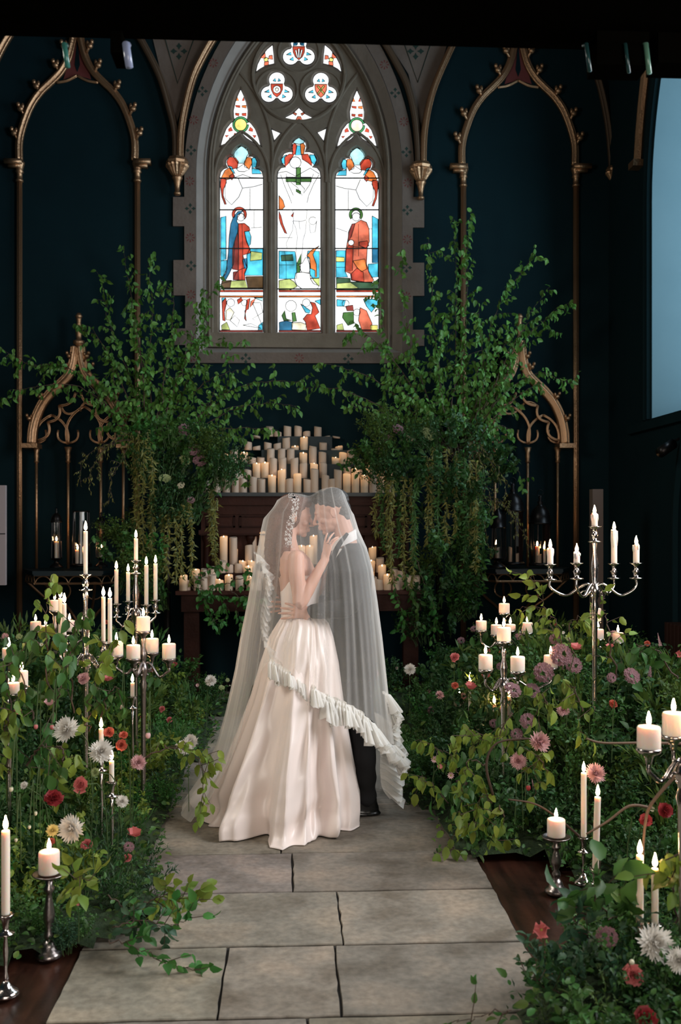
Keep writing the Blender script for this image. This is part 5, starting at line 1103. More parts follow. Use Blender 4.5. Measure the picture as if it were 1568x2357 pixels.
# photo rows: y, left edge, right edge, half depth
VT = [(1120, 630, 800, .02), (1145, 624, 805, .12), (1180, 610, 813, .16), (1220, 601, 825, .21), (1260, 594, 843, .29), (1310, 584, 857, .34), (1380, 572, 867, .36), (1460, 556, 877, .36), (1540, 543, 885, .36), (1640, 520, 896, .39), (1720, 497, 906, .42), (1800, 455, 915, .45), (1850, 420, 912, .46)]
FH = [(590, 1330), (602, 1400), (612, 1470), (640, 1512), (700, 1540), (760, 1568), (800, 1590), (840, 1615), (870, 1650), (905, 1700)]   # hem of the near layer, photo px
def front_hem(s):   # s: -1..1 across
    u = (s + 1) / 2; tab = [(0, 1850), (.06, 1850), (.10, 1760), (.14, 1560), (.22, 1500), (.35, 1525), (.5, 1556), (.65, 1583), (.78, 1606), (.88, 1640), (.95, 1690), (1.0, 1700)]
    return lerp_tab([(a, b) for a, b in tab], u)[0]
def veil_pt(al, t, rnd):
    s = math.sin(al); c = -math.cos(al)     # c<0 : near side
    near = c < 0; xr0 = 717 + 79 * s; y0 = ridge(xr0)
    yh = front_hem(s) if near else (1850 if s < .97 else 1840)
    if near:
        e = abs(c)
        if e < .25: yh = front_hem(s) * (e / .25) + (1850 if s < 0 else 1835) * (1 - e / .25)
    y = y0 + (yh - y0) * t; xl_, xr_, hy = lerp_tab(VT, y); cx_ = (xl_ + xr_) / 2; hx = (xr_ - xl_) / 2
    k = min(1, (y - y0) / 42); x = xr0 * (1 - k) + (cx_ + hx * s) * k
    d = (y - y0) * mpp(VC); dome = math.sqrt(max(0, 1 - (1 - min(1, d / .12)) ** 2)); hh = min(hy, .015 + .12 * dome + max(0, hy - .125)) if d < .5 else hy
    amp = min(1, max(0, (y - 1230) / 300)); f = math.sin(23 * al + 4.5 * math.sin(al * 3) + .004 * y) * .5 + math.sin(53 * al + 3 * math.sin(al * 2)) * .25 + math.sin(11 * al + 2 * math.sin(5 * al)) * .6
    yy = VC + (1 if c > 0 else -1) * abs(c) ** .62 * hh * (1 + .07 * amp * f); x += f * amp * 3.0
    p = P(x, y, VC); z = EYE + (HZ - y) * mpp(VC); return Vector((p.x, yy, max(.008, z)))
nA, nT = 420, 120; vs = []; wv = []
for i in range(nT + 1):
    t = (i / nT) ** 1.15
    for k in range(nA):
        al = 2 * math.pi * k / nA; p = veil_pt(al, t, None); vs.append(p)
        fo = math.sin(23 * al + 4.5 * math.sin(al * 3) + 1.0 * p.z) + .8 * math.sin(41 * al + 3 * math.sin(al * 2) - .8 * p.z) + .5 * math.sin(97 * al + 6 * math.sin(al * 4) + .9 * p.z)
        wv.append(min(.68, (.15 + .07 * min(1, max(0, (1.35 - p.z) * 1.5))) + .05 * max(0, fo) ** 1.6 + .32 * (1 - abs(math.cos(al))) ** 1.5))
fs = [(i * nA + k, i * nA + (k + 1) % nA, (i + 1) * nA + (k + 1) % nA, (i + 1) * nA + k) for i in range(nT) for k in range(nA)]
vl = thing('bridal_veil', 'long sheer tulle veil draped over both heads, its ruffled hem crossing the gown diagonally', 'veil', (P(717, 1850, VC).x, VC, 0))
mb = MB(); mb.add([v - vl.location for v in vs], fs); vo = mb.build('tulle_layer', VEIL, vl, True)
at_ = vo.data.color_attributes.new('weave', 'FLOAT_COLOR', 'POINT'); at_.data.foreach_set('color', [q for a in wv for q in (a, a, a, 1)])
# ruffle along the hem: a gathered band with a crimped cord at its head
def ruffle(path, outs, width, name, op=.5, per=.03, amp=.02):
    L_ = [0]
    for i in range(1, len(path)): L_.append(L_[-1] + (path[i] - path[i - 1]).length)
    n = int(L_[-1] / .0045); vs = []; wv = []; J = 10; rn_ = random.Random(7); i0 = 0
    for q in range(n + 1):
        d = L_[-1] * q / n
        while i0 < len(path) - 2 and L_[i0 + 1] < d: i0 += 1
        u = (d - L_[i0]) / max(1e-6, L_[i0 + 1] - L_[i0]); p = path[i0].lerp(path[i0 + 1], u); o1 = outs[i0].lerp(outs[min(i0 + 1, len(outs) - 1)], u); tdir = (path[i0 + 1] - path[i0]).normalized()
        nrm = tdir.cross(o1).normalized(); w_ = math.sin(d / per * 6.28) + .6 * math.sin(d / per * 2.7 + 1); wl = width * (1 + .18 * math.sin(d * 23) + .08 * rn_.uniform(-1, 1))
        for j in range(J + 1):
            t = j / J; vs.append(p + o1 * (wl * (t - .12)) + nrm * (amp * w_ * t ** .8) + nrm * .012 * (t < .12) + tdir * (.3 * amp * math.cos(d / per * 6.28) * t)); wv.append(op * (1.15 - .35 * t) + .1 * (w_ > .6))
    fs = [(a * (J + 1) + b, a * (J + 1) + b + 1, (a + 1) * (J + 1) + b + 1, (a + 1) * (J + 1) + b) for a in range(n) for b in range(J)]
    mb = MB(); mb.add([Vector(v) - vl.location for v in vs], fs); o = mb.build(name, VEIL, vl, True)
    a_ = o.data.color_attributes.new('weave', 'FLOAT_COLOR', 'POINT'); a_.data.foreach_set('color', [q for a in wv for q in (min(a, .9),) * 3 + (1,)]); return o
pth = []; outs = []
for k in range(0, 161):
    al = -.62 + (2.0) * k / 160; p = veil_pt(al, 1.0, None); p.y -= .012; pth.append(p); outs.append(Vector((.12, -.35, -1)).normalized() if k < 110 else Vector((.35 + .4 * (k - 110) / 50, -.35, -1)).normalized())
ruffle(pth, outs, .10, 'hem_ruffle', .85, .017, .020)
ruffle([p + Vector((0, -.02, -.02)) for p in pth[60:]], outs[60:], .12, 'hem_ruffle', .8, .021, .028)
pb = []; ob = []
for k in range(60):
    al = 1.2 + 1.7 * k / 59; p = veil_pt(al, .80 + .0 * k, None); pb.append(p); ob.append(Vector((.5, -.2, -1)).normalized())
ruffle(pb, ob, .13, 'side_ruffle', .9, .02, .024)
lr = [P(x, y, VC - .26) for x, y in [(590, 1268), (604, 1295), (616, 1330), (612, 1375), (604, 1420), (608, 1465), (622, 1500), (638, 1515)]]; lr = smooth_path(lr, 6)
ruffle(lr, [Vector((.35, -.25, -.6)).normalized()] * len(lr), .06, 'edge_ruffle', .30)
rb = [P(x, y, VC - .1) for x, y in [(868, 1640), (880, 1700), (882, 1760), (885, 1810), (900, 1835)]]; rb = smooth_path(rb, 6)
ruffle(rb, [Vector((.9, -.3, -.5)).normalized()] * len(rb), .12, 'trailing_ruffle', .85, .03, .03)
# lace mantilla edge sewn to the veil over her hair
lc = MB(); lp_ = smooth_path([Vector((x, y, 0)) for x, y in [(668, 1140), (680, 1150), (676, 1180), (668, 1205), (662, 1235), (664, 1255)]], 8); rr_ = random.Random(3)
for i, q in enumerate(lp_):
    for k in range(6):
        x = q.x + rr_.uniform(-7, 9); y = q.y + rr_.uniform(-4, 4); dd = -.115 - .03 * min(1, max(0, (y - 1150) / 100)); r_ = rr_.uniform(.0025, .0055); a0 = rr_.uniform(0, 6)
        c_ = P(x, y, VC + dd); lc.add([c_ + Vector((math.cos(a0 + j * 1.257) * r_ * (1 if j % 2 else .6), -.002, math.sin(a0 + j * 1.257) * r_)) for j in range(5)], [(0, 1, 2, 3, 4)])
lc.v = [tuple(Vector(v) - vl.location) for v in lc.v]; lc.build('lace_edging', mat('lace', (.85, .82, .8), .8, trans=.4), vl)
# ============================================================ FOLIAGE
LT = {  # leaf outlines: (points, faces) length 1 along +x, up = +z
 'ovate': ([(0, 0, 0), (.34, 0, -.03), (.68, 0, -.10), (1, 0, -.27), (.10, .18, .05), (.40, .31, .07), (.74, .21, -.04), (.10, -.18, .05), (.40, -.31, .07), (.74, -.21, -.04)],
           [(0, 1, 5, 4), (1, 2, 6, 5), (2, 3, 6), (0, 7, 8, 1), (1, 8, 9, 2), (2, 9, 3)]),
 'lance': ([(0, 0, 0), (.5, 0, .02), (1, 0, -.15), (.4, .13, .04), (.4, -.13, .04)], [(0, 1, 3), (1, 2, 3), (0, 4, 1), (1, 4, 2)]),
 'fine': ([(0, 0, 0), (.55, .10, .02), (1, 0, -.06), (.55, -.10, .02)], [(0, 1, 2, 3)]),
}
def leaves_mesh(name, L_, kind, m, parent, stems=None, seed=0, tintv=.25):
    """L_: list of (pos, dir, up, size). one mesh, colour varies from leaf to leaf"""
    tv, tf = LT[kind]; T = np.array(tv); nv = len(tv); N = len(L_)
    if N == 0: return None
    pos = np.array([l[0] for l in L_], float); d = np.array([l[1] for l in L_], float); up = np.array([l[2] for l in L_], float); s = np.array([l[3] for l in L_], float)
    d /= np.linalg.norm(d, axis=1)[:, None] + 1e-9; y = np.cross(up, d); y /= np.linalg.norm(y, axis=1)[:, None] + 1e-9; z = np.cross(d, y)
    V = pos[:, None, :] + s[:, None, None] * (T[None, :, 0, None] * d[:, None, :] + T[None, :, 1, None] * y[:, None, :] + T[None, :, 2, None] * z[:, None, :])
    V = V.reshape(-1, 3); faces = [tuple(i * nv + k for k in f) for i in range(N) for f in tf]
    me = bpy.data.meshes.new(name); me.from_pydata(V.tolist(), [], faces); o = link(name, me, m, parent, True)
    rg = np.random.RandomState(seed); v = 1 + rg.uniform(-tintv * 1.3, tintv, N); hue = rg.uniform(-.16, .2, N)
    col = np.stack([v * (1 + hue), v * (1 + hue * .1), v * (1 - hue * .5), np.ones(N)], 1).repeat(nv, 0)
    a = me.color_attributes.new('tint', 'FLOAT_COLOR', 'POINT'); a.data.foreach_set('color', col.astype('f').ravel()); return o
rg = random.Random(21)
def rv(s=1): return Vector((rg.gauss(0, s), rg.gauss(0, s), rg.gauss(0, s)))
def branch_thing(name, pts, label, cat, group, leafm, size=.05, gap=.03, twig=(.10, .30), droop=.8, kind='ovate', r0=.007, twgap=.09, extra=0, start=.15):
    """a woody shoot through the given points, with side twigs and hanging leaves"""
    path = smooth_path(pts, 8); o = path[0].copy(); t = thing(name, label, cat, o.to_tuple(), group); st = MB(); n = len(path)
    wob = [rv(.006) for _ in path]; path = [p + w for p, w in zip(path, wob)]
    st.tube([p - o for p in path], [max(.0012, r0 * (1 - i / n)) for i in range(n)], 5)
    total = sum((path[i + 1] - path[i]).length for i in range(n - 1)); LL = []; acc = 0; nxt = total * start
    def put(p, dirn, s=1):
        dd = (dirn.normalized() * (1 - droop) + Vector((0, 0, -1)) * droop + rv(.35)).normalized(); up = (rv(1) + Vector((0, -.8, .5))).normalized()
        if abs(up.dot(dd)) > .95: up = Vector((1, 0, 0))
        LL.append((p - o, dd, up, size * s * rg.uniform(.65, 1.2)))
    for i in range(n - 1):
        seg = path[i + 1] - path[i]
        while acc + seg.length > nxt:
            u = (nxt - acc) / seg.length; p = path[i].lerp(path[i + 1], u); f = nxt / total; put(p, seg, .9)
            if rg.random() < .85:
                tl = rg.uniform(*twig) * (1 - .55 * f); d = (seg.normalized() * .7 + rv(.6) + Vector((0, 0, .1))).normalized(); q = p.copy(); tp = [q.copy()]; k = max(2, int(tl / gap))
                for j in range(k):
                    d = (d + Vector((0, 0, -.06)) + rv(.08)).normalized(); q = q + d * gap; tp.append(q.copy()); put(q, d)
                    if rg.random() < .6: put(q, d + rv(.5), .8)
                st.tube([x - o for x in tp], [.0022 * (1 - .6 * j / len(tp)) for j in range(len(tp))], 3)
            nxt += twgap * rg.uniform(.6, 1.4)
        acc += seg.length
    put(path[-1], path[-1] - path[-2]); st.build('stem', TWIG, t); leaves_mesh('foliage', LL, kind, leafm, t, seed=rg.randint(0, 9999)); return t
def PB(pts, Y, j=.0): return [P(x, y, Y + (dy if len(q) > 2 else 0)) for q in pts for x, y, dy in [(*q[:2], q[2] if len(q) > 2 else 0)]]
# --- tall branches that fan out beside the window
LBR = [([(350, 1060), (330, 850), (300, 680), (285, 565)], 9.75, 'reaching highest, in front of the gilded shaft'), ([(350, 1050), (345, 850), (350, 700), (340, 600)], 9.6, 'rising along the gilded shaft'), ([(345, 1050), (300, 880), (250, 740), (235, 635)], 9.7, 'arching outward above the far niche'),
       ([(345, 1040), (270, 860), (215, 760), (185, 755)], 9.65, 'ending beside the far niche finial'), ([(350, 1050), (420, 850), (460, 730), (505, 640)], 9.75, 'whose tip crosses the glass of the first window light'), ([(355, 1050), (430, 880), (470, 770), (470, 690)], 9.7, 'leaning against the stone window frame'),
       ([(350, 1050), (380, 850), (400, 700), (372, 655)], 9.65, 'between gilded shaft and stone frame'), ([(345, 1060), (200, 900), (80, 890), (5, 925)], 9.55, 'stretched sideways across the far niche to the pale panel'), ([(345, 1060), (180, 860), (70, 840), (0, 800)], 9.6, 'thin and bare, reaching the picture edge above the sideways one'),
       ([(355, 1060), (450, 900), (520, 860), (560, 850)], 9.65, 'ending just below the window sill'), ([(355, 1060), (500, 920), (600, 880), (690, 880)], 9.6, 'longest toward the wall between sill and candles'), ([(355, 1070), (500, 960), (600, 930), (680, 935)], 9.6, 'hanging low over the topmost candles'),
       ([(360, 1080), (480, 1000), (560, 985), (640, 990)], 9.5, 'trailing into the topmost candles'), ([(360, 1080), (480, 1040), (540, 1060), (575, 1110)], 9.5, 'drooping over the shelf candles'), ([(350, 1060), (440, 800), (500, 790), (560, 790)], 9.7, 'crossing the window sill'), ([(350, 1060), (300, 950), (240, 900), (215, 870)], 9.6, 'over the far niche gable'),
       ([(350, 1060), (320, 800), (310, 760), (300, 720)], 9.5, 'dense and short, before the gilded shaft'), ([(350, 1060), (400, 900), (430, 830), (440, 780)], 9.55, 'dense and short, below the stone frame'), ([(350, 1060), (370, 920), (390, 820), (400, 760)], 9.5, 'in the thick of the far bunch'), ([(350, 1060), (470, 960), (520, 900), (530, 820)], 9.6, 'curling up under the sill corner'), ([(350, 1060), (280, 960), (260, 860), (255, 800)], 9.55, 'beside the far niche gable'), ([(350, 1100), (420, 1010), (480, 930), (500, 880)], 9.45, 'in front of the bunch, low')]
RBR = [([(1060, 1060), (1050, 850), (1050, 650), (1044, 500)], 9.75, 'reaching highest on the corner side'), ([(1060, 1060), (1070, 850), (1075, 650), (1080, 505)], 9.7, 'straight up the gilded shaft'), ([(1050, 1060), (1010, 850), (995, 680), (985, 545)], 9.7, 'beside the stone window frame'), ([(1050, 1060), (960, 850), (930, 700), (925, 600)], 9.7, 'against the stone quoins'),
       ([(1060, 1060), (1110, 850), (1150, 700), (1230, 590)], 9.65, 'forking toward the gilded arch interior'), ([(1060, 1060), (1120, 860), (1190, 760), (1265, 660)], 9.6, 'with a creamy tip inside the gilded arch'), ([(1060, 1060), (1130, 900), (1230, 760), (1318, 690)], 9.6, 'touching the outer gilded shaft'), ([(1060, 1060), (1150, 860), (1220, 740), (1280, 768)], 9.55, 'bending down beside the outer shaft'),
       ([(1060, 1060), (1140, 930), (1230, 860), (1318, 885)], 9.5, 'stretched across the near niche arch'), ([(1060, 1070), (1140, 960), (1210, 900), (1250, 880)], 9.5, 'over the near niche gable'), ([(1050, 1060), (930, 900), (880, 740), (860, 650)], 9.7, 'whose tip crosses the third window light'), ([(1050, 1060), (920, 850), (830, 760), (790, 780)], 9.65, 'overlapping the window sill corner'),
       ([(1050, 1060), (900, 900), (800, 850), (735, 835)], 9.6, 'reaching farthest along the wall under the sill'), ([(1050, 1060), (900, 950), (790, 900), (690, 890)], 9.6, 'thin, meeting the far bunch over the candles'), ([(1050, 1070), (930, 980), (860, 940), (800, 940)], 9.6, 'low over the candle tiers'), ([(1055, 1060), (1100, 950), (1120, 840), (1130, 730)], 9.55, 'in the thick of the near bunch'), ([(1055, 1060), (1020, 940), (1010, 840), (1020, 740)], 9.5, 'dense, hiding the gilded shaft'),
       ([(1055, 1060), (980, 960), (950, 860), (960, 790)], 9.55, 'dense, beside the stone frame foot'), ([(1060, 1060), (1130, 1000), (1150, 980), (1180, 990)], 9.45, 'before the near niche columns'), ([(1060, 1060), (1090, 900), (1110, 800), (1100, 690)], 9.6, 'in front of the inner gilded shaft'), ([(1060, 1080), (1130, 1040), (1190, 1080), (1205, 1130)], 9.4, 'drooping before the domed lanterns'), ([(1055, 1060), (960, 930), (900, 880), (880, 800)], 9.6, 'under the window sill, leafy'), ([(1060, 1060), (1040, 930), (1070, 800), (1065, 720)], 9.5, 'leafy, up the inner shaft'), ([(1060, 1060), (1160, 880), (1180, 800), (1175, 770)], 9.55, 'up to the near niche finial')]
for lst, side in ((LBR, 'far bunch by the pale panel'), (RBR, 'near bunch by the side window')):
    for pts, Y, lab in lst:
        branch_thing('leafy_branch', [P(x, y, Y + .03 * i * rg.uniform(-1, 1)) for i, (x, y) in enumerate(pts)], f'tall green leafy branch {lab}', 'branch', 'tall branches of the ' + side, LEAF['birch'], .064, .040, (.12, .40), .72, twgap=.055)
# --- hanging strands of amaranth
def strand(x, y0, y1, Y, lab, sway=0, m='olive'):
    p0 = P(x, y0, Y); k = 9; pts = [P(x + sway * math.sin(i / k * 2.6) + rg.uniform(-2, 2), y0 + (y1 - y0) * i / k, Y - .02 * math.sin(i)) for i in range(k + 1)]
    t = thing('hanging_strand', lab, 'trailing plant', p0.to_tuple(), 'hanging amaranth strands'); st = MB(); LL = []
    path = smooth_path(pts, 4); st.tube([p - p0 for p in path], .0025, 3)
    n = int((path[0] - path[-1]).length / .0042)
    for i in range(n):
        u = i / n; q = path[min(int(u * (len(path) - 1)), len(path) - 2)].lerp(path[min(int(u * (len(path) - 1)) + 1, len(path) - 1)], (u * (len(path) - 1)) % 1)
        d = Vector((rg.uniform(-1, 1), rg.uniform(-1, .6), rg.uniform(-2.0, .2))); LL.append((q - p0 + rv(.008), d, Vector((rg.uniform(-1, 1), -1, .3)), rg.uniform(.026, .066)))
    st.build('stem', STEM, t); leaves_mesh('foliage', LL, 'lance', LEAF[m], t, seed=i)
for i, (x, a, b, Y) in enumerate([(318, 1000, 1290, 9.2), (330, 1010, 1310, 9.15), (342, 990, 1265, 9.2), (306, 1010, 1240, 9.25), (352, 1060, 1300, 9.1), (388, 1180, 1330, 9.1), (402, 1170, 1340, 9.1), (420, 1160, 1325, 9.1), (436, 1150, 1345, 9.1), (372, 1170, 1320, 9.15), (484, 1120, 1240, 9.3), (492, 1130, 1275, 9.3), (500, 1150, 1300, 9.25)]):
    strand(x, a, b, Y, f'olive hanging strand on the bride\'s side, {ordw(i)} from the gilded shaft to the candles', rg.uniform(-8, 8))
for i, (x0, y0, x1, y1) in enumerate([(330, 1010, 205, 1130), (320, 1020, 225, 1100), (330, 1030, 250, 1160), (340, 1020, 185, 1115)]):
    branch_thing('arching_spray', [P(x0, y0, 9.3), P((x0 + x1) / 2 + 10, min(y0, y1) - 5, 9.2), P(x1 + 10, y1 - 60, 9.15), P(x1, y1, 9.1)], f'arching olive spray over the far lantern shelf, {ordw(i)} outward', 'trailing plant', 'arching sprays', LEAF['olive'], .035, .02, (.06, .16), .8, 'lance', .004, .035)
for i, (x, a, b, Y) in enumerate([(880, 1110, 1260, 9.2), (892, 1090, 1300, 9.15), (904, 1100, 1340, 9.1), (916, 1080, 1280, 9.15), (930, 1090, 1330, 9.1), (946, 1100, 1350, 9.1), (962, 1080, 1300, 9.05), (985, 1050, 1250, 9.1), (1000, 1030, 1220, 9.1), (1015, 1040, 1280, 9.05), (1030, 1030, 1250, 9.1), (1050, 1040, 1230, 9.1), (1068, 1050, 1290, 9.05), (1084, 1060, 1250, 9.1), (1100, 1060, 1200, 9.1), (1112, 1080, 1260, 9.05), (870, 1130, 1230, 9.2), (1095, 1150, 1310, 9.0)]):
    strand(x, a, b, Y, f'olive hanging strand on the groom\'s side, {ordw(i)} from the candles to the corner', rg.uniform(-8, 8), 'olive' if i % 3 else 'mid')
for i, (x0, y0, x1, y1) in enumerate([(1060, 1040, 1150, 1130), (1070, 1050, 1135, 1180), (1080, 1150, 1190, 1230), (1090, 1160, 1215, 1275), (1060, 1060, 1130, 1280), (1050, 1030, 1165, 1140)]):
    branch_thing('arching_spray', [P(x0, y0, 9.25), P((x0 + x1) / 2 - 5, min(y0, y1) - 5, 9.15), P(x1 - 10, y1 - 50, 9.1), P(x1, y1, 9.05)], f'arching olive spray before the near lantern shelf, {ordw(i)} downward', 'trailing plant', 'arching sprays', LEAF['olive'], .035, .02, (.06, .16), .8, 'lance', .004, .035)
# --- garlands over the altar table edge
for i, (pts, Y) in enumerate([([(560, 1330), (500, 1350), (470, 1380), (500, 1440)], 9.0), ([(470, 1320), (462, 1350), (480, 1400), (515, 1440)], 8.98), ([(440, 1350), (470, 1360), (520, 1390), (520, 1420)], 9.0), ([(600, 1370), (560, 1375), (545, 1400), (560, 1440)], 9.0), ([(530, 1360), (560, 1380), (580, 1390), (600, 1380)], 9.02), ([(930, 1300), (940, 1350), (960, 1400), (960, 1450)], 9.0), ([(960, 1290), (980, 1350), (1000, 1400), (1000, 1460)], 8.95), ([(905, 1320), (915, 1370), (925, 1420), (930, 1460)], 9.0), ([(470, 1335), (455, 1330), (500, 1300), (510, 1290)], 9.05), ([(575, 1330), (570, 1310), (585, 1330), (560, 1350)], 9.05)]):
    branch_thing('table_garland', [P(x, y, Y) for x, y in pts], f'leafy garland hanging over the altar table edge, {ordw(i)} of its run', 'garland', 'garlands on the altar table', LEAF['fresh'] if i != 5 else LEAF['mid'], .06, .035, (.05, .14), .5, r0=.004, twgap=.05)

# ============================================================ BANKS OF PLANTS
def inside(p, poly):
    x, y = p; c = False; n = len(poly)
    for i in range(n):
        x1, y1 = poly[i]; x2, y2 = poly[(i + 1) % n]
        if (y1 > y) != (y2 > y) and x < (x2 - x1) * (y - y1) / (y2 - y1) + x1: c = not c
    return c
fxy = lambda pts: [(F(x, y).x, F(x, y).y) for x, y in pts]
LP = fxy([(500, 1645), (490, 1700), (440, 1800), (395, 1900), (365, 1965), (385, 2060), (405, 2110), (330, 2150), (200, 2200), (0, 2240), (-260, 2250)]) + [(-2.85, 3.4), (-2.85, 9.0), (-1.4, 9.0)] + fxy([(420, 1600)])
RP = fxy([(915, 1660), (935, 1750), (915, 1840), (1000, 1880), (1010, 1965), (1110, 1990), (1225, 1985), (1330, 2030), (1345, 2130), (1300, 2200), (1215, 2290), (1150, 2357), (1180, 2600)]) + [(1.9, 2.3), (3.0, 3.6), (3.0, 9.0), (1.9, 9.0)] + fxy([(1000, 1600)])
CP = [(-1.6, 9.08), (-1.5, 8.35), (-.6, 8.3), (.2, 8.55), (1.0, 8.3), (2.0, 8.2), (2.1, 9.08)]
def dist_edge(p, poly):
    best = 9
    for i in range(len(poly)):
        a, b = Vector(poly[i]), Vector(poly[(i + 1) % len(poly)]); d = b - a; t = max(0, min(1, (Vector(p) - a).dot(d) / max(1e-9, d.length_squared))); best = min(best, (a + d * t - Vector(p)).length)
    return best
def sstep(a, b, x): t = max(0, min(1, (x - a) / (b - a))); return t * t * (3 - 2 * t)
def hgt(x, y, which):
    if which == 'L':
        e = dist_edge((x, y), LP[:11]); return .10 + (.10 + .62 * sstep(3.95, 5.0, y) - .12 * sstep(6.2, 8, y)) * sstep(0, .95, e)
    if which == 'R':
        e = dist_edge((x, y), RP[:13]); return .10 + (.12 + .60 * sstep(4.3, 5.3, y) - .12 * sstep(6.4, 8, y)) * sstep(0, 1.0, e) + .10 * sstep(3.9, 3.0, y)
    return .18 + .10 * math.sin(x * 3)
for w_, poly, nm in (('L', LP, 'bride\'s'), ('R', RP, 'groom\'s'), ('C', CP, 'altar')):   # dark moss beds that carry the flowers
    xs = np.arange(min(p[0] for p in poly), max(p[0] for p in poly), .07); ys = np.arange(min(p[1] for p in poly), max(p[1] for p in poly), .07); idx = {}; vs = []; fs = []
    for i, x in enumerate(xs):
        for j, y in enumerate(ys):
            if inside((x, y), poly): e = dist_edge((x, y), poly); idx[i, j] = len(vs); vs.append((x, y, max(-.008, min(e * .9, hgt(x, y, w_) * .6) - .02 + .02 * math.sin(x * 31) * math.sin(y * 27))))
    for (i, j), a in idx.items():
        if (i + 1, j) in idx and (i, j + 1) in idx and (i + 1, j + 1) in idx: fs.append((a, idx[i + 1, j], idx[i + 1, j + 1], idx[i, j + 1]))
    GL = []
    for q in range(int(len(vs) * 5.5)):
        b_ = vs[rg.randrange(len(vs))]; x, y = b_[0] + rg.uniform(-.04, .04), b_[1] + rg.uniform(-.04, .04); hh = rg.random() ** 1.5 * .10
        if abs(x / y) > .5: continue
        GL.append((Vector((x, y, b_[2] + .01 + hh)), Vector((rg.gauss(0, 1), rg.gauss(0, 1), rg.uniform(-.3, .8))), Vector((rg.gauss(0, .5), rg.gauss(0, .5) - .3, 1)), rg.uniform(.018, .048)))
    for part, mm, lk in ((GL[::3], 'mid', 'ovate'), (GL[1::3], 'moss', 'ovate'), (GL[2::3], 'dark', 'lance')):
        tag(leaves_mesh('ground_leaves', part, lk, LEAF[mm], None, seed=5, tintv=.45), f'{dict(mid="mid-green", dark="dark narrow", moss="mossy")[mm]} low leaves carpeting the bed on the {nm} side', 'ground cover', kind='stuff')
    me = bpy.data.meshes.new('moss_bed'); me.from_pydata(vs, [], fs); o = link('moss', me, mat('moss_bed', (.012, .03, .010), .95, noise=(30, (.03, .055, .015), .25), bump=1, bscale=60), None, True)
    tag(o, f'dark moss bed under the flowers along the {nm} side', 'moss', kind='stuff')
def clump(kind, h, rad, seed):
    """plant prototypes: returns (stem MB, [(leaves, leaf kind, material)])"""
    r = random.Random(seed); st = MB(); A = []
    def V3(s): return Vector((r.gauss(0, s), r.gauss(0, s), r.gauss(0, s)))
    ns = dict(broad=11, fine=16, droop=8, ruscus=9, fern=9, grassy=16)[kind]
    for s in range(ns):
        a = r.uniform(0, 6.28); rr = rad * math.sqrt(r.random()); H = h * r.uniform(.6, 1.15); p = Vector((rr * .35 * math.cos(a), rr * .35 * math.sin(a), 0)); tip = Vector((rr * math.cos(a), rr * math.sin(a), H))
        k = 8; pts = [p.lerp(tip, i / k) + Vector((0, 0, .25 * H * math.sin(math.pi * i / k) * (rr / rad))) + V3(.006) for i in range(k + 1)]
        if kind == 'droop': pts += [pts[-1] + Vector((math.cos(a) * .06, math.sin(a) * .06, -.03)), pts[-1] + Vector((math.cos(a) * .11, math.sin(a) * .11, -.12))]
        st.tube(pts, [.003 * (1 - .6 * i / len(pts)) for i in range(len(pts))], 3)
        for i in range(2, len(pts)):
            q = pts[i]; d0 = (pts[i] - pts[i - 1]).normalized()
            if kind == 'broad':
                for _ in range(3): A.append((q + V3(.015), d0 * .3 + V3(.6) + Vector((0, 0, .1)), V3(.5) + Vector((0, -.3, 1)), r.uniform(.035, .065)))
            elif kind == 'fine':
                for _ in range(9): A.append((q + V3(.022), d0 * .5 + V3(.6), V3(.6) + Vector((0, 0, 1)), r.uniform(.018, .034)))
            elif kind == 'droop':
                for _ in range(2): A.append((q + V3(.012), Vector((r.gauss(0, .35), r.gauss(0, .35), -1)), V3(1) + Vector((0, -1, 0)), r.uniform(.07, .11)))
            elif kind == 'ruscus':
                for sd in (-1, 1): A.append((q + V3(.004), d0 + Vector((-d0.y, d0.x, 0)) * sd * 1.2 + V3(.2), V3(.4) + Vector((0, 0, 1)), r.uniform(.05, .075)))
                A.append((q + V3(.02), d0 + V3(.5), V3(.4) + Vector((0, 0, 1)), r.uniform(.04, .06)))
            elif kind == 'fern':
                for sd in (-1, 1):
                    for _ in range(3): A.append((pts[i - 1].lerp(q, r.random()), d0 * .4 + Vector((-d0.y, d0.x, 0)) * sd + V3(.1), Vector((0, 0, 1)) + V3(.2), .05 * (1.1 - i / len(pts))))
            else:
                for _ in range(2): A.append((q + V3(.01), d0 + V3(.25), V3(.6) + Vector((0, -1, .3)), r.uniform(.07, .12)))
    lk = dict(broad='ovate', fine='ovate', droop='ovate', ruscus='lance', fern='lance', grassy='fine')[kind]
    return st, A, lk
PROT = {}
def proto(kind, mname, v):
    key = (kind, mname, v)
    if key not in PROT:
        st, A, lk = clump(kind, .34, .24, hash_(key)); me = bpy.data.meshes.new('stem'); me.from_pydata(st.v, [], st.f); me.materials.append(STEM)
        f = leaves_mesh('foliage', A, lk, LEAF[mname], None, seed=v); fm = f.data; bpy.data.objects.remove(f); fm.name = 'foliage'; PROT[key] = (me, fm)
    return PROT[key]
def hash_(k): return sum(ord(c) * (i + 7) for i, c in enumerate(str(k)))
KN = dict(broad='broad-leaved', fine='small-leaved', droop='drooping large-leaved', ruscus='glossy ruscus', fern='feathery fern', grassy='grassy')
CN = dict(dark='dark green', mid='mid-green', lime='yellow-green', olive='olive', blue='blue-green', moss='mossy green', fresh='bright green', birch='fresh green')
cnt = {}
NK = dict(broad='broad_leaf_plant', fine='small_leaf_plant', droop='drooping_leaf_plant', ruscus='ruscus_plant', fern='fern_plant', grassy='grass_plant')
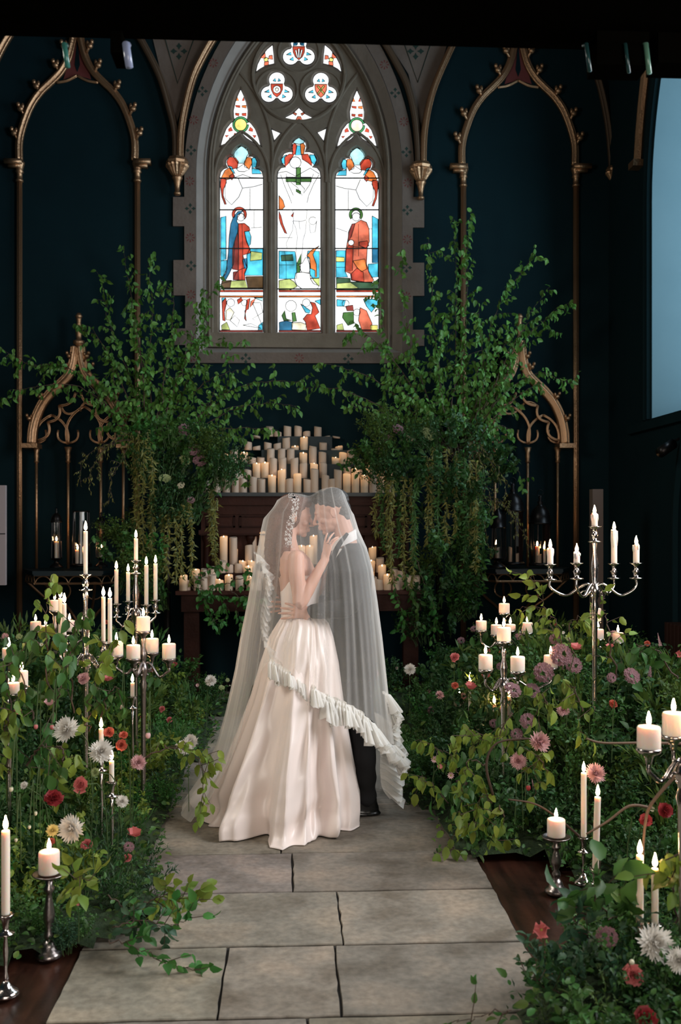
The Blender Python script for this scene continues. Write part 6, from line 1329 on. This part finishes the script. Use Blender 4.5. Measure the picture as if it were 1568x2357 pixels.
def place(x, y, z, kind, mname, sc, side, tilt=0, where=None, v=None):
    a, b = proto(kind, mname, rg.randint(0, 2) if v is None else v); d = 'nearest end' if y < 3.9 else 'before the couple' if y < 5 else 'beside the couple' if y < 6.3 else 'behind the couple' if y < 7.5 else 'altar end'
    lat = 'by the aisle' if abs(x) < 1.3 else 'mid bank' if abs(x) < 2.1 else 'wall side'; n = cnt[(side, kind, mname, d, lat)] = cnt.get((side, kind, mname, d, lat), -1) + 1
    t = thing(NK[kind], where or f'{CN[mname]} {KN[kind]} plant, {side} bank, {d}, {lat}, {ordw(n)} inward', 'plant', (x, y, z), f'greenery of the {side} bank')
    t.scale = (sc, sc, sc * rg.uniform(.85, 1.15)); t.rotation_euler = (rg.uniform(-.2, .2) + tilt, rg.uniform(-.2, .2), rg.uniform(0, 6.28))
    for nme, me in (('stem', a), ('foliage', b)):
        o = bpy.data.objects.new(nme, me); C.objects.link(o); o.parent = t
    return t
def fill(poly, which, side, step, mixf):
    x0, x1 = min(p[0] for p in poly), max(p[0] for p in poly); y0, y1 = min(p[1] for p in poly), max(p[1] for p in poly); y = y0 + .05
    while y < y1:
        s = step * (.8 + .09 * (y - 3)); x = x0 + rg.uniform(0, s)
        while x < x1:
            px, py = x + rg.uniform(-.3, .3) * s, y + rg.uniform(-.3, .3) * s
            u = (px - 0) / max(1, py)
            if inside((px, py), poly) and -2.75 < px < 2.85 and abs(u) < .48 and dist_edge((px, py), poly) > .05:
                h = hgt(px, py, which); e = dist_edge((px, py), poly); kind, m = mixf(px, py, e); sc = .62 + .35 * min(1, h / .6); sc *= .6 if e < .18 else 1
                if py < 4.0: sc *= .8
                z = max(0, min(e * .9, h * .6) - .06); place(px, py, z, kind, m, sc, side)
            x += s
        y += s * .9
def mixL(x, y, e):
    if y < 3.95: return rg.choice([('fine', 'dark'), ('broad', 'blue'), ('fine', 'mid'), ('broad', 'mid'), ('fern', 'dark'), ('fine', 'blue')])
    if e < .4 and y < 4.9: return rg.choice([('ruscus', 'dark'), ('ruscus', 'dark'), ('ruscus', 'blue'), ('fine', 'dark')])
    if e < .5: return rg.choice([('fine', 'fresh'), ('broad', 'mid'), ('broad', 'lime'), ('grassy', 'mid'), ('fern', 'moss'), ('broad', 'moss')])
    return rg.choice([('broad', 'mid'), ('droop', 'mid'), ('broad', 'moss'), ('broad', 'lime'), ('grassy', 'moss'), ('fine', 'dark'), ('fern', 'mid'), ('broad', 'dark')])
def mixR(x, y, e):
    if y < 3.9: return rg.choice([('fine', 'dark'), ('broad', 'mid'), ('fern', 'moss'), ('fine', 'mid'), ('broad', 'blue')])
    if e < .35: return rg.choice([('broad', 'mid'), ('fine', 'mid'), ('fine', 'fresh'), ('droop', 'mid'), ('broad', 'dark'), ('fine', 'dark')])
    return rg.choice([('broad', 'mid'), ('fine', 'dark'), ('droop', 'mid'), ('grassy', 'moss'), ('fine', 'moss'), ('fern', 'dark'), ('fine', 'mid'), ('broad', 'dark')])
fill(LP, 'L', 'bride-side', .205, mixL); fill(RP, 'R', 'groom-side', .205, mixR)
fill(CP, 'C', 'altar-foot', .24, lambda x, y, e: rg.choice([('fine', 'mid'), ('broad', 'dark'), ('fine', 'moss'), ('fern', 'mid'), ('fine', 'dark')]))
# bushy masses that hold the tall branches, on either side of the altar (on hidden stands)
for side, pts in (('far-bunch', [(350, 1030), (400, 1010), (450, 1020), (380, 1080), (430, 1070), (480, 1080), (360, 1130), (410, 1130), (460, 1130), (350, 1190), (395, 1190), (440, 1180), (500, 1050), (510, 1100), (340, 1090), (320, 1050), (350, 1250), (300, 1230), (280, 1270), (330, 1330), (370, 1300), (380, 1380), (280, 1340)]),
                  ('near-bunch', [(900, 1010), (950, 1000), (1000, 1020), (1050, 1030), (1100, 1050), (890, 1060), (940, 1060), (990, 1080), (1040, 1090), (1090, 1100), (900, 1110), (950, 1120), (1000, 1140), (1050, 1150), (1090, 1160), (1120, 1090), (960, 1180), (1010, 1200), (1060, 1220), (1000, 1260), (1050, 1280), (1020, 1330), (1060, 1340), (1000, 1380), (1050, 1400), (1090, 1260), (980, 1330), (1080, 1400), (950, 1420), (1100, 1330), (870, 1080), (1030, 1440), (970, 1460)])):
    for i, (x, y) in enumerate(pts):
        p = P(x, y + 25, 9.25 - .1 * rg.random()); kind, m = rg.choice([('broad', 'dark'), ('fine', 'dark'), ('broad', 'mid'), ('fine', 'moss'), ('broad', 'fresh'), ('ruscus', 'dark')])
        place(p.x, p.y, p.z, kind, m, .95, side, .5, where=f'{CN[m]} {KN[kind]} clump in the {side.replace("-", " ")} beside the altar, {ordw(i)} downward')
    a = P(sum(p[0] for p in pts) / len(pts), 1200, 9.45); tt = thing('plant_stand', f'dark stand buried in the {side.replace("-", " ")} of greenery beside the altar', 'stand', (a.x, a.y, 0)); MB().tube([(0, 0, 0), (0, 0, 1.95)], .03, 8).build('pole', BLKMET, tt); MB().lathe([(.22, 0), (.22, .02), (.03, .05)], 16).build('base', BLKMET, tt)
    MB().tube([(-.35, -.05, 1.75), (.35, -.05, 1.75)], .02, 6).build('crossbar', BLKMET, tt)
# individual shoots the photo shows clearly
def shoot(pts, Y, lab, m='lime', size=.07, **k): return branch_thing('leafy_shoot', [P(x, y, Y + d) for x, y, d in [(*q, 0) if len(q) == 2 else q for q in pts]], lab, 'plant', None, LEAF[m], size, **k)
kw = dict(gap=.05, twig=(.04, .14), droop=.55, twgap=.06, r0=.005, start=.2)
shoot([(1300, 1540), (1265, 1430), (1240, 1370), (1215, 1320)], 5.4, 'bright yellow-green shoot standing up before the corner lantern shelf', 'lime', .062, **kw)
shoot([(1290, 1530), (1290, 1450), (1250, 1400), (1190, 1400)], 5.3, 'yellow-green shoot leaning over the silver candelabrum below the corner lanterns', 'lime', .062, **kw)
shoot([(1330, 1530), (1310, 1450), (1330, 1420), (1350, 1440)], 5.4, 'yellow-green shoot bending toward the ornate candelabrum', 'lime', .06, **kw)
shoot([(1420, 1560), (1400, 1450), (1390, 1400), (1395, 1360)], 5.0, 'yellow-green sprig climbing the ornate candelabrum stem', 'lime', .055, **kw)
shoot([(1560, 1560), (1500, 1490), (1460, 1490), (1420, 1530)], 5.0, 'arched green shoot at the picture edge on the corner side', 'mid', .075, **kw)
kd = dict(gap=.05, twig=(.05, .16), droop=.88, twgap=.06, r0=.005, start=.1)
for i, (pts, Y) in enumerate([([(120, 1640), (105, 1480), (110, 1370), (135, 1345)], 4.8), ([(80, 1660), (50, 1540), (60, 1480), (90, 1440)], 4.7), ([(170, 1640), (160, 1500), (180, 1420), (205, 1400)], 4.9), ([(200, 1680), (210, 1600), (240, 1500), (275, 1470)], 4.8), ([(40, 1680), (20, 1600), (20, 1540), (45, 1500)], 4.5), ([(120, 1700), (130, 1600), (150, 1540), (170, 1510)], 4.5), ([(150, 1760), (140, 1720), (130, 1730), (130, 1800)], 4.2), ([(60, 1760), (90, 1720), (110, 1720), (125, 1790)], 4.2), ([(230, 1660), (250, 1600), (270, 1580), (285, 1600)], 4.8), ([(20, 1780), (10, 1700), (25, 1650), (50, 1640)], 4.2)]):
    shoot(pts, Y, f'shoot of limp hanging green leaves before the bride-side candelabra, {ordw(i)} of them', 'mid' if i % 3 else 'lime', .068, **kd)
shoot([(340, 1740), (400, 1720), (450, 1740), (475, 1800)], 4.7, 'golden-green spray arching onto the bride\'s train', 'lime', .058, gap=.045, twig=(.03, .10), droop=.5, twgap=.06, r0=.004)
shoot([(380, 1720), (430, 1730), (465, 1760), (468, 1850)], 4.75, 'second golden-green spray drooping onto the bride\'s train', 'lime', .055, gap=.045, twig=(.03, .08), droop=.7, twgap=.05, r0=.004)
for i, (pts, Y) in enumerate([([(1180, 1640), (1150, 1690), (1110, 1700), (1085, 1720)], 4.9), ([(1230, 1700), (1150, 1700), (1090, 1690), (1050, 1710)], 4.9), ([(1120, 1760), (1080, 1750), (1070, 1800), (1060, 1870)], 4.7), ([(1130, 1850), (1120, 1830), (1100, 1850), (1090, 1920)], 4.6), ([(1160, 1880), (1150, 1860), (1140, 1880), (1140, 1940)], 4.5), ([(1060, 1790), (1040, 1740), (1000, 1720), (960, 1700)], 5.2), ([(1030, 1850), (990, 1800), (970, 1790), (960, 1830)], 5.0), ([(1090, 1900), (1060, 1900), (1040, 1930), (1010, 1965)], 4.75), ([(1260, 1620), (1240, 1600), (1240, 1640), (1245, 1700)], 4.7), ([(1340, 1640), (1320, 1580), (1325, 1620), (1335, 1690)], 4.5), ([(1260, 1780), (1240, 1740), (1235, 1760), (1235, 1830)], 4.5)]):
    shoot(pts, Y, f'yellow-green shoot spilling toward the aisle on the groom\'s side, {ordw(i)} of them', 'lime', .062, gap=.045, twig=(.03, .10), droop=.8, twgap=.065, r0=.004, start=.1)
# leafy stems lying on the flags, near the camera
shoot([F(290, 2165) + Vector() if False else (250, 2165, 0), (320, 2180, 0), (380, 2215, 0), (455, 2240, 0)], 3.6, 'stem of round green leaves lying out on the near flagstones', 'fresh', .055, gap=.04, twig=(.02, .07), droop=.1, twgap=.045, r0=.003)
shoot([(260, 2130, 0), (330, 2120, 0), (400, 2130, 0), (440, 2110, 0)], 3.75, 'leafy stem with bare twig tip lying at the bride-side aisle edge', 'fresh', .055, gap=.04, twig=(.03, .1), droop=.15, twgap=.04, r0=.003)
shoot([(330, 2080, 0), (380, 2060, 0), (420, 2075, 0), (455, 2070, 0)], 3.95, 'yellow-green leafy stem at the aisle edge beside the pewter stick', 'lime', .06, gap=.035, twig=(.05, .12), droop=.2, twgap=.03, r0=.003)
shoot([(250, 2060, 0), (300, 2110, 0), (340, 2130, 0), (390, 2140, 0)], 3.8, 'blue-green round-leaved stem on the boards', 'blue', .06, gap=.035, twig=(.05, .12), droop=.2, twgap=.035, r0=.003)
shoot([(160, 2060, .05), (170, 2040, 0), (180, 2020, -.05), (210, 2030, -.1)], 3.7, 'pale yellow-green sprig beside the pewter stick at the near corner', 'lime', .06, gap=.035, twig=(.05, .1), droop=.2, twgap=.035, r0=.003)
shoot([(1440, 2150, .1), (1380, 2080, 0), (1370, 2040, 0), (1400, 2030, 0)], 3.3, 'large-leaved green stem under the middle pair of tapers', 'mid', .085, gap=.05, twig=(.04, .1), droop=.3, twgap=.05, r0=.004)
shoot([(1400, 2180, .1), (1340, 2150, 0), (1320, 2120, 0), (1325, 2090, 0)], 3.3, 'broad-leaved stem at the boards by the near tapers', 'blue', .08, gap=.05, twig=(.04, .1), droop=.3, twgap=.05, r0=.004)
shoot([(1560, 2120, 0), (1540, 2030, 0), (1530, 1990, 0), (1535, 1970, 0)], 3.2, 'yellowing large leaves beside the near tapers at the picture edge', 'lime', .08, gap=.05, twig=(.03, .08), droop=.6, twgap=.05, r0=.004)
shoot([(1180, 2330, 0), (1120, 2335, 0), (1060, 2350, 0), (1010, 2370, 0)], 2.95, 'thin twig with a few small leaves lying on the nearest flagstone', 'mid', .035, gap=.06, twig=(.01, .04), droop=.1, twgap=.12, r0=.003)
shoot([(1300, 2290, 0), (1240, 2260, 0), (1220, 2230, 0), (1200, 2215, 0)], 3.1, 'small-leaved dark sprig reaching over the aisle edge near the camera', 'dark', .035, gap=.02, twig=(.05, .1), droop=.1, twgap=.03, r0=.003)
# bare curved branches in the groom-side bank
for i, (pts, Y) in enumerate([([(1135, 1830), (1120, 1760), (1145, 1710), (1220, 1700)], 4.6), ([(1340, 1930), (1280, 1880), (1230, 1850), (1170, 1840)], 4.45), ([(1560, 1780), (1500, 1850), (1485, 1900), (1480, 1980)], 3.4), ([(1500, 1860), (1450, 1855), (1400, 1890), (1350, 1920)], 3.7), ([(1600, 1712), (1480, 1710), (1390, 1710), (1350, 1700)], 3.9)]):
    p = [P(x, y, Y) for x, y in smooth_path([Vector((x, y, 0)) for x, y in pts], 6) for x, y in [(x, y)]] if False else [P(v.x, v.y, Y) for v in smooth_path([Vector((x, y, 0)) for x, y in pts], 6)]
    mb = MB(); mb.tube([q - p[0] for q in p], [.007 * (1 - .5 * k / len(p)) for k in range(len(p))], 6); o = mb.build('bare_branch', TWIG if i < 2 else mat('pale_twig', (.16, .10, .065), .8), None, True); o.location = p[0]; tag(o, f'bare curved brown branch in the groom-side flowers, {["arched by the drooping yellow-green shoots", "crossing behind the pewter stick", "curving down under the scroll-armed candelabrum", "joining that curve from the middle tapers", "running level behind the near pillar candles"][i]}', 'branch')

# ============================================================ FLOWERS
def petal(mb, M, L_, W, cup, segs=4, ruf=0, rr=None, fan=False):
    vs = []; fs = []
    for i in range(segs + 1):
        u = i / segs; wd = W * (.15 + .85 * u ** .8) if fan else W * math.sin(math.pi * (u * .82 + .12)); zz = cup * u * u * L_; 
        for s in (-1, 0, 1): vs.append(M @ Vector((u * L_, s * wd, zz + (abs(s) * .12 * W if not ruf else 0) + (ruf * rr.uniform(-1, 1) if ruf and i == segs else 0))))
    for i in range(segs):
        for s in range(2): a = i * 3 + s; fs.append((a, a + 1, a + 4, a + 3))
    mb.add(vs, fs)
def bloom(kind, seed):
    r = random.Random(seed); mb = MB()
    if kind == 'mum':
        for ring, (n, el, L_) in enumerate([(30, -12, 1.0), (28, 10, .97), (26, 28, .88), (22, 46, .74), (16, 64, .55), (10, 80, .38)]):
            for k in range(n):
                M = Matrix.Rotation(2 * math.pi * (k + .5 * (ring % 2) + r.uniform(-.2, .2)) / n, 4, 'Z') @ Matrix.Rotation(-R(el + r.uniform(-8, 8)), 4, 'Y') @ Matrix.Translation((.06, 0, .0)); petal(mb, M, L_ * r.uniform(.85, 1.08), .115, .35, 4)
    elif kind == 'carnation':
        for ring, (n, el, L_) in enumerate([(9, 0, 1.0), (9, 22, .95), (8, 42, .85), (7, 60, .7), (5, 78, .55)]):
            for k in range(n):
                M = Matrix.Rotation(2 * math.pi * (k + r.random() * .6) / n, 4, 'Z') @ Matrix.Rotation(-R(el + r.uniform(-10, 10)), 4, 'Y'); petal(mb, M, L_ * r.uniform(.85, 1.1), .42, .2, 3, .12, r, True)
    elif kind == 'poppy':
        for k in range(6):
            M = Matrix.Rotation(2 * math.pi * (k + r.uniform(-.15, .15)) / 6, 4, 'Z') @ Matrix.Rotation(-R(22 if k % 2 else 35), 4, 'Y'); petal(mb, M, 1.0, .66, .35, 4, .05, r, True)
        mb.cur = 1; mb.ball((0, 0, .12), (.17, .17, .12), 8, 6)
    elif kind == 'umbel':
        for k in range(120):
            a = r.uniform(0, 6.28); q = math.sqrt(r.random()) * .95; c = Vector((q * math.cos(a), q * math.sin(a), .45 * (1 - q * q) + r.uniform(-.08, .08)))
            for j in range(4):
                M = Matrix.Translation(c) @ Matrix.Rotation(j * 1.57 + a, 4, 'Z') @ Matrix.Rotation(-.4, 4, 'Y'); petal(mb, M, .17, .085, .2, 1, 0, None, True)
    elif kind == 'daisy':
        for k in range(11):
            M = Matrix.Rotation(2 * math.pi * k / 11, 4, 'Z') @ Matrix.Rotation(-R(15), 4, 'Y'); petal(mb, M, 1.0, .22, .1, 2)
        mb.cur = 1; mb.ball((0, 0, .08), (.25, .25, .12), 8, 5)
    elif kind == 'bud':
        mb.ball((0, 0, .55), (.62, .62, .8), 12, 9); mb.cur = 1; mb.ball((0, 0, .05), (.5, .5, .45), 8, 6)
    elif kind == 'spike':
        for k in range(110):
            z = k / 110 * 3.2; a = k * 2.4; q = .42 * (1 - z / 3.6) * r.uniform(.7, 1.1); mb.add([Vector((q * math.cos(a + d) * e, q * math.sin(a + d) * e, z + f)) for d, e, f in ((0, .2, 0), (.35, 1, .05), (0, 1.25, .15), (-.35, 1, .05))], [(0, 1, 2, 3)])
    return mb
FC = dict(white=(.80, .76, .70), cream=(.72, .66, .48), pink=(.62, .18, .17), coral=(.66, .16, .10), deep=(.28, .025, .03), blush=(.70, .42, .42), lilac=(.33, .18, .20), red=(.45, .05, .05), palegreen=(.42, .48, .22), lemon=(.75, .62, .25))  # lemon: white chrysanthemum petals with candlelight put into the colour
FM = {k: mat('petal_' + k, v, .6, trans=.25) for k, v in FC.items()}
BL = {}
KW = dict(mum='chrysanthemum', carnation='carnation', poppy='open poppy', umbel='clustered umbel flower', daisy='small daisy', bud='nodding flower bud', spike='astilbe spike')
KNM = dict(mum='chrysanthemum', carnation='carnation', poppy='poppy', umbel='umbel_flower', daisy='daisy', bud='flower_bud', spike='astilbe_spike')
def flower(kind, col, p, r, label, group=None, face=None, v=0, stem=None):
    if stem is None: stem = .16 if p[1] > 9 else max(.1, min(p[2] - .05, .5))
    key = (kind, col, v)
    if key not in BL:
        mb = bloom(kind, hash_(key)); me = bpy.data.meshes.new('bloom'); me.from_pydata(mb.v, [], mb.f); me.materials.append(FM[col])
        me.materials.append(mat('flower_eye', (.35, .28, .06), .8) if kind != 'bud' else STEM); me.polygons.foreach_set('material_index', mb.mi); me.polygons.foreach_set('use_smooth', [True] * len(me.polygons)); BL[key] = me
    t = thing(KNM[kind], label, 'flower', tuple(p), group); n = (face or (Vector((rg.uniform(-.5, .5), -1, rg.uniform(.2, 1.0))))).normalized(); q = n.to_track_quat('Z', 'Y')
    if kind == 'spike': q = Vector((rg.uniform(-.3, .3), rg.uniform(-.3, .1), 1)).to_track_quat('Z', 'Y')
    o = bpy.data.objects.new('bloom', BL[key]); C.objects.link(o); o.parent = t; o.rotation_mode = 'QUATERNION'; o.rotation_quaternion = q @ Quaternion((0, 0, 1), rg.uniform(0, 6)); o.scale = (r, r, r)
    a = -n * .01; b = -n * stem * .4; c_ = Vector((b.x * 1.3, max(b.y * 1.2, 0), b.z - stem * .7)); MB().tube(smooth_path([a, b, c_], 3), .0022, 4).build('stem', STEM, t); return t
def fl(kind, col, px, py, rp, Y, label, **k): return flower(kind, col, P(px, py, Y), rp * mpp(Y), label, **k)
N3 = lambda s, i: s
for d in [('mum', 'white', 153, 1680, 29, 4.35, 'large white chrysanthemum, upper of two above the near pillar candle'), ('mum', 'white', 233, 1730, 27, 4.3, 'large white chrysanthemum beside the short taper, lower of the two'), ('mum', 'white', 165, 1908, 30, 3.95, 'large white chrysanthemum glowing just above the stout pillar candle'), ('mum', 'lemon', 121, 1912, 14, 3.9, 'small candle-lit yellowish chrysanthemum tucked beside the large white one'),
          ('mum', 'white', 424, 1722, 19, 5.2, 'white chrysanthemum beside the bride\'s veil, front of two'), ('mum', 'white', 440, 1708, 17, 5.3, 'white chrysanthemum beside the bride\'s veil, rear of two'), ('mum', 'white', 281, 1845, 14, 4.2, 'small shaggy white chrysanthemum amid dark leaves near the aisle'), ('mum', 'blush', 319, 1755, 17, 4.4, 'dusky mauve chrysanthemum near the aisle on the bride\'s side'),
          ('mum', 'blush', 1242, 1708, 24, 4.6, 'pale blush chrysanthemum in dark leaves on the groom\'s side, uppermost of three'), ('mum', 'blush', 1193, 1752, 19, 4.6, 'pale blush chrysanthemum nearest the aisle on the groom\'s side'), ('mum', 'blush', 1371, 1781, 23, 4.45, 'blush chrysanthemum behind the taller middle taper'), ('mum', 'white', 1508, 2172, 42, 3.0, 'biggest white chrysanthemum close to the camera under the near tapers'), ('mum', 'white', 1563, 2212, 28, 2.9, 'white chrysanthemum cut by the picture edge below the biggest one'),
          ('mum', 'blush', 1297, 1633, 15, 5.0, 'faded white chrysanthemum below the lilac clusters'), ('mum', 'white', 485, 1567, 13, 7.0, 'small white chrysanthemum behind the bride\'s veil'), ('mum', 'white', 944, 1541, 13, 7.4, 'small white chrysanthemum behind the groom'), ('mum', 'blush', 1012, 1600, 10, 6.8, 'tiny pale chrysanthemum beside the short pewter candlestick'), ('mum', 'palegreen', 220, 1777, 10, 4.3, 'little greenish white chrysanthemum under the large lower white one'), ('mum', 'white', 56, 1808, 9, 4.0, 'tiny white chrysanthemum at the far picture side above the near taper'),
          ('carnation', 'pink', 187, 1807, 18, 4.1, 'salmon carnation above the dark red one'), ('carnation', 'deep', 123, 1839, 21, 4.0, 'dark red carnation on the bride\'s side'), ('carnation', 'coral', 280, 1715, 13, 4.6, 'coral carnation beside the lower white chrysanthemum'), ('carnation', 'coral', 252, 1686, 12, 4.7, 'coral carnation right of the short taper flame'), ('carnation', 'coral', 285, 1693, 10, 4.7, 'flat coral carnation above the coral one by the white chrysanthemum'),
          ('poppy', 'pink', 308, 1924, 18, 4.3, 'open salmon pink poppy near the aisle in ruscus leaves'), ('carnation', 'pink', 294, 1976, 10, 4.2, 'small salmon carnation below the pink poppy'), ('poppy', 'blush', 112, 1623, 14, 4.5, 'pale pink poppy seen from the side above two buds'), ('carnation', 'blush', 193, 1563, 14, 4.9, 'pink double bloom under the silver candelabrum stem'), ('poppy', 'pink', 250, 1567, 14, 5.3, 'pink flat poppy under the pewter candelabrum'),
          ('poppy', 'pink', 1325, 1495, 15, 5.0, 'open coral pink poppy beside the lilac clusters'), ('poppy', 'pink', 1082, 1586, 16, 6.2, 'open pink poppy crossing the slim taper behind the groom'), ('carnation', 'pink', 1047, 1514, 11, 6.6, 'pink domed carnation near the candelabrum on the groom\'s side'), ('carnation', 'coral', 1047, 1579, 9, 6.5, 'coral carnation beside the slim taper behind the groom'), ('poppy', 'pink', 1119, 1560, 11, 5.9, 'pink poppy beneath the lilac-sunk candelabrum'), ('poppy', 'pink', 1404, 1492, 11, 5.2, 'pink poppy at the foot of the small rear pillar candles'),
          ('carnation', 'deep', 1529, 1866, 19, 3.5, 'dull red carnation at the picture edge below the scroll arms'), ('carnation', 'red', 1487, 1889, 15, 3.6, 'red carnation beside the curved bare branch'), ('carnation', 'red', 1455, 2010, 13, 3.4, 'red carnation behind the near tapers'), ('carnation', 'pink', 1458, 2244, 24, 2.95, 'large pink carnation below the biggest white chrysanthemum'), ('carnation', 'deep', 1488, 2345, 26, 2.75, 'dark red carnation at the very bottom of the picture'), ('bud', 'red', 1216, 1808, 9, 4.6, 'closed red bud below the blush chrysanthemums'),
          ('spike', 'pink', 179, 2085, 8, 3.7, 'pink astilbe spike beside the pewter stick'), ('daisy', 'pink', 1012, 1765, 8, 5.2, 'small salmon blossom near the groom\'s shoe side greenery'), ('daisy', 'blush', 1038, 1785, 9, 5.1, 'pale pink blossom spilling toward the aisle on the groom\'s side'), ('daisy', 'blush', 1000, 1748, 9, 5.3, 'pale pink blossom nearest the trailing veil'),
          ('umbel', 'lilac', 1290, 1508, 26, 5.2, 'large dusky lilac cluster, topmost on the groom\'s side'), ('umbel', 'lilac', 1320, 1532, 20, 5.2, 'dusky lilac cluster just under the coral pink poppy'), ('umbel', 'lilac', 1252, 1549, 24, 5.1, 'dusky lilac cluster beside the half-hidden pillar candle'), ('umbel', 'lilac', 1225, 1590, 18, 5.1, 'dusky lilac cluster below the lilac-sunk candelabrum'), ('umbel', 'lilac', 1180, 1590, 20, 5.0, 'dusky lilac cluster over the three low tapers'), ('umbel', 'lilac', 1453, 1557, 20, 4.7, 'dusky lilac cluster under the arched corner shoot'), ('umbel', 'lilac', 1277, 1472, 13, 5.5, 'small lilac cluster at the foot of the yellow-green shoot'),
          ('umbel', 'lilac', 1407, 1560, 12, 4.9, 'small lilac cluster between the corner shoot and the poppy'), ('umbel', 'lilac', 1215, 1660, 18, 4.9, 'dusky lilac cluster above the blush chrysanthemums'), ('umbel', 'lilac', 1190, 1690, 14, 4.9, 'small dusky lilac cluster nearest the aisle'), ('umbel', 'lilac', 297, 1950, 12, 4.25, 'small dusky lilac cluster below the salmon poppy'),
          ('umbel', 'lilac', 425, 990, 15, 9.3, 'lilac cluster high in the far bunch'), ('umbel', 'lilac', 447, 1037, 15, 9.2, 'lilac cluster middle of the far bunch'), ('umbel', 'lilac', 460, 1062, 16, 9.2, 'lilac cluster by the shelf candles in the far bunch'), ('umbel', 'palegreen', 425, 1060, 13, 9.2, 'pale green cluster in the far bunch'), ('umbel', 'palegreen', 380, 1103, 14, 9.15, 'pale green cluster low in the far bunch'), ('umbel', 'cream', 417, 1118, 9, 9.1, 'small cream cluster in the far bunch'), ('umbel', 'lilac', 440, 1152, 9, 9.1, 'small lilac cluster at the shelf end of the far bunch'),
          ('umbel', 'lilac', 916, 990, 15, 9.3, 'lilac cluster high in the near bunch by the candles'), ('umbel', 'lilac', 893, 1012, 12, 9.25, 'lilac cluster closest to the shelf candles in the near bunch'), ('umbel', 'cream', 945, 1010, 12, 9.2, 'cream cluster in the near bunch'), ('umbel', 'palegreen', 985, 1000, 18, 9.15, 'large feathery pale green head in the near bunch'), ('umbel', 'lilac', 870, 1040, 10, 9.3, 'small lilac cluster beside the outermost shelf candles'),
          ('bud', 'pink', 83, 1668, 8, 4.4, 'nodding pink bud, first of two beside the large white chrysanthemum'), ('bud', 'pink', 120, 1669, 8, 4.4, 'nodding pink bud touching the large white chrysanthemum'), ('bud', 'blush', 280, 1623, 7, 5.0, 'nodding pink bud on an arched stem below the pewter candelabrum'), ('bud', 'blush', 341, 1687, 10, 4.8, 'pale pink bud on a long arched stem nearest the bride'), ('bud', 'cream', 82, 1868, 7, 3.95, 'cream bud on an arched stem above the near pillar candle'), ('bud', 'cream', 26, 1812, 8, 3.8, 'cream bud at the picture edge'), ('bud', 'cream', 68, 1900, 6, 3.85, 'cream bud drooping beside the near taper flame'), ('bud', 'cream', 37, 1930, 6, 3.75, 'cream bud beside the near taper')]:
    kind, col, x, y, r_, Y, lab = d; face = Vector((0, -.35, -1)) if kind == 'bud' else (Vector((rg.uniform(-.3, .3), -.35, 1)) if kind in ('poppy',) else None); fl(kind, col, x, y, r_, Y, lab, face=face)
# many smaller blossoms through the banks
def scatter(n, which, poly, side, kinds):
    k = 0; tries = 0
    while k < n and tries < 4000:
        tries += 1; x = rg.uniform(-3, 3.1); y = rg.uniform(2.9, 8.9)
        if not inside((x, y), poly) or abs(x / y) > .43: continue
        e = dist_edge((x, y), poly)
        if e < .12: continue
        kind, col, r_ = rg.choice(kinds); z = hgt(x, y, which) * (.95 if which != 'C' else 1) + rg.uniform(.05, .2); z = min(z, .2 + e)
        d = 'nearest the camera' if y < 4.2 else 'before the couple' if y < 5.2 else 'beside the couple' if y < 6.6 else 'behind the couple'
        flower(kind, col, Vector((x, y, z)), r_ * rg.uniform(.8, 1.2), f'{dict(palegreen="pale green").get(col, col)} {KW[kind]} in the {side} flowers, {d}, {ordw(k // 2)} {"inward" if k % 2 else "outward"}', f'small blossoms of the {side} flowers'); k += 1
SM = [('carnation', 'pink', .022), ('carnation', 'coral', .02), ('poppy', 'pink', .026), ('daisy', 'cream', .014), ('daisy', 'white', .013), ('umbel', 'blush', .026), ('bud', 'cream', .011), ('daisy', 'blush', .018), ('umbel', 'palegreen', .022)]
scatter(44, 'L', LP, 'bride-side', SM); scatter(54, 'R', RP, 'groom-side', SM + [('umbel', 'lilac', .028), ('umbel', 'lilac', .03), ('spike', 'lilac', .022), ('spike', 'blush', .02)]); scatter(26, 'C', CP, 'altar-foot', SM)
